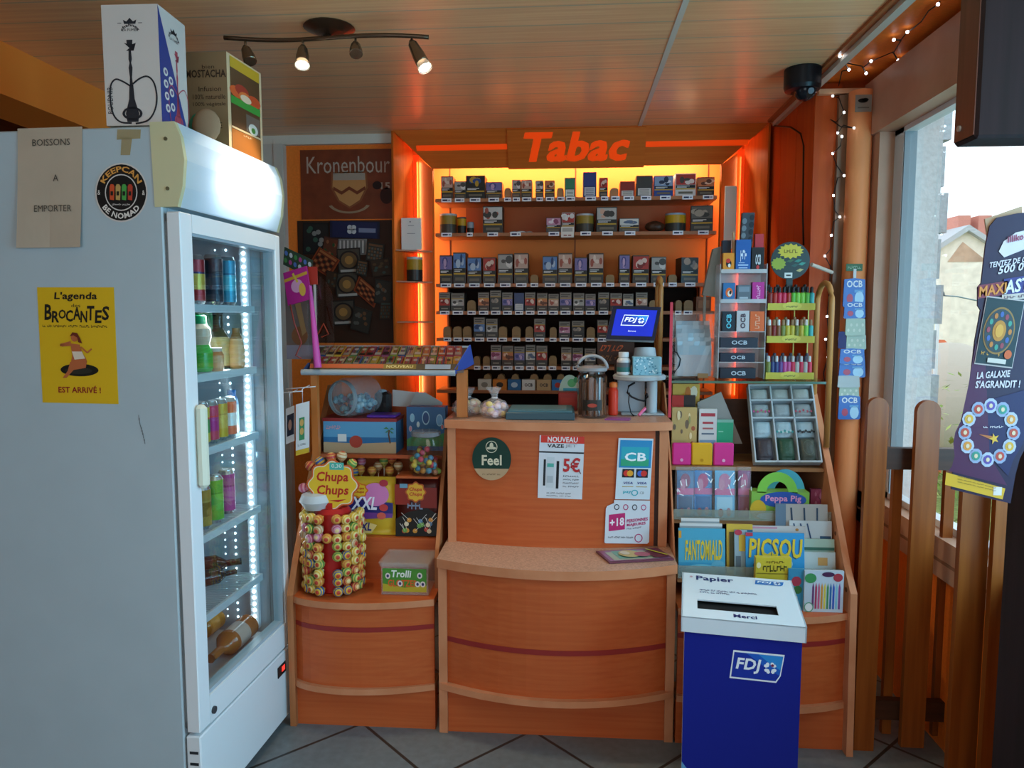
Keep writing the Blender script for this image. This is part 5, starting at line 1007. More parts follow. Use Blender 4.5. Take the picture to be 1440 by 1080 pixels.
# clear tub
a, b, z0, z1 = R(536, 790, 602, 838, 2.545); tb = thing('sweets_tub', 'clear plastic tub with a green and orange label on the bowed shelf', 'tub', ((a + b) / 2, 2.61, .487)); zz = .487; h = .115; g2 = film('tub_plastic', '#d9d4cc', .15)
m = MB(g2); w0 = .008
for x0, x1, y0, y1 in ((a, b, 2.545, 2.549), (a, b, 2.69, 2.694), (a, a + .004, 2.549, 2.69), (b - .004, b, 2.549, 2.69)): m.box(x0, x1, y0, y1, zz, zz + h)
m.box(a, b, 2.545, 2.694, zz, zz + .003); m.build('body', tb); m = MB(g2); m.box(a - w0, b + w0, 2.536, 2.694, zz + h, zz + h + .007, None, .003).box(a - .004, b + .004, 2.54, 2.692, zz + h - .01, zz + h); m.build('lid', tb)
f = Fr((a + .006, 2.5445, zz + .012), (b - a - .012, 0, 0), (0, 0, h - .03)); m = MB(); m.rect(f, 0, 0, 1, 1, M('#4a8a34', .4), 1); m.poly(f, [(0, 0), (1, 0), (1, .3), (.5, .18), (0, .34)], M('#b5a832', .4), 2); m.text(f, 'Trolli', .2, .62, .66, .93, '#e4ece4', 3, 1, .15); m.text(f, 'GLOTZER', .12, .22, .8, .52, '#d0602a', 3, 1)
for x, y in ((.12, .68), (.85, .72), (.8, .35), (.92, .35), (.4, .36)): m.ell(f, x, y, .06, .13, M('#e0d8d0', .4), 4, 12); m.ell(f, x, y, .03, .07, M('#3a3a6a', .4), 5, 10)
m.build('label', tb)
# toy box, jars
a, b, z0, z1 = R(455, 587, 557, 637, 2.83); f = Fr((a, 2.83, .9485), (b - a, 0, 0), (0, 0, .135)); bb_ = thing('beach_sweets_box', 'blue box with a painted beach and palm tree on the upper shelf', 'box', f.p(.5, 0))
m = MB(M('#3a78a8', .4)); m.box(a, b, 2.83, 2.96, .9485, .9485 + .125); m.build('carton', bb_); MB(M('#8e2c2c', .4)).box(a - .003, b + .003, 2.827, 2.963, .9485 + .125, .9485 + .138).build('lid', bb_)
f = Fr((a, 2.8295, .9485), (b - a, 0, 0), (0, 0, .125)); m = MB(); m.rect(f, 0, .48, 1, 1, M('#5a9cc4', .4)); m.rect(f, 0, .3, 1, .5, M('#2a6a9a', .4), 2); m.poly(f, [(0, 0), (1, 0), (1, .36), (.5, .3), (0, .34)], M('#b59c78', .4), 3); m.line(f, [(.92, .32), (.9, .6), (.91, .74)], .006, M('#5a4028', .4), 4)
for dx, dy in ((-.08, .04), (.07, .02), (-.06, -.08), (.06, -.1), (0, .12)): m.poly(f, [(.91, .76), (.91 + dx * .5, .80 + dy), (.91 + dx, .74 + dy), (.91 + dx * .5, .74 + dy)], M('#3a7a44', .4), 5)
m.text(f, '~iiiiiiiii', .04, .74, .24, .88, '#d9a0a8', 4, 1); m.rect(f, .2, .36, .32, .6, '#d8dcd8', 4); m.ell(f, .45, .36, .09, .2, M('#a84030', .4), 4, 14); m.build('beach_print', bb_)
tag(MB(M('#5a2f96', .35)).box(aty(516, 588, 2.85).x, aty(557, 588, 2.85).x, 2.84, 2.94, 1.087, 1.098, None, .004).build('purple_saucer'), 'loose purple plastic saucer lying on the beach box beside the lying jar', 'saucer')
jr = .078; jc = Vector((aty(478, 566, 2.83).x + .008, 2.835, 1.0875 + jr)); ax = Vector((.42, .9, 0)).normalized(); jj = thing('lying_sweet_jar', 'clear jar of blue sweets lying on its side on top of the beach box', 'jar', jc - Vector((0, 0, jr)))
MB(film('jar_plastic', '#c3d0d6', .22)).lathe([(jr * .8, .0), (jr * .86, .012), (jr, .025), (jr, .15), (jr * .85, .165)], jc, None, 22, ax).build('body', jj); MB(M('#8a979c', .3)).lathe([(jr * .84, -.008), (jr * .9, -.006), (jr * .9, .01), (jr * .84, .012)], jc, None, 22, ax, caps=False).build('rim', jj)
m = MB(); rnd = random.Random(6)
for k in range(120):
    q = math.sqrt(rnd.random()) * jr * .8; t = PI + rnd.random() * PI * 1.0 + rnd.uniform(-.2, .2); px2 = ax.orthogonal().normalized(); side = Vector((ax.y, -ax.x, 0)); p = jc + ax * (.02 + rnd.random() * .12) + side * q * math.cos(t) + Vector((0, 0, 1)) * (q * math.sin(t))
    m.ball(p, .011, M(('#5a9ab0', '#7ab0c4', '#3a5a74', '#8a7a98', '#9ac4cc')[k % 5], .4), 7)
m.build('sweets', jj)['kind'] = 'stuff'
gx = aty(599, 640, 2.728).x; gr = .066; gj = thing('round_sweet_jar', 'round clear jar with colourful gumballs at the counter side of the upper shelf', 'jar', (gx, 2.728, .887)); hj = .165
MB(CLEAR).lathe([(gr * .8, 0), (gr * .98, .015), (gr, .06), (gr, .12), (gr * .85, .145), (gr * .8, .15)], (gx, 2.728, .887), None, 24).build('glass', gj); MB(film('grey_lid', '#8d8f94', .6)).lathe([(gr * .82, 0), (gr * .86, .003), (gr * .86, .016), (gr * .7, .02)], (gx, 2.728, .887 + .15), None, 24).build('lid', gj)
m = MB()
for k in range(56):
    q = math.sqrt(rnd.random()) * gr * .8; t = rnd.random() * 6.28; m.ball((gx + q * math.cos(t), 2.728 + q * math.sin(t), .887 + .014 + rnd.random() ** 1.5 * .085), .0115, M(('#b84a5a', '#c98a3a', '#8aa04a', '#c9b04a', '#4a7f96', '#8a5a3a')[k % 6], .35), 8)
m.build('gumballs', gj)['kind'] = 'stuff'
a, b, z0, z1 = R(574, 571, 628, 604, 2.93); f = Fr((a, 2.9, .9485), (b - a, 0, 0), (0, 0, z1 - .9485)); m = MB(M('#2f5f8a', .4)).box(a, b, 2.9, 2.96, .9485, z1); m.poly(f, [(0, .25), (.3, .4), (.6, .3), (1, .42), (1, .1), (0, .1)], M('#3f8a4a', .4))
for x, y, r, c in ((.15, .75, .1, '#8ac0d4'), (.3, .6, .07, '#c9d8d8'), (.5, .75, .16, '#2a4a7a'), (.85, .7, .14, '#6a9ac0'), (.92, .55, .06, '#c96a6a'), (.1, .5, .07, '#c98a9a')): m.ell(f, x, y, r * .6, r, M(c, .4), 2); m.ring(f, x, y, r * .6, r, .2, M('#9ac0d4', .4), 3)
tag(m.build('blue_game_box'), 'blue patterned box standing behind the gumball jar', 'box')
# papers behind
for i, (pts, c, lb) in enumerate((([(552, 548), (588, 552), (576, 572), (552, 571)], '#c9c5bf', 'white paper sheet standing behind the lying jar at the unit top'), ([(585, 551), (598, 552), (622, 566), (622, 573), (574, 573)], '#aaa6a0', 'folded grey paper sheet leaning behind the blue patterned box'))):
    m = MB(M(c, .6)); m.prism([aty(u, v, 3.06 - i * .02) for u, v in pts], (0, .003, 0)); o = tag(m.build('paper_sheet'), lb, 'paper')
a, b, z0, z1 = R(530, 546, 551, 572, 3.05); tag(MB(M('#201c1c', .5, bump=.5)).box(a, b, 3.0, 3.06, .949, z1 - .01, None, .012).ball(((a + b) / 2, 3.02, z1 - .01), .02, M('#8fa6b0', .4), 10, (1, .6, .5)).build('black_pouch'), 'small black pouch with a pale tag behind the lying jar', 'pouch')
# ticket tray above
TR = thing('ticket_tray', 'sloping scratch ticket tray with a grey front rail on orange posts above the sweets', 'tray', (-.69, 2.83, 1.27))
A = aty(424, 521, 2.67); B = aty(640, 527, 2.67); zr = (A.z + B.z) / 2
MB(M('#9aa6ac', .35)).cyl((A.x, 2.67, zr), (B.x, 2.67, zr), .011).build('front_rail', TR)
p00, p10, p11, p01 = Vector((A.x + .01, 2.68, zr + .006)), Vector((B.x + .03, 2.68, zr + .006)), Vector((aty(660, 488, 3.02).x, 3.02, aty(600, 488, 3.02).z)), Vector((aty(455, 488, 3.02).x - .02, 3.02, aty(600, 488, 3.02).z))
MB(M('#6a5a50', .5)).prism([p00, p10, p11, p01], (0, 0, -.006)).build('tray_bed', TR)
MB(M('#b7bcc0', .3)).cyl(p01, p11, .006).build('back_rail', TR)
bf = Fr(p00, p10 - p00, p01 - p00 + (p11 - p10 - (p01 - p00)) * .5)
f = Fr((A.x + .03, 2.672, zr + .012), (B.x - A.x - .02, 0, 0), (0, .012, .02)); m = MB(); m.card(f, M('#5a4630', .4), .002); m.rect(f, .0, .2, .5, .9, '#b8562a'); m.rect(f, .5, .1, .72, .9, '#8a6a2a', 1); m.text(f, 'NOUVEAU', .52, .25, .7, .75, '#d9c07a', 2, 1); m.rect(f, .78, .1, .95, .9, '#a8a8ac', 1); m.build('price_strip', TR)
m = MB(); x0 = B.x; e = [(x0 - .01, 2.655, zr - .01), (x0 + .06, 2.7, zr + .022), (aty(662, 486, 2.85).x, 2.82, aty(662, 486, 2.82).z), (aty(656, 522, 2.78).x, 2.76, aty(656, 522, 2.78).z)]
e = [aty(634, 527, 2.66), aty(660, 485, 2.72), aty(665, 512, 2.74), aty(640, 526, 2.68)]; m.prism(e, (.004, .004, 0), M('#243c8c', .4)); m.build('end_plate', TR)
e2 = [aty(424, 522, 2.66), aty(433, 510, 2.68), aty(436, 522, 2.69)]; MB(M('#24345c', .4)).prism(e2, (.004, .006, 0)).build('end_plate', TR)
rnd = random.Random(21); TC = ['#b84a2a', '#c9a43a', '#8a9a3a', '#a03a4a', '#c97a3a', '#3a5a8a', '#b0564a', '#6a8a5a', '#c9b07a', '#8a4a6a']; GT = 'scratch ticket stacks in the sloping tray'
nm = dict(zip(TC, ('red', 'yellow', 'olive', 'crimson', 'orange', 'blue', 'brick', 'green', 'sand', 'plum')))
for r in range(2):
    for k in range(18):
        x0 = .015 + k * .0538; c = TC[(k * 3 + r * 5) % 10]; y0 = .08 + r * .46
        f = Fr(bf.p(x0 + r * .004, y0, .0008), bf.ux * .049, bf.uy * .41); hgt = .005 + rnd.random() * .004; m = MB(M(c, .4)); m.prism([f.p(0, 0), f.p(1, 0), f.p(1, 1), f.p(0, 1)], f.n * hgt); f2 = Fr(f.o + f.n * hgt, f.ux, f.uy)
        for q in range(3): cc = rnd.choice(TC); m.rect(f2, .06 + q * .31, .05, .06 + q * .31 + rnd.uniform(.1, .26), .95, M(cc, .4), 1)
        m.rect(f2, .1, .05, .9, rnd.uniform(.15, .35), M(rnd.choice(('#c9bfb0', '#2a201c', '#b0a090')), .4), 2)
        m.ell(f2, .5, .65, .3, .12, M(rnd.choice(('#d9c9b0', '#3a2a24', '#c9c0b8')), .4), 2, 10)
        tag(m.build('ticket_stack'), f'{nm[c]} scratch ticket stack, {ORD[k]} along the {("front", "rear")[r]} row of the sloping tray', 'scratch tickets', GT)
# clear holder with toys beside the fridge
hx0, hx1, hz0, hz1 = R(432, 384, 469, 498, 2.86); m = MB(glass('acrylic_sheet', (.95, .96, .97), .07, .05)); n = 10
pts = [(hx0, hz0), (hx1, hz0), (hx1, hz1 - .12)] + [(hx1 - (hx1 - hx0) * .9 * (1 - math.cos(t)), hz1 - .12 + .12 * math.sin(t)) for t in [PI / 2 * k / n for k in range(1, n + 1)]] + [(hx0, hz1)]
m.prism([(x, 2.86, z) for x, z in pts], (0, .004, 0)); th = thing('acrylic_holder', 'clear curved acrylic holder rising behind the tray beside the fridge', 'holder', (hx0, 2.86, hz0)); m.build('sheet', th)
MB(M('#c9c4be', .4)).box(aty(444, 440, 2.86).x - .004, aty(444, 440, 2.86).x + .004, 2.852, 2.858, hz0, hz1 - .01).build('upright', th); a, b, z0, z1 = R(433, 375, 446, 400, 2.845); MB(M('#b8382a', .4)).box(a, b, 2.845, 2.85, z0, z1).build('red_tab', th)
MB(M('#b8482e', .4)).tube([aty(u, v, 2.85) for u, v in ((447, 470), (455, 455), (462, 470), (452, 474))], .003).build('red_clip', th)
f = frq(aty(398, 384, 2.80), aty(424, 376, 2.80), aty(405, 430, 2.80)); f = Fr(f.o, f.ux * 1.25, f.uy); m = MB(M('#b82a86', .35)).card(f, None, .012); m.line(f, [(0, .75), (1, .8)], .012, M('#d9a03a', .4), 1); m.ell(f, .5, .5, .25, .2, M('#dfa0c4', .4), 1); m.ell(f, .7, .35, .14, .2, M('#e0b04a', .4), 2); m.line(f, [(.4, .9), (.55, .6)], .008, M('#e0c04a', .4), 2)
tag(m.build('pink_toy_pack'), 'bright pink toy pack tilted against the clear holder beside the fridge', 'toy')
m = MB(M('#b8489a', .35)); m.cyl(aty(436, 402, 2.66), aty(447, 517, 2.635), .006, .014, None, 12); m.tube([aty(u, v, 2.655) for u, v in ((408, 428), (414, 455), (424, 482), (416, 500), (424, 504))], .003, M('#8a3a34', .4)); tag(m.build('toy_wand'), 'long magenta toy wand with a bent red wire leaning on the tray', 'toy')
f = frq(aty(400, 347, 2.95), aty(440, 366, 2.95), aty(398, 372, 2.95)); m = MB(M('#3a4a3a', .4)).card(f, None, .004)
for k in range(12): m.ell(f, .08 + (k % 6) * .165, .3 + .4 * (k // 6), .06, .14, M(('#4a8a4a', '#b84a8a', '#5a7ac0', '#d0d0d0')[k % 4], .4), 1, 8)
tag(m.build('lottery_leaflet'), 'green and pink dotted leaflet tilted above the pink toy pack', 'leaflet')
f = frq(aty(404, 392, 2.9), aty(432, 430, 2.9), aty(404, 500, 2.9)); f = fry(402, 395, 440, 505, 2.92); m = MB(M('#7a6a62', .5)).card(f, None, .003); m.ell(f, .5, .3, .3, .12, M('#8a5a3a', .5)); m.poly(f, [(.2, .95), (.45, .95), (.75, .35), (.6, .3)], M('#a8865a', .5), 2); m.rect(f, .0, .0, 1, .18, M('#9a8f9a', .5), 1); tag(m.build('craft_toy_card'), 'brown craft toy card standing behind the pink toy pack', 'card')
for i, (u0, v0, u1, v1, Y) in enumerate(((402, 572, 418, 625, 2.64), (416, 566, 439, 641, 2.61))):
    f = frq(aty(u0, v0 + 3, Y), aty(u1 - 4, v0 - 2, Y), aty(u0, v1, Y)); th = thing('price_card', ('white picture card hanging beside the fridge partly covered by another', 'white card with a green panel and yellow foot hanging beside the fridge')[i], 'card', f.p(.5, 0))
    m = MB(M('#d4d8da', .45)).card(f, None, .001)
    if i: m.rect(f, .25, .28, .65, .72, '#3f8a5a'); m.ell(f, .45, .62, .14, .07, M('#c9a05a', .4), 2); m.ell(f, .45, .45, .14, .07, M('#c9a05a', .4), 2); m.rect(f, 0, 0, 1, .1, '#c9a52a'); m.text(f, '~ii iiiiii', .15, .17, .75, .22, '#7a8088', 1)
    else: m.rect(f, .15, .2, .95, .8, '#2a3040'); m.ell(f, .5, .5, .2, .15, M('#b08a7a', .4), 2)
    m.build('card', th); p = f.p(.5, 1); MB(M('#c9cdd0', .3)).tube([p, p + Vector((.0, .0, .05)), p + Vector((.01, .05, .06))], .0018).tube([p + Vector((-.06, .0, .05)), p + Vector((.05, 0, .06))], .0018).build('wire_hook', th)
# ================================================================ MAGAZINE AND GIFT UNIT AT THE WINDOW SIDE
GU = thing('gift_display_unit', 'stepped orange wooden magazine and gift display unit between counter and picket fence', 'display unit', (.68, 2.8, 0))
GL, GRX = .380, .966; SIDEB = wood('side_panel_beech', '', '')
arcwall(MB(BEECH), GL + .004, GRX - .02, 2.515, .05, .17, .462, .012, None, 1.25).build('base_panel', GU)
arcwall(MB(RED), GL + .004, GRX - .02, 2.5132, .0505, .375, .392, .002, None, 1.25).build('red_band', GU)
arcslab(MB(EDGE), GL + .002, GRX - .02, 2.50, .055, 3.05, .462, .486, BEECH, EDGE, 1.25).build('bottom_shelf', GU)
arcslab(MB(EDGE), GL + .002, GRX - .02, 2.50, .055, 2.6, .15, .172, None, None, 1.25).build('lower_rim', GU)
MB(BEECH).box(GL, GRX - .02, 2.50, 2.53, 0, .15).build('plinth', GU)
prof = [(2.46, 0), (2.48, .56), (2.55, .635), (2.76, .94), (2.98, 1.22), (3.10, 1.22), (3.10, 0)]
o = MB(EDGE).prism([(GRX - .02, y, z) for y, z in prof], (.022, 0, 0)).build('side_panel', GU)
MB('#6a3f24').cyl((GRX - .0215, 2.52, .56), (GRX - .0195, 2.52, .56), .008).cyl((GRX - .0215, 2.64, .72), (GRX - .0195, 2.64, .72), .007).build('screw_cap', o)
MB(EDGE).prism([(GL - .001, y, z) for y, z in [(2.62, .486), (2.60, .60), (2.76, .94), (2.98, 1.22), (3.10, 1.22), (3.10, .486)]], (.006, 0, 0)).build('side_panel', GU)
DK = wood('dark_riser', '#4a2a16', '#5a341c', (1.5, 30, 30)); IX0, IX1 = GL + .006, GRX - .022
for z, y in ((.57, 2.56), (.745, 2.69), (.925, 2.775)):
    MB(wood('shelf_board', '#8f6440', '#a2744c', (1.5, 30, 30))).box(IX0, IX1, y, 3.06, z - .014, z).build('shelf', GU)
MB(DK).box(IX0, IX1, 3.06, 3.075, .486, 1.15).build('back_panel', GU)
LIP = film('lip_plastic', '#9aa296', .5)
for y, z0, z1 in ((2.552, .572, .618), (2.682, .747, .785)): MB(LIP).box(IX0, IX1, y, y + .003, z0, z1).build('clear_lip', GU)
MB(glass('shelf_glass', (.80, .92, .86), .1)).box(IX0 - .01, GRX, 2.80, 3.06, 1.236, 1.245).build('glass_shelf', GU)
MB(M('#4f6a58', .15)).box(IX0 - .01, GRX, 2.797, 2.80, 1.236, 1.245).build('glass_edge', GU)
WL = wood('bent_wood', '#a8703a', '#b98248', (20, 20, 2))
for x in (.366, GRX - .008):
    y0, y1, zt = (2.80, 2.96, 1.61) if x > .6 else (3.02, 3.12, 1.64)
    m = MB(WL); yc, r = (y0 + y1) / 2, (y1 - y0) / 2
    m.tube([(x, y0, 1.106 if x < .6 else 1.0), (x, y0, zt - r)] + [(x, yc - r * math.cos(t), zt - r + r * math.sin(t)) for t in [PI * k / 10 for k in range(1, 10)]] + [(x, y1, zt - r), (x, y1, 1.106 if x < .6 else 1.0)], .011); m.build('bent_frame', GU)
x = .374; MB(M('#c23a4c', .4)).box(x, x + .01, 2.787, 2.795, 1.107, aty(939, 425, 2.79).z).build('red_edge_strip', GU)
GZ = 1.2455
# clear dispenser with grey bags
Y = 2.93; a, b, z0, z1 = R(949, 440, 1008, 530, Y); ds = thing('bag_dispenser', 'clear acrylic dispenser of grey plastic bags on the glass shelf', 'dispenser', ((a + b) / 2, Y, GZ))
m = MB(CLEAR); m.box(a, b, Y, Y + .004, GZ, GZ + .09).box(a, a + .004, Y, Y + .08, GZ, z1).box(b - .004, b, Y, Y + .08, GZ, z1 - .05).box(a, b, Y + .076, Y + .08, GZ, z1); m.build('case', ds)
m = MB(film('grey_bag', '#9fb0b8', .75)); rnd = random.Random(8)
for k in range(7):
    y = Y + .008 + k * .009; h = (.12 + k * .016); vs = [(a + .012 + (b - a - .03) * i / 6, y + rnd.uniform(-.003, .003), GZ + .006 + h * j) for j in (0, .5, 1) for i in range(7)]
    m.add(vs, [(j * 7 + i, j * 7 + i + 1, j * 7 + i + 8, j * 7 + i + 7) for j in (0, 1) for i in range(6)])
m.build('bags', ds)['kind'] = 'stuff'
MB(M('#8f6a44', .5)).box(a + .09, a + .13, Y - .004, Y, GZ, GZ + .018).build('cardboard_tab', ds)
MB(M('#15161a', .4)).tube([aty(u, v, Y - .01) for u, v in ((948, 525), (955, 515), (957, 505), (952, 496), (947, 494))], .0025).build('wire', ds)
p = [aty(u, v, 3.0) for u, v in ((990, 412), (1012, 346), (1013, 425), (991, 424))]
p = [aty(*q, 3.02) for q in ((988, 415), (1003, 350), (1014, 346), (1010, 418))]; m = MB(M('#8d928c', .35)); m.prism(p, (.0, .03, 0)); z = p[0].z; m.box(p[0].x + .006, p[0].x + .016, 3.03, 3.04, GZ, z + .02)
tag(m.build('slanted_mirror'), 'slanted grey panel rising behind the bag dispenser beside the tobacco shelves', 'panel')
# rolling paper tower
Y = 2.90; a, b, z0, z1 = R(1013, 382, 1076, 530, Y); tw2 = thing('rolling_paper_rack', 'tall clear acrylic rack of rolling papers on the glass shelf', 'rack', ((a + b) / 2, Y, GZ)); AC = film('acrylic_white', '#d4d8da', .5)
zr = [aty(1045, v, Y).z for v in (528, 512, 490, 472, 446, 410, 386)]
m = MB(AC); m.box(a - .006, a - .003, Y, Y + .09, GZ, z1 + .03).box(b, b + .003, Y, Y + .09, GZ, z1 + .03).box(a - .003, b, Y + .086, Y + .09, GZ, z1 + .03)
m.build('case', tw2)
lev = [aty(1045, v, Y).z for v in (500, 475, 468, 428, 385)]
LV = [GZ + .001, aty(1045, 509, Y).z, aty(1045, 489, Y).z, aty(1045, 466, Y).z, aty(1045, 425, Y).z, aty(1045, 383, Y).z]
for z in LV[1:]: MB(AC).box(a - .003, b, Y - .004, Y + .086, z - .003, z).build('shelf', tw2)
for z in LV[4:]: MB(AC).box(a - .003, b, Y - .006, Y - .004, z - .003, z + .012).build('shelf_lip', tw2)
def slim(u0, v0, u1, v1, z, c, txt, tc, label, name='rolling_paper_box', vert=False, d=.03, extra=None, dy=0., cat='box', gr=None):
    x0, x1, _, zt = R(u0, v0, u1, v1, Y); f = Fr((x0, Y + dy, z + .0005), (x1 - x0 - .001, 0, 0), (0, 0, zt - z)); m = MB(M(c, .4)); m.prism([f.p(0, 0), f.p(1, 0), f.p(1, 1), f.p(0, 1)], (0, d, 0))
    if txt:
        ff = Fr(f.p(.75, .1), f.uy * .8, f.ux * -.5) if vert else f
        if vert: m.text(ff, txt, .05, .1, .95, .9, tc, 3, 1)
        else: m.text(f, txt, .3, .3, .72, .72, tc, 3, 1)
    if extra: extra(m, f)
    return tag(m.build(name), label, cat, gr)
slim(1013, 518, 1063, 528, LV[0], '#1c2633', 'OCB', '#aeb9c4', 'dark navy lettered slim box, lowest of three in the acrylic rack', d=.05)
slim(1013, 497, 1062, 507, LV[1], '#1e2838', 'OCB', '#aeb9c4', 'dark navy lettered slim box, middle of three in the acrylic rack', d=.05)
slim(1013, 475, 1066, 487, LV[2], '#232c3a', 'OCB', '#aeb9c4', 'dark navy lettered slim box, highest of three in the acrylic rack', d=.05)
slim(1016, 438, 1034, 466, LV[3], '#1a2a36', 'OCB', '#5ac0d4', 'dark box with upright cyan letters in the acrylic rack', vert=True)
slim(1036, 437, 1054, 466, LV[3], '#b9b6b8', 'OCB', '#4a3a4a', 'grey white box with upright letters in the acrylic rack', vert=True)
slim(1055, 438, 1075, 466, LV[3], '#d2602c', '~iiiiii', '#e6a884', 'orange box with upright script in the acrylic rack', vert=True)
slim(1017, 398, 1034, 425, LV[4], '#2a6a9e', '', '', 'blue rolling paper box with an orange and white emblem in the rack', extra=lambda m, f: (m.ell(f, .5, .5, .3, .25, M('#d8642a', .4), 1), m.ell(f, .55, .45, .18, .16, M('#e4dcd0', .4), 2), m.ell(f, .6, .5, .1, .1, M('#1a1a1a', .4), 3)))
slim(1037, 401, 1056, 425, LV[4], '#5d6872', '', '', 'grey crumpled rolling paper pack in the middle of the acrylic rack', extra=lambda m, f: (m.rect(f, .1, .6, .9, .9, '#7a8894'), m.rect(f, .15, .2, .8, .3, '#a8b0b8')))
slim(1058, 397, 1075, 425, LV[4], '#b02a86', '~iiiiiiii', '#dfa4cc', 'magenta rolling paper box with upright letters in the acrylic rack', vert=True)
slim(1017, 356, 1033, 383, LV[5], '#d98a2a', '', '', 'orange box with a round emblem on top of the acrylic rack', extra=lambda m, f: (m.ell(f, .5, .45, .25, .2, M('#1a1a1a', .4), 1), m.ell(f, .45, .6, .2, .12, M('#c8322a', .4), 2), m.ell(f, .55, .35, .12, .1, M('#e4dcd0', .4), 3)))
slim(1035, 337, 1056, 383, LV[5], '#1f5aa0', '~iii', '#d3e0ee', 'tall blue box with white lettering on top of the acrylic rack', extra=lambda m, f: (m.rect(f, .15, .2, .85, .24, '#a9c4e0'), m.rect(f, .2, .12, .8, .15, '#a9c4e0'), m.rect(f, .2, .28, .6, .3, '#a9c4e0')))
slim(1057, 348, 1075, 383, LV[5], '#17171a', 'OCB', '#c9ced2', 'black lettered box on top of the acrylic rack', extra=lambda m, f: m.ell(f, .5, .2, .12, .08, M('#c23a3a', .4), 2))
Yq = Y + .04
for u0, v0, u1, v1, c, lb, nm_ in ((1044, 299, 1061, 338, '#3a4048', 'dark tall pack leaning at the top of the acrylic rack', 'tall_pack'), (1062, 329, 1074, 350, '#b8303a', 'small red pack behind the black lettered box', 'red_pack'), (1016, 338, 1028, 357, '#1d2838', 'dark navy round tin behind the orange box', 'navy_tin')):
    x0, x1, _, zt = R(u0, v0, u1, v1, Yq); m = MB(M(c, .4)); sh = .012 if nm_ == 'tall_pack' else 0; m.prism([(x0 - sh, Yq, LV[5] + .0005), (x1 - sh, Yq, LV[5] + .0005), (x1, Yq, zt), (x0, Yq, zt)], (0, .025, 0))
    if sh: f = Fr((x0 - sh, Yq - .0006, LV[5]), (x1 - x0, 0, 0), (sh, 0, zt - LV[5])); [m.ell(f, .2 + .6 * (k % 2), .5 + k * .06, .2, .05, M(('#6a7880', '#20242a')[k % 2], .4), 1, 10) for k in range(8)]
    tag(m.build(nm_), lb, 'pack')
p0, p1 = aty(1030, 352, Y + .02), aty(1046, 326, Y + .02); tag(MB(M('#b08a64', .5)).box(p0.x, p0.x + .008, Y + .02, Y + .03, LV[5] + .0005, p1.z).build('wooden_stick'), 'thin brown stick standing between orange and blue boxes on the rack', 'stick')
# e-liquid display
a, b, z0, z1 = R(1079, 350, 1147, 530, Y); dv = thing('eliquid_stand', 'yellow three tier stand for small bottles with a round black sign on top', 'display stand', ((a + b) / 2, Y, GZ)); YE = M('#b5a83a', .45)
tz = [GZ, aty(1112, 482, Y).z, aty(1112, 436, Y).z]
for k, z in enumerate(tz):
    MB(YE).box(a - .001, b - .002 * k, Y - .004, Y + .085, z, z + .006).box(a, b - .002 * k, Y - .006, Y - .003, z - .0, z + .026).build('tier', dv)
    m = MB(); f = Fr((a, Y - .0065, z), (b - a, 0, 0), (0, 0, .026)); m.ell(f, .5, .6, .2, .55, M('#c4b848', .45), 1); m.text(f, '~iiiiiiii', .38, .35, .62, .65, '#3a3a2a', 2, 1); m.build('tier_lettering', dv)
for x in (a + .002, b - .006, a + .12): MB(M('#c9bd5a', .45)).box(x, x + .004, Y + .07, Y + .074, GZ, tz[2] + .03).build('upright', dv)
f = fry(1084, 340, 1139, 393, Y + .06); m = MB(M('#22302e', .4)); m.slab(f, [(.5 + .5 * math.cos(t), .5 + .5 * math.sin(t)) for t in [2 * PI * k / 32 for k in range(32)]], None, .004); m.box(f.p(.5, 0).x - .012, f.p(.5, 0).x + .012, Y + .062, Y + .068, tz[2] + .02, f.p(.5, .05).z); sgd = m.build('round_sign', dv)
m = MB(); m.poly(f, [(.5 + .38 * (1 + .25 * (k % 2)) * math.cos(2 * PI * k / 28) * .72, .75 + .16 * (1 + .3 * (k % 2)) * math.sin(2 * PI * k / 28)) for k in range(28)], M('#c0ae2e', .4), 1); m.text(f, '~iiiii', .33, .69, .68, .81, '#7a6a1a', 2, 1)
m.poly(f, [(.2 + .16 * (1 + .25 * (k % 2)) * math.cos(2 * PI * k / 24), .42 + .14 * (1 + .25 * (k % 2)) * math.sin(2 * PI * k / 24)) for k in range(24)], M('#8a9a2e', .4), 1); m.rect(f, .36, .04, .56, .18, '#c9cec9', 2); m.rect(f, .4, .09, .52, .13, '#3a3a3a', 3)
for x, y, c in ((.7, .5, '#2f7a6a'), (.8, .42, '#3a8a7a'), (.62, .38, '#274f48'), (.5, .5, '#3a5a3a'), (.75, .25, '#b0a46a')): m.poly(f, [(x - .1, y - .02), (x, y + .04), (x + .1, y + .02), (x, y - .05)], M(c, .4), 2)
m.build('round_sign_print', sgd)
def vial(c, cap, h):
    def g():
        m = MB(); r = .0105; return m.lathe([(r * .9, 0), (r, .003), (r, h * .2), (r, h * .66), (r * .9, h * .71), (r * .62, h * .73), (r * .6, h * .95), (r * .45, h)], (0, 0, 0), None, 12, mfun=lambda j: M(c, .3) if j in (0, 1, 2, 3) else (M('#c9c9c4', .35) if j == 9 and cap != '#17171a' else (M(cap, .35) if j > 4 else M(c, .3))))
    return g
VC = {'red': '#a02a22', 'dark red': '#7a1f1c', 'green': '#5aa83a', 'lime': '#7ac04a', 'teal': '#2f9a9a', 'pink': '#b04a86', 'purple': '#5a3a7a', 'navy': '#2a3a6a', 'yellow': '#b5a83a', 'brown': '#7a4a2a', 'olive': '#6f7a3a', 'silver': '#a4a8a4', 'crimson': '#b82a4a'}
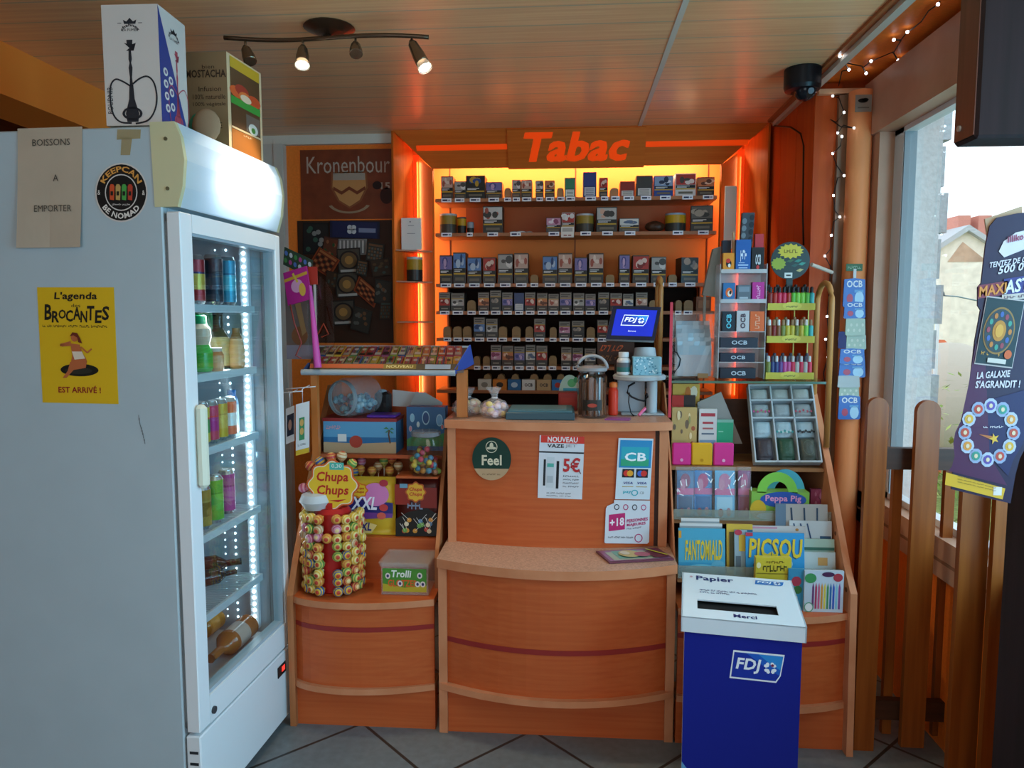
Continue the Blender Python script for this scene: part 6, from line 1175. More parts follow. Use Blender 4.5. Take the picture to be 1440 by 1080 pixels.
def tier(k, cols, caps, group, dz=.006, h=.082):
    n = len(cols)
    for row in (1, 0):
        for i, c in enumerate(cols):
            if row and i % 2: continue
            x = a + .013 + (b - a - .026) * i / (n - 1); cp = caps[(i + row) % len(caps)]
            o = proto(f'v{c}{cp}{row}', vial(VC[c], cp, h * (1.12 if row else 1))).copy(); COL.objects.link(o); o.name = 'liquid_bottle'; o.location = (x, Y + .014 + row * .03, tz[k] + dz + .0004)
            tag(o, f'small {c} bottle, {ORD[i]} along the {("front", "rear")[row]} row of the {("lowest", "middle", "top")[k]} yellow tier', 'bottle', group)
tier(2, ['dark red', 'red', 'crimson', 'crimson', 'red', 'green', 'lime', 'lime', 'green', 'teal'], ['#17171a'], 'small bottles on the top yellow tier')
tier(1, ['brown', 'dark red', 'brown', 'olive', 'yellow', 'yellow', 'olive', 'yellow', 'lime', 'teal'], ['#c9c9c4', '#8a6a4a'], 'small bottles on the middle yellow tier')
tier(0, ['olive', 'navy', 'navy', 'purple', 'pink', 'pink', 'crimson', 'silver', 'crimson', 'silver', 'crimson'], ['#b4b8b8', '#3a3a4a'], 'small bottles on the lowest yellow tier')
# goods on the fourth shelf, under the glass
Z4 = .9255; Y = 2.82
def upright_pack(name, u0, v0, u1, v1, Y, z, c, label, art, d=.02, cat='pack', lean=.0, gr=None):
    x0, x1, _, zt = R(u0, v0, u1, v1, Y); f = Fr((x0, Y, z), (x1 - x0, 0, 0), (0, lean * (zt - z), zt - z)); m = MB(c if not isinstance(c, str) else M(c, .35)); m.prism([f.p(0, 0), f.p(1, 0), f.p(1, 1), f.p(0, 1)], (0, d, 0)); art(m, f); return tag(m.build(name), label, cat, gr)
def dots(cols, n, r=.12, seed=1):
    def g(m, f):
        rn = random.Random(seed)
        for k in range(n): m.ell(f, .1 + rn.random() * .8, .1 + rn.random() * .8, r * rn.uniform(.5, 1.1), r * rn.uniform(.5, 1.1), M(cols[k % len(cols)], .4), 1 + k * .2, 9)
    return g
upright_pack('orange_snack_bag', 946, 540, 984, 565, 2.96, Z4, '#c9a24a', 'crinkled yellow orange bag standing highest beside the counter terminal', dots(('#b86a2a', '#dcd0b8', '#c8902e'), 14, .14, 3), .03, 'bag')
upright_pack('dark_snack_bag', 945, 556, 978, 580, 2.92, Z4, '#2a2626', 'black and red bag in front of the crinkled yellow orange bag', lambda m, f: (m.rect(f, 0, .82, .5, 1, '#b0302a'), m.rect(f, .05, .70, .9, .76, '#a8a8a0'), m.rect(f, .3, .6, .8, .66, '#8a9a8a')), .02, 'bag')
upright_pack('comic_pack', 945, 573, 980, 622, 2.86, Z4, '#b59a62', 'tan comic style pack with scattered drawings and a red foot', lambda m, f: (dots(('#6a5a4a', '#d9c69a', '#a0563a', '#8a8a5a'), 18, .08, 5)(m, f), m.rect(f, .4, 0, 1, .14, '#a02a22', 6)), .02)
upright_pack('game_pack', 983, 575, 1008, 624, 2.86, Z4, '#c9c6c4', 'white upright pack with red headings and a blue picture', lambda m, f: (m.rect(f, .05, .05, .95, .42, '#7f9ab5'), m.ell(f, .5, .22, .25, .1, M('#a8404a', .4), 2), m.rect(f, .1, .86, .9, .92, '#a83a44'), m.rect(f, .2, .72, .8, .76, '#a83a44'), m.rect(f, .2, .62, .8, .65, '#a85a5a'), m.rect(f, .15, .52, .85, .55, '#5a6a7a')), .02)
m = MB(M('#93908c', .5)); m.prism([aty(u, v, 2.93) for u, v in ((982, 624), (981, 566), (1014, 551), (1044, 624))], (0, .01, 0)); tag(m.build('grey_cardboard'), 'large angled grey cardboard piece behind the white upright pack', 'cardboard')
upright_pack('green_card', 1008, 590, 1031, 625, 2.88, Z4, '#2f9a72', 'plain green card standing in front of the grey cardboard', lambda m, f: (m.rect(f, .1, .7, .4, .73, '#7ac0a4'), m.rect(f, 0, .93, 1, 1, '#7fae9a')), .004, 'card')
for u0, u1, c, lb, q in ((945, 972, '#cf2f86', 'bright pink purse with a snap, closest to the counter', '#e0a4c4'), (972, 1002, '#d6a222', 'yellow purse with a snap between two pink ones', '#b9871a'), (1003, 1032, '#d03488', 'bright pink purse with a snap on the side of the wallet tray', '#e6b8d2')):
    x0, x1, _, zt = R(u0, 623, u1, 650, 2.80); t = thing('snap_purse', lb, 'purse', ((x0 + x1) / 2, 2.80, Z4), None); MB(M(c, .4)).box(x0 + .001, x1 - .001, 2.795, 2.815, Z4, zt, None, .004).build('body', t)
    m = MB(M(q, .3, .2)); m.cyl(((x0 + x1) / 2, 2.7935, Z4 + .02), ((x0 + x1) / 2, 2.795, Z4 + .02), .006); m.build('snap', t)
# wallet tray
tl, tr, bl, br = [aty(u, v, Y_) for u, v, Y_ in ((1051, 540, 2.93), (1144, 540, 2.93), (1062, 650, 2.775), (1157, 650, 2.775))]
f = Fr(bl, br - bl, ((tl + tr) - (bl + br)) / 2); wt = thing('wallet_tray', 'tilted grey compartment tray of rolled wallets on the gift unit', 'tray', f.p(.5, 0))
GY = M('#a9b2b8', .45); n = f.n; dep = .035; T = .022
m = MB(GY)
def wallx(x): m.prism([f.p(x - T / 2, 0), f.p(x + T / 2, 0), f.p(x + T / 2, 1), f.p(x - T / 2, 1)], n * -dep)
def wally(y, x0=0, x1=1): m.prism([f.p(x0, y - T / 2), f.p(x1, y - T / 2), f.p(x1, y + T / 2), f.p(x0, y + T / 2)], n * -dep)
for x in (T / 2, .34, .66, 1 - T / 2): wallx(x)
for y in (T / 2, .56, .79, 1 - T / 2): wally(y, T, 1 - T)
m.build('frame', wt); m = MB(M('#8a939a', .5)); m.prism([f.p(0, 0, -dep), f.p(1, 0, -dep), f.p(1, 1, -dep), f.p(0, 1, -dep)], n * -.003); m.build('bed', wt)
def pillow(x0, y0, x1, y1, c, label, name, th_=.020, art=None):
    g = Fr(f.p(x0, y0, -dep + .001), f.ux * (x1 - x0), f.uy * (y1 - y0)); m = MB(M(c, .4, bump=.2, bscale=120)); N = 7; vs = []; fs = []
    for j in range(N + 1):
        for i in range(N + 1):
            x, y = i / N, j / N; h = th_ * (.15 + .85 * (max(0, 1 - (2 * x - 1) ** 4) * max(0, 1 - (2 * y - 1) ** 4)) ** .5); vs.append(g.p(x, y, h))
    vs += [g.p(i / N, j / N, 0) for j in range(N + 1) for i in range(N + 1)]; k = (N + 1) ** 2
    for j in range(N):
        for i in range(N): o_ = j * (N + 1) + i; fs += [(o_, o_ + 1, o_ + N + 2, o_ + N + 1), (k + o_, k + o_ + 1, k + o_ + N + 2, k + o_ + N + 1)]
    for i in range(N): fs += [(i, i + 1, k + i + 1, k + i), (N * (N + 1) + i, N * (N + 1) + i + 1, k + N * (N + 1) + i + 1, k + N * (N + 1) + i), (i * (N + 1), (i + 1) * (N + 1), k + (i + 1) * (N + 1), k + i * (N + 1)), (i * (N + 1) + N, (i + 1) * (N + 1) + N, k + (i + 1) * (N + 1) + N, k + i * (N + 1) + N)]
    m.add(vs, fs, None, True)
    if art: art(m, Fr(g.p(0, 0, th_ + .0005), g.ux, g.uy))
    return tag(m.build(name), label, 'wallet' if name == 'wallet' else 'bracelet pad', None)
cx = [(.03, .322), (.357, .645), (.675, .965)]; bead = lambda cs, y: (lambda m, g: [m.ell(g, .1 + k * .1, y + .05 * math.sin(k * 2), .06, .08, M(cs[k % len(cs)], .4), 1 + (k % 3), 8) for k in range(9)])
rowsd = [(.805, .972, (('#9a9c9c', 'grey satin pad in the top row, window-side column', None),) * 3), (.575, .774, None), (.34, .545, None)]
NP = [('#a8aaa6', 'top row'), ('#8f979a', 'middle row'), ('#9fb4bc', 'lower row')]; CN = ('counter-side', 'middle', 'fence-side')
DEC = [(None, None, None), (('#b04a7a', '#7a8a6a'), None, ('#a84a5a', '#8a9aa4')), (None, ('#3a8a8a', '#a8c4c4'), ('#1f2326', '#3a4044'))]
for r, (y0, y1, _) in enumerate(rowsd):
    for c_ in range(3):
        d_ = DEC[r][c_]; pillow(cx[c_][0], y0, cx[c_][1], y1, NP[r][0], f'grey pad{" with a beaded bracelet" if d_ else ""} in the {NP[r][1]}, {CN[c_]} column of the wallet tray', 'bracelet_pad', .024, bead(d_, .4 if r == 1 else .25) if d_ else None)
for c_, (c, lb) in enumerate((('#3f3a40', 'dark grey wallet'), ('#2f4f3e', 'dark green wallet'), ('#4a5048', 'grey green wallet'))):
    pillow(cx[c_][0] + .01, .03, cx[c_][1] - .01, .33, c, f'{lb} standing in the bottom row of the compartment tray', 'wallet', .034, (lambda m, g: m.ring(g, .5, .5, .3, .3, .04, M('#6a7a6a', .4), 1)) if c_ == 2 else None)
# third shelf: clear bags of pink toys, handled box
Z3 = .7455; rnd = random.Random(31)
for i, (u0, u1) in enumerate(((950, 978), (974, 1004), (1003, 1036), (1037, 1057))):
    th, f = pouch('toy_bag', u0, 658, u1, 722, 2.722 + (i % 2) * .012, Z3, .03, film('toy_film', '#c4ccd4', .18), ('clear toy bag with pink and blue contents closest to the counter', 'clear toy bag with a pale blue card, second from the counter', 'widest clear toy bag with a light blue card', 'narrowest clear toy bag with pink contents beside the handled box')[i], .1)
    f = Fr(f.p(.08, .02, -.012), f.ux * .84, f.uy * .92); m = MB(); m.card(f, M(('#4a7aa4', '#3f86c0', '#6ab0d4', '#8a4a7a')[i], .4), .002); m.rect(f, 0, .48, 1, .62, M('#cf6a98', .4), 1); m.rect(f, .1, .08, .9, .44, M(('#3a5a7a', '#2f6a9c', '#a4d0e0', '#8a2a4a')[i], .4), 1)
    m.ell(f, .5, .78, .3, .16, M(('#8a4a6a', '#c0507f', '#c47aa0', '#c05a86')[i], .4), 2); m.ell(f, .35, .7, .16, .12, M('#c98aa4', .4), 3); m.ell(f, .3, .1, .14, .09, M('#a04a54', .4), 3); m.ell(f, .7, .12, .12, .09, M('#b8808a', .4), 3); m.build('toy_card', th)
    m = MB(M('#e4e8ea', .15)); ff = Fr(f.p(0, 0, .02), f.ux, f.uy)
    for q in range(5): x, y = rnd.random(), .5 + rnd.random() * .4; m.line(ff, [(x, y), (x + rnd.uniform(-.3, .3), y + rnd.uniform(-.15, .15))], .0035, None)
    m.build('film_crease', th)
x0, x1, _, z1 = R(1056, 662, 1142, 722, 2.71); w = x1 - x0; pb = thing('handled_gift_box', 'green and blue gift box with arched carry handles beside the toy bags', 'box', ((x0 + x1) / 2, 2.73, Z3)); h = z1 - Z3
def archp(cx, y, rx, ry, z, c, nm_, d):
    m = MB(M(c, .4)); o_ = []; i_ = []
    for k in range(17): t = PI * k / 16; o_.append((cx + rx * math.cos(t), y, z + ry * math.sin(t))); i_.append((cx + rx * .55 * math.cos(t), y, z + ry * .55 * math.sin(t)))
    for k in range(16): m.prism([o_[k], o_[k + 1], i_[k + 1], i_[k]], (0, d, 0))
    m.build(nm_, pb)
MB(M('#7fb04a', .4)).box(x0 + .0, x1 - .012, 2.70, 2.76, Z3, Z3 + h * .58).build('carton', pb); archp(x0 + w * .42, 2.70, w * .33, h * .42, Z3 + h * .56, '#7cc04a', 'front_handle', .004); archp(x0 + w * .62, 2.756, w * .33, h * .48, Z3 + h * .5, '#4aa8c0', 'rear_handle', .004)
f = Fr((x0, 2.6995, Z3 + .0015), (w - .012, 0, 0), (0, 0, h * .58)); m = MB(); m.ell(f, .55, .72, .4, .28, M('#2a52a0', .4), 1); m.text(f, 'Peppa Pig', .24, .60, .86, .88, '#d890b4', 3, 1); m.ell(f, .12, .36, .14, .34, M('#c9a42e', .4), 2); m.poly(f, [(.3, 0), (1, 0), (1, .3), (.6, .22)], M('#b9c9c4', .4), 2); m.ell(f, .3, .14, .2, .12, M('#d0d8d4', .4), 3); m.build('box_print', pb)
upright_pack('pink_pouch', 1140, 688, 1157, 712, 2.80, Z3, '#a04a6e', 'small pink printed pouch at the fence side of the gift box', dots(('#c07a98', '#6a3a52', '#b05a80'), 10, .12, 2), .02)
# notebooks at the fence side and magazines on the second shelf
for i, (u0, v0, u1, v1, Y_, c, lb, art) in enumerate((
    (1093, 712, 1167, 752, 2.648, '#a8a39c', 'grey stationery sheet with dark blue pens, tallest at the fence side', lambda m, f: (m.rect(f, .0, 0, .2, 1, '#5f7486'), [m.line(f, [(.3 + k * .25, .95), (.36 + k * .22, .3)], .006, M('#2a3f56', .4), 2) for k in range(3)])),
    (1112, 735, 1172, 775, 2.635, '#c2c8c9', 'pale blister card with three blue pencils below the grey sheet', lambda m, f: [m.line(f, [(.1 + k * .16, .95), (.28 + k * .16, .35)], .005, M('#2a4a70', .4), 2) for k in range(3)] + [m.rect(f, .72, .3 + k * .18, .98, .36 + k * .18, M(('#5a3a5a', '#8a9aa4', '#3a5a7a')[k], .4), 2) for k in range(3)]),
    (1131, 760, 1175, 790, 2.615, '#a9c4b4', 'pale green notebook with a dark line below the blister card', lambda m, f: (m.rect(f, 0, .7, 1, .78, '#3a6a5a'), m.rect(f, .0, .0, 1, .15, '#d0d4cc'), m.poly(f, [(.02, .25), (.02, .6), (.15, .3)], M('#c9a43a', .4), 2))),
    (1131, 778, 1176, 800, 2.59, '#bcc6c4', 'low white notebook with an orange mark at the fence side', lambda m, f: (m.rect(f, .45, .5, .75, .8, '#c99a5a'), [m.rect(f, .3 + k * .1, .1, .36 + k * .1, .3, '#7a868a') for k in range(5)])))):
    upright_pack('stationery_card', u0, v0, u1, v1, Y_, .5705, c, lb, art, .004, 'stationery', .12)
for k in range(3):
    dz = k * 7; upright_pack('comic_magazine', 955 + k * 2, 746 - dz, 1021 - k * 4, 800 - dz, 2.575 + k * .014, .5705, '#3f9ab8' if k == 0 else '#c4c8c8', ('blue comic magazine with yellow wavy title, front of its stack by the counter', 'white comic magazine second in the stack by the counter', 'white comic magazine rear of the stack by the counter')[k],
        (lambda m, f: (m.rect(f, .0, 0, 1, .3, '#2f8ab0'), m.text(Fr(f.p(.14, .34), f.ux * .8 + f.uy * .02, f.uy * .42), 'FANTOMIALD', 0, 0, 1, 1, '#cdb432', 3, 1, .1), m.ell(f, .5, .15, .35, .12, M('#6ab4c8', .4), 2), m.ell(f, .85, .25, .15, .1, M('#5aa0b8', .4), 2), m.rect(f, 0, .8, .06, .95, '#c9902e', 2))) if k == 0 else (lambda m, f: m.rect(f, 0, .9, 1, .95, '#8a9498')), .006, 'magazine', .14)
for u0, v0, u1, v1, Y_, c, lb, art in ((1050, 752, 1133, 800, 2.572, '#2f8cc0', 'blue comic magazine with a large yellow title above the yellow box', lambda m, f: (m.text(f, 'PICSOU', .05, .46, .97, .88, '#d2b62e', 3, 1, .1), m.text(f, 'PICSOU', .035, .44, .955, .86, '#27506e', 2, 1, .1), m.ell(f, .2, .3, .08, .07, M('#274a6a', .4), 2), m.ell(f, .7, .34, .1, .1, M('#8ab4c4', .4), 2), m.ell(f, .78, .12, .12, .09, M('#1f3a5a', .4), 2), m.rect(f, .0, .92, .12, 1, '#b0344a', 2))),
    (1034, 748, 1052, 800, 2.585, '#8fa4ac', 'narrow visible magazine edge with a yellow letter beside the large yellow title', lambda m, f: (m.rect(f, .35, .55, .9, .9, '#c9a83a'), m.rect(f, .1, .05, .5, .45, '#5a6a74'), m.ell(f, .3, .95, .3, .06, M('#b0344a', .4), 2))),
    (1023, 740, 1060, 798, 2.605, '#c9a83e', 'yellow spined magazine behind the blue comics', lambda m, f: (m.rect(f, .1, .1, .5, .85, '#5a5a3a'), m.rect(f, .55, 0, 1, .9, '#3f6a80')))):
    upright_pack('comic_magazine', u0, v0, u1, v1, Y_, .5705, c, lb, art, .005, 'magazine', .14)
upright_pack('coloured_sheet', 1055, 742, 1135, 760, 2.625, .5705, '#c2bcb8', 'white pink edged magazine sheet just showing above the large yellow title', lambda m, f: (m.rect(f, 0, .94, .5, .98, '#c08a9a'), m.ell(f, .85, .93, .03, .03, M('#b0783a', .4), 1)), .004, 'magazine', .12)
x0, x1, z0, z1 = R(1062, 784, 1112, 830, 2.525); m = MB(M('#c9b636', .4)); m.box(x0, x1, 2.52, 2.545, .4865, z1); f = Fr((x0, 2.52, .4865), (x1 - x0, 0, 0), (0, 0, z1 - .4865)); m.rect(f, .02, .68, .98, .70, '#8a7a22'); m.text(f, '~iiiiiii', .2, .72, .88, .86, '#4a4a1a', 2, 1); m.text(f, '~iiiiiii', .3, .89, .8, .95, '#6a5a1a', 2); m.ell(f, .08, .85, .06, .06, M('#e0d8a8', .4), 2)
tag(m.build('yellow_game_box'), 'slim yellow box standing in front of the large blue comic', 'box')
upright_pack('pen_pack', 1131, 803, 1186, 861, 2.50, .4865, '#b9c3cc', 'pack of coloured felt pens standing on the bottom shelf beside the bin', lambda m, f: ([(m.rect(f, .2 + k * .075, .08, .25 + k * .075, .60, M(c, .4), 1), m.poly(f, [(.2 + k * .075, .60), (.25 + k * .075, .60), (.225 + k * .075, .72)], M(c, .4), 1)) for k, c in enumerate(('#6a3a6a', '#a83a5a', '#c05a7a', '#c98a3a', '#d0bc4a', '#4a8a5a', '#2f6a9c', '#3a5ab0', '#7ab4c8', '#8a4a8a'))], m.ell(f, .12, .12, .12, .12, M('#d8dcda', .4), 4), m.ring(f, .12, .12, .12, .12, .2, M('#5a9a7a', .4), 5), m.ell(f, .15, .82, .15, .12, M('#3f8a52', .4), 2), m.ell(f, .85, .85, .12, .1, M('#a83a44', .4), 2), m.ell(f, .6, .92, .16, .06, M('#4a2a4a', .4), 2)), .012, 'pack')
upright_pack('blue_activity_book', 1108, 800, 1131, 858, 2.51, .4865, '#3a86a8', 'blue activity book half hidden between bin and felt pen pack', lambda m, f: (m.ell(f, .5, .7, .3, .12, M('#a83a4a', .4), 1), m.ell(f, .6, .5, .25, .1, M('#3a6a3a', .4), 2), m.ell(f, .4, .3, .2, .08, M('#c9c9b0', .4), 2)), .008, 'book')
# ================================================================ PAPER BIN
A = atz(958, 866, .612); B = atz(1135, 882, .612); A.z = B.z = .612; bx_ = (B - A); bw = bx_.length; ex = bx_.normalized(); ey = Vector((-ex.y, ex.x, 0)); BD = .33
zb = atp(950, 804, A + ey * BD, ey).z
BMx = Matrix(((ex.x, ey.x, 0, A.x), (ex.y, ey.y, 0, A.y), (0, 0, 1, 0), (0, 0, 0, 1)))
def bq(m=None): q = MB(m); q.M = BMx; return q
pbn = thing('paper_recycling_bin', 'blue and white lottery paper recycling bin standing in front of the counter', 'bin', BMx @ Vector((bw / 2, BD / 2, 0)))
e = .010; BL = M('#061a86', .8); CW = M('#d2dfe6', .5)
bq(CW).box(e, bw - e, e + .002, BD - e, .0, .60).build('body', pbn)
q = bq(BL); q.box(e, bw - e, e, e + .002, .03, .60); q.build('blue_front', pbn)
q = bq(M('#5a9ac8', .4)); 
for x0, sg in ((e, 1), (bw - e, -1)): q.prism([(x0, e - .0008, .03), (x0 + sg * .10, e - .0008, .03), (x0, e - .0008, .16)], (0, .0006, 0))
q.build('corner_print', pbn)
zl = .565; q = bq(CW)
S0, S1, T0, T1 = .052 * bw / .18 * .5, .0, .3, .5
sl = lambda y: .612 + (zb - .612) * y / BD
# lid with a real slot: four top pieces around the opening
sx0, sx1 = .22 * bw, .86 * bw; sy0, sy1 = .045, .115; sx0b, sx1b = .15 * bw, .80 * bw
sx0, sx1, sy0, sy1 = .135 * bw, .80 * bw, .06, .125
def tp(x, y): return (x, y, sl(y))
top = [[(0, 0), (bw, 0), (bw, sy0), (0, sy0)], [(0, sy1), (bw, sy1), (bw, BD), (0, BD)], [(0, sy0), (sx0, sy0), (sx0, sy1), (0, sy1)], [(sx1, sy0), (bw, sy0), (bw, sy1), (sx1, sy1)]]
for pl_ in top: q.prism([tp(x, y) for x, y in pl_], (0, 0, -.004))
q.prism([(0, 0, zl), (bw, 0, zl), (bw, 0, .612), (0, 0, .612)], (0, .004, 0)); q.prism([(0, BD - .004, zl), (bw, BD - .004, zl), (bw, BD - .004, zb), (0, BD - .004, zb)], (0, .004, 0))
for x in (0, bw - .004): q.prism([(x, 0, zl), (x, BD, zl), (x, BD, zb), (x, 0, .612)], (.004, 0, 0))
lid = q.build('lid', pbn)
bq(M('#08080a', .8)).box(sx0 - .02, sx1 + .02, sy0 - .02, sy1 + .02, .601, .606).build('dark_slot', lid)
P = lambda x, y, z: BMx @ Vector((x, y, z))
f = Fr(P(0, 0, .612), P(bw, 0, .612) - P(0, 0, .612), P(0, BD, zb) - P(0, 0, .612)); m = MB(); dk_ = M('#1d2a66', .4)
m.text(f, 'Papier', .13, .80, .47, .94, dk_, 1, 1); m.text(f, '*', .07, .88, .1, .93, '#b8384a', 1); m.text(f, '~iiiiiii iii iiiiiiii iiii ii iiiiiiiiiii', .16, .58, .66, .62, dk_, 1); m.text(f, '~iiiii ii iiiiiii', .16, .53, .42, .57, dk_, 1); m.text(f, 'Merci', .43, .06, .62, .13, dk_, 1, 1); fdj(m, f, .65, .83, .93, .94, 1, 0, '#2a70b8'); m.build('lid_lettering', lid)
f = Fr(P(e, e, .03), P(bw - e, e, .03) - P(e, e, .03), (0, 0, .57)); m = MB(); fdj(m, f, .40, .71, .86, .86, 1, 0, '#1f6ac0'); m.build('front_logo', pbn)
# ================================================================ PICKET GATE, POST, POSTER
fe = thing('picket_gate', 'brown stained picket gate with rounded slat tops in front of the window', 'gate', (1.2, 2.5, 0))
def slat(u0, u1, v, y, z0, t=.022, name='slat', rnd_=True):
    a, b, _, z1 = R(u0, v, u1, 1040, y); r = (b - a) / 2; pts = [(a, y, z0), (b, y, z0), (b, y, z1 - (r if rnd_ else 0))]
    if rnd_: pts += [(a + r + r * math.cos(t_), y, z1 - r + r * math.sin(t_)) for t_ in [PI * k / 10 for k in range(1, 10)]]
    pts += [(a, y, z1 - (r if rnd_ else 0))]; MB(OAKV).prism(pts, (0, t, 0)).build(name, fe)
slat(1211, 1240, 559, 2.5, .0); slat(1279, 1312, 563, 2.48, .03); slat(1249, 1262, 632, 2.56, .03, rnd_=False); slat(1321, 1335, 640, 2.56, .03, rnd_=False)
slat(1346, 1386, 640, 2.2, .0); slat(1393, 1412, 640, 2.16, 0, rnd_=False)
a = aty(1235, 645, 2.535).x; b = aty(1412, 645, 2.535).x
for v0, v1 in ((630, 660), (985, 1012)):
    z1_, z0_ = aty(1290, v0, 2.535).z, aty(1290, v1, 2.535).z; MB(wood('dark_rail', '#3a2014', '#4a2a1a', (2, 30, 30))).box(a, b, 2.525, 2.555, z0_, z1_).build('rail', fe)
DKP = wood('dark_purple_brown', '#1f1212', '#2a1a1c', (30, 30, 1.5), .8)
po = thing('dark_post', 'dark brown wooden post with a wide head board at the edge of the window', 'post', (.95, 1.75, 0))
MB(DKP).box(1.06, 1.22, 1.69, 1.84, 0, CEIL).build('post', po)
x0 = .817; m = MB(DKP); m.box(x0, 1.28, 1.6, 1.688, 1.842, CEIL, None, .006); hb_ = m.build('head_board', po)
MB(wood('board_edge', '#5a3628', '#6b4232', (30, 30, 1.5), .4)).box(x0 - .002, x0, 1.606, 1.682, 1.85, CEIL - .004).build('board_edge', hb_)
MB(M('#a8a29a', .4)).cyl((x0 - .006, 1.66, 1.875), (x0 - .002, 1.66, 1.875), .006).build('hook', hb_)
YP = 1.66
px = [(1392, 318), (1386, 345), (1380, 398), (1375, 404), (1375, 430), (1379, 436), (1371, 480), (1364, 540), (1356, 590), (1349, 606), (1347, 622), (1350, 640), (1347, 655), (1340, 664), (1338, 688), (1421, 708), (1428, 668), (1434, 645), (1446, 622), (1452, 590), (1462, 520), (1474, 440), (1484, 360), (1486, 312), (1470, 296), (1430, 300), (1402, 306)]
pp = thing('lottery_game_poster', 'tall purple lottery game poster cut in a wavy outline fixed to the dark post', 'poster', aty(1400, 700, YP))
pw = [aty(u, v, YP) for u, v in px]; MB(M('#241638', .35)).prism(pw, (0, .004, 0)).build('board', pp)
f = fry(1340, 290, 1490, 710, YP - .0006)
g = lambda u, v: ((u - 1340) / 150, (710 - v) / 420)
m = MB()
m.poly(f, [g(*q) for q in ((1371, 480), (1364, 540), (1356, 590), (1349, 606), (1347, 622), (1350, 640), (1347, 655), (1342, 662), (1428, 682), (1400, 640), (1392, 560), (1384, 480))], M('#451a42', .35), 1)
m.poly(f, [g(*q) for q in ((1392, 560), (1400, 640), (1428, 668), (1434, 645), (1446, 622), (1452, 590), (1460, 540))], M('#1f1c4c', .35), 1)
m.poly(f, [g(*q) for q in ((1339, 664), (1425, 686), (1422, 702), (1338, 682))], M('#c9a22a', .35), 2); m.rect(f, *g(1408, 696), *g(1420, 684), M('#d0ccc4', .35), 3)
m.build('board_print', pp)
m = MB(M('#b39a7c', .5)); m.prism([aty(u, v, YP + .006) for u, v in ((1385, 308), (1437, 290), (1440, 330), (1389, 336))], (0, .004, 0)); m.build('cardboard_back', pp)
m = MB(); w_ = M('#c9c4cc', .4); rot = lambda u0, v0, u1, v1, h: Fr(aty(u0, v0, YP - .001), aty(u1, v1, YP - .001) - aty(u0, v0, YP - .001), (0, 0, h))
m.poly(f, [g(*q) for q in ((1396, 352), (1402, 338), (1418, 326), (1436, 322), (1462, 324), (1466, 340), (1440, 346), (1424, 352), (1404, 360))], w_, 2)
f2 = rot(1408, 345, 1440, 338, .02); m.text(f2, 'illiko', .25, .1, .95, .8, '#8a3a5a', 4, 1)
f2 = rot(1391, 377, 1470, 364, .016); m.text(f2, 'TENTEZ DE GAGNER', 0, 0, 1, .75, w_, 2, 1, .15); f2 = rot(1403, 386, 1470, 375, .024); m.text(f2, "500 000 €", 0, 0, 1, .75, w_, 2, 1, .15)
f2 = rot(1373, 560, 0, 0, .02) if 0 else rot(1373, 533, 1420, 530, .02); m.text(f2, 'LA GALAXIE', 0, 0, 1, .75, w_, 2, 1, .12); f2 = rot(1371, 546, 1434, 545, .022); m.text(f2, "S'AGRANDIT !", 0, 0, 1, .75, w_, 2, 1, .12)
f2 = rot(1376, 418, 1414, 412, .030); m.rect(f2, -.04, -.1, 1.05, .85, '#7a3a4a', 2); m.text(f2, 'MAXI', 0, 0, 1, .75, '#c9823a', 4, 1); f2 = rot(1410, 414, 1476, 404, .036); m.rect(f2, 0, -.1, 1, .9, '#3a3a7a', 2); m.text(f2, 'ASTRO', .02, 0, .98, .8, '#d0d4dc', 4, 1, .1); f2 = rot(1408, 423, 1470, 417, .014); m.rect(f2, 0, 0, 1, .9, '#b9b0a8', 3); m.text(f2, '~iiii iiii iiii', .05, .2, .95, .7, '#5a4a5a', 4, 1)
for k in range(3): f2 = rot(1346, 670 + k * 4, 1400, 683 + k * 4, .006); m.text(f2, '~iiiii iiiiiiii iii iiiiiii iiiiiiiiiii', 0, 0, 1, .5, '#5a4a1a', 4)
m.build('poster_lettering', pp)
f3 = frq(aty(1388, 418, YP - .002), aty(1440, 424, YP - .002), aty(1371, 510, YP - .002)); f3 = Fr(f3.o, f3.ux, f3.uy); m = MB(); m.rect(f3, -.02, -.02, 1.02, 1.02, '#b0a8a8', 1); m.rect(f3, 0, 0, 1, 1, '#22363c', 2); m.ell(f3, .47, .52, .42, .36, M('#8a6a34', .35), 3, 36); m.ell(f3, .47, .52, .385, .33, M('#2a3a40', .35), 4, 36)
for k in range(12): a_ = 2 * PI * k / 12; m.ell(f3, .47 + .29 * math.cos(a_), .52 + .25 * math.sin(a_), .05, .045, M(('#b0702e', '#3a8a7a', '#8a3a4a', '#3a5a9a')[k % 4], .35), 5, 10)
m.ell(f3, .47, .52, .18, .16, M('#b07a2a', .35), 5, 24); m.ell(f3, .47, .52, .11, .1, M('#c9963a', .35), 6, 18); m.rect(f3, .3, .03, .8, .10, '#c0bcb4', 5); m.text(f3, '~ii i', .1, .13, .3, .19, '#c9963a', 5, 1); m.text(f3, '+', .55, .13, .6, .19, '#c9963a', 5); m.ell(f3, .82, .18, .1, .07, M('#c05a2a', .35), 5); m.build('game_ticket_picture', pp)
m = MB(); c = g(1397, 606)
for k in range(12):
    a_ = 2 * PI * k / 12; x, y = c[0] + .23 * math.cos(a_), c[1] + .092 * math.sin(a_); m.ell(f, x, y, .065, .026, M(('#8a9ab8', '#a8b4c8')[k % 2], .35), 3, 10); m.ell(f, x, y, .042, .016, M(('#b04a3a', '#c98a3a', '#3a8a7a', '#5a4a9a', '#b0443a', '#c9a03a')[k % 6], .35), 4, 10); m.ell(f, x, y, .018, .008, M('#d0c0a0', .35), 5, 8)
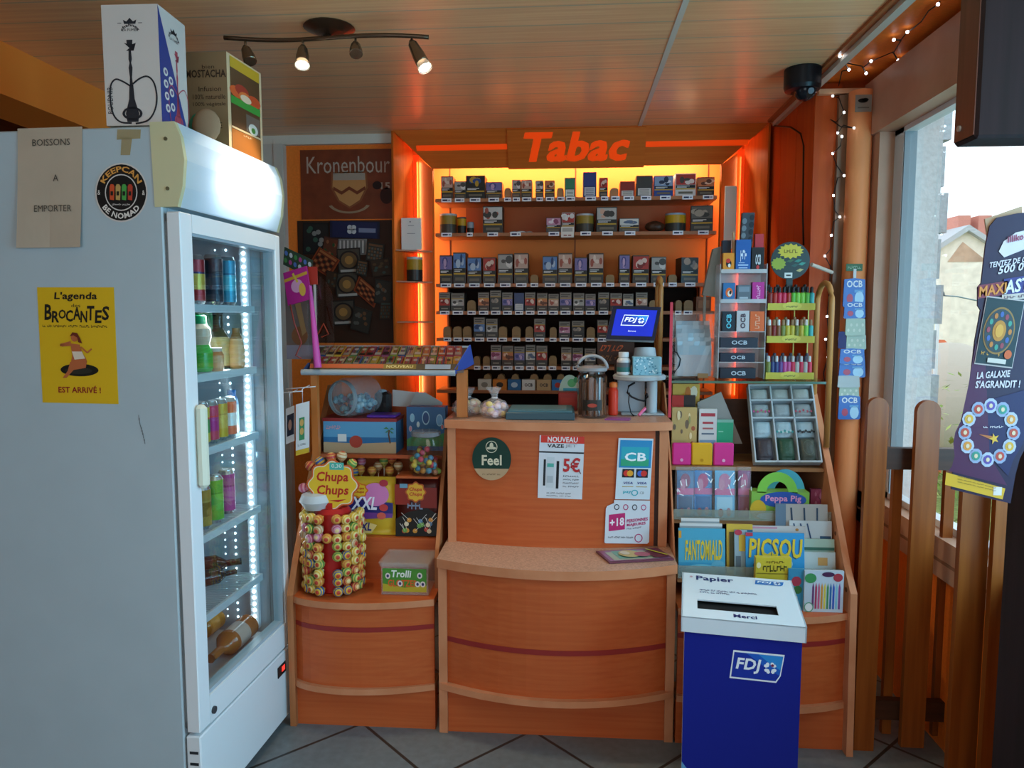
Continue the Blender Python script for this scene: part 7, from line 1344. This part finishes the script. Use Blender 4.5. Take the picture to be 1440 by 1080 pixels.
m.poly(f, [(c[0] + .05 + (.05 if k % 2 else .02) * math.cos(2 * PI * k / 10), c[1] - .02 + (.02 if k % 2 else .008) * math.sin(2 * PI * k / 10)) for k in range(10)], M('#d0a83a', .35), 4); m.poly(f, [(c[0] - .1, c[1] - .005), (c[0] + .04, c[1] - .012), (c[0] + .04, c[1] - .026)], M('#b06a3a', .35), 3); f2 = rot(1382, 602, 1410, 602, .008); m.text(f2, '~ii iiiiii', 0, 0, 1, .8, w_, 4, 1); m.build('zodiac_ring', pp)
st = MB(); 
for k, (v0, v1, c) in enumerate(((695, 728, '#a89a90'), (728, 752, '#8a3a24'), (752, 772, '#a89a90'), (772, 785, '#8a3a24'), (785, 800, '#7a9ab0'), (800, 1068, '#a8703a'))): p0, p1 = aty(1389, v0, 2.42), aty(1387.5, v1, 2.42); st.cyl(p0, p1, .0045, None, M(c, .5), 8)
p1 = aty(1387, 1068, 2.42); st.cyl(p1, (p1.x, 2.42, 0), .0045, None, M('#a8703a', .5), 8); tag(st.build('striped_stick'), 'thin red and white striped stick standing against the picket gate', 'stick')
# ================================================================ ON THE WALLS AND CEILING
pc = MB(M('#f0985e', .5, bump=.1, bscale=70)); xa, xb = aty(1189, 300, 3.28).x, aty(1226, 300, 3.28).x; pc.cyl(((xa + xb) / 2 - .005, 3.29, 0), ((xa + xb) / 2 - .005, 3.29, 2.42), .049, None, None, 24)
tag(pc.build('orange_pipe'), 'orange painted vertical pipe in the corner beside the window', 'pipe')
f = fry(1203, 133, 1226, 157, 3.235); m = MB(M('#8f8a80', .5)).card(f, None, .003); m.ell(f, .45, .65, .3, .13, M('#1d1a18', .5), 1); m.ell(f, .6, .7, .2, .1, M('#1d1a18', .5), 1); m.rect(f, .15, .2, .85, .28, '#6a655c'); tag(m.build('winged_card'), 'small grey card with a black winged figure at the top of the orange pipe', 'card')
f = fry(1190, 371, 1213, 381, 3.235); m = MB(M('#3a6a4a', .5)).card(f, None, .002); m.text(f, '~iiiiiii', .1, .25, .9, .75, '#9ab8a0', 2, 1); hs_ = thing('filter_bag_strip', 'hanging strip for filter bags on the orange pipe with a green tag', 'display strip', f.p(.5, 0)); m.build('green_tag', hs_)
MB(M('#c9ced0', .35)).box(aty(1198, 480, 3.235).x - .006, aty(1198, 480, 3.235).x + .006, 3.233, 3.236, aty(1198, 588, 3.235).z, aty(1198, 378, 3.235).z).build('strip', hs_)
HB = [(1186, 391, 1217, 432, 'b', 'bright blue lettered filter bag, uppermost on the hanging strip'), (1187, 424, 1217, 448, 'b', 'blue filter bag overlapped by the uppermost on the strip'), (1189, 447, 1217, 472, 'g', 'pale green filter bag, upper of two on the strip'), (1190, 470, 1218, 492, 'g', 'pale green filter bag, lower of two on the strip'), (1179, 466, 1190, 490, 'n', 'narrow navy bag turned sideways on the strip'), (1181, 490, 1216, 512, 'b', 'blue and white filter bag below the pale green ones'), (1180, 505, 1217, 531, 'b', 'wider blue filter bag halfway down the strip'), (1178, 528, 1209, 545, 'g2', 'grey white filter bag near the strip end'), (1179, 556, 1210, 590, 'b', 'blue filter bag hanging lowest beside the gate'), (1180, 542, 1208, 560, 'g', 'pale green filter bag just above the lowest blue one')]
for i, (u0, v0, u1, v1, k, lb) in enumerate(HB):
    Yh2 = 3.222 - (i % 3) * .004; x0, x1, z0, z1 = R(u0, v0, u1, v1, Yh2); f = Fr((x0, Yh2, z0), (x1 - x0, -.004, 0), (0, .004, z1 - z0)); c = {'b': '#2a62b8', 'g': '#a4b8a4', 'n': '#25306e', 'g2': '#aab4b4'}[k]; m = MB(M(c, .25)); m.prism([f.p(0, .05), f.p(.06, 0), f.p(.94, .02), f.p(1, .08), f.p(.97, .95), f.p(.5, 1), f.p(.04, .96)], (0, .008, 0))
    if k == 'b': m.ell(f, .72, .3, .2, .26, M('#a9d4ee', .3), 1); m.ell(f, .3, .3, .14, .16, M('#b03a5a', .3), 1); m.text(f, 'OCB', .15, .68, .85, .92, '#dce6f0', 1, 1); m.rect(f, .5, .5, .9, .6, '#6aa8dc', 1)
    elif k == 'g': [m.ell(f, .15 + .14 * q, .3 + .3 * (q % 2), .06, .1, M('#c9d4c4', .3), 1, 8) for q in range(6)]
    tag(m.build('filter_bag'), lb, 'bag', 'filter bags on the hanging strip')
m = MB(M('#17130f', .4)); pts = [atx(u, v, 1.034) for u, v in ((1088, 177), (1112, 179), (1126, 188), (1130, 205), (1129, 300), (1130, 345))]; m.tube(pts, .004); tag(m.build('black_wall_cable'), 'black cable running down the orange wall panel behind the round sign', 'cable')
p0, p1 = aty(1141, 372, 3.2), aty(1170, 383, 3.27); tag(MB(M('#c9c4b8', .4)).cyl(p0, p1, .008).build('pale_rod'), 'short pale rod sticking out from the corner board beside the round sign', 'rod')
# dome camera
c = atz(1129, 97, CEIL); r = .072; dc = thing('dome_camera', 'black dome security camera on the ceiling near the window corner', 'camera', (c.x, c.y, CEIL - .15))
MB(M('#14141a', .35)).lathe([(r * .98, 0), (r, -.005), (r, -.07), (r * .92, -.085), (r * .6, -.092)], (c.x, c.y, CEIL - .0005), None, 26).build('housing', dc)
MB(M('#1d1d22', .08)).ball((c.x + .008, c.y - .012, CEIL - .085), .045, None, 20).build('dome', dc); MB(M('#5a5a62', .3)).cyl((c.x + .018, c.y - .052, CEIL - .10), (c.x + .018, c.y - .057, CEIL - .102), .012).build('lens', dc)
# track light
yb = 2.55; TL = thing('ceiling_track_light', 'bronze wavy track light with four spot heads on the plank ceiling', 'ceiling light', (atz(463, 40, CEIL).x, 2.55, CEIL - .2)); BZ = M('#5a4636', .3, .7); YT = 2.52
c0 = atz(463, 38, CEIL); m = MB(BZ); m.lathe([(.085, 0), (.088, -.004), (.05, -.02), (.012, -.03)], (c0.x, c0.y, CEIL - .0005), None, 24); m.cyl((c0.x, c0.y, CEIL - .03), (c0.x, YT, aty(463, 53, YT).z), .008); m.build('ceiling_rose', TL)
rail = [aty(u, v, YT + .015 * math.sin((u - 315) / 298 * 6.28)) for u, v in [(u, 53 + 3.5 * math.sin((u - 315) / 298 * 6.28)) for u in range(315, 614, 12)]]
MB(BZ).tube(rail, .0075).build('track', TL)
STEEL = M('#7d6a56', .25, .8)
for i, (ua, va, ub, vb, lit) in enumerate(((345, 58, 354, 92, 0), (426, 57, 425, 92, 1), (500, 52, 501, 80, 0), (579, 50, 598, 96, 1))):
    pa = aty(ua, va, YT); pt = aty(ua, va + 9, YT); pe = aty(ub, vb, YT - .03); d = (pe - pt).normalized(); L = (pe - pt).length; h = MB(STEEL)
    h.tube([pa, pt], .004); h.lathe([(.008, -.005), (.016, .01), (.021, L * .5), (.022, L * .78), (.02, L * .8)], pt, None, 18, d); ho = h.build('spot_head', TL)
    if lit:
        MB(film('lamp_glass', '#dfe2e2', .45)).lathe([(.019, L * .78), (.025, L * 1.0), (.024, L * 1.02)], pt, None, 18, d, caps=False).build('bulb_reflector', ho)
        MB(M('#fff0d0', .3, emit=9)).lathe([(.001, L * .97), (.021, L * .975), (.001, L * .985)], pt, None, 16, d).build('bulb_face', ho)
        sl_ = bpy.data.lights.new('spot_bulb', 'SPOT'); sl_.energy = 22; sl_.spot_size = 1.3; sl_.color = (1, .8, .55); sl_.shadow_soft_size = .02; so_ = bpy.data.objects.new('spot_bulb', sl_); COL.objects.link(so_); so_.location = pt + d * (L * 1.06); so_.rotation_euler = d.to_track_quat('-Z', 'Y').to_euler()
    else: MB(M('#1a1410', .5)).lathe([(.001, L * .79), (.0195, L * .795), (.001, L * .80)], pt, None, 16, d).build('empty_socket', ho)
# fairy lights
FL_ = thing('fairy_light_string', 'dark string of tiny white fairy lights looped along the soffit and down the corner board', 'string lights', aty(1180, 500, 3.30)); WR = M('#221a16', .5)
Zs = CEIL - .012
up = [(1322, 2), (1319, 6), (1306, 15), (1296, 30), (1284, 40), (1276, 45), (1267, 56), (1257, 56), (1267, 57), (1258, 72), (1256, 74), (1263, 85), (1256, 73), (1225, 86), (1214, 95), (1218, 103), (1212, 93), (1192, 89), (1188, 88), (1181, 79), (1188, 89), (1194, 98), (1184, 100), (1179, 122), (1178, 133)]
dn = [(1178, 134), (1171, 135), (1180, 138), (1187, 158), (1176, 172), (1168, 168), (1182, 178), (1201, 180), (1186, 176), (1178, 187), (1184, 192), (1182, 205), (1171, 216), (1176, 232), (1187, 247), (1178, 250), (1172, 275), (1174, 296), (1181, 305), (1172, 312), (1169, 331), (1168, 350), (1160, 360), (1168, 375), (1166, 410), (1163, 445), (1165, 470), (1161, 477), (1164, 502), (1158, 525), (1163, 560), (1160, 580)]
P1 = [atz(u, v, Zs) for u, v in up]; P2 = [aty(u, v, 3.232 if u > 1181 else 3.315) for u, v in dn]; w1 = MB(WR); w1.tube(P1, .0022, None, 5).tube([P1[-1], P2[0]], .0022, None, 5).tube(P2, .0022, None, 5); w1.build('wire', FL_)
GLB = M('#e8f4ff', .3, emit=10)
for (u, v) in ((1319, 6), (1276, 45), (1257, 56), (1263, 85), (1225, 86), (1218, 103), (1188, 88), (1181, 79), (1194, 98)): MB(GLB).ball(atz(u, v, Zs - .004), .0055, None, 8).build('bulb', FL_)
for (u, v) in ((1171, 135), (1187, 158), (1201, 180), (1178, 187), (1184, 192), (1171, 216), (1187, 247), (1172, 275), (1181, 305), (1169, 331), (1160, 360), (1163, 445), (1161, 477), (1164, 502)): MB(GLB).ball(aty(u, v, 3.228 if u > 1181 else 3.311), .005, None, 8).build('bulb', FL_)
for o in list(bpy.data.objects):
    if o.name.startswith('prototype') and not o.users_collection: bpy.data.objects.remove(o)
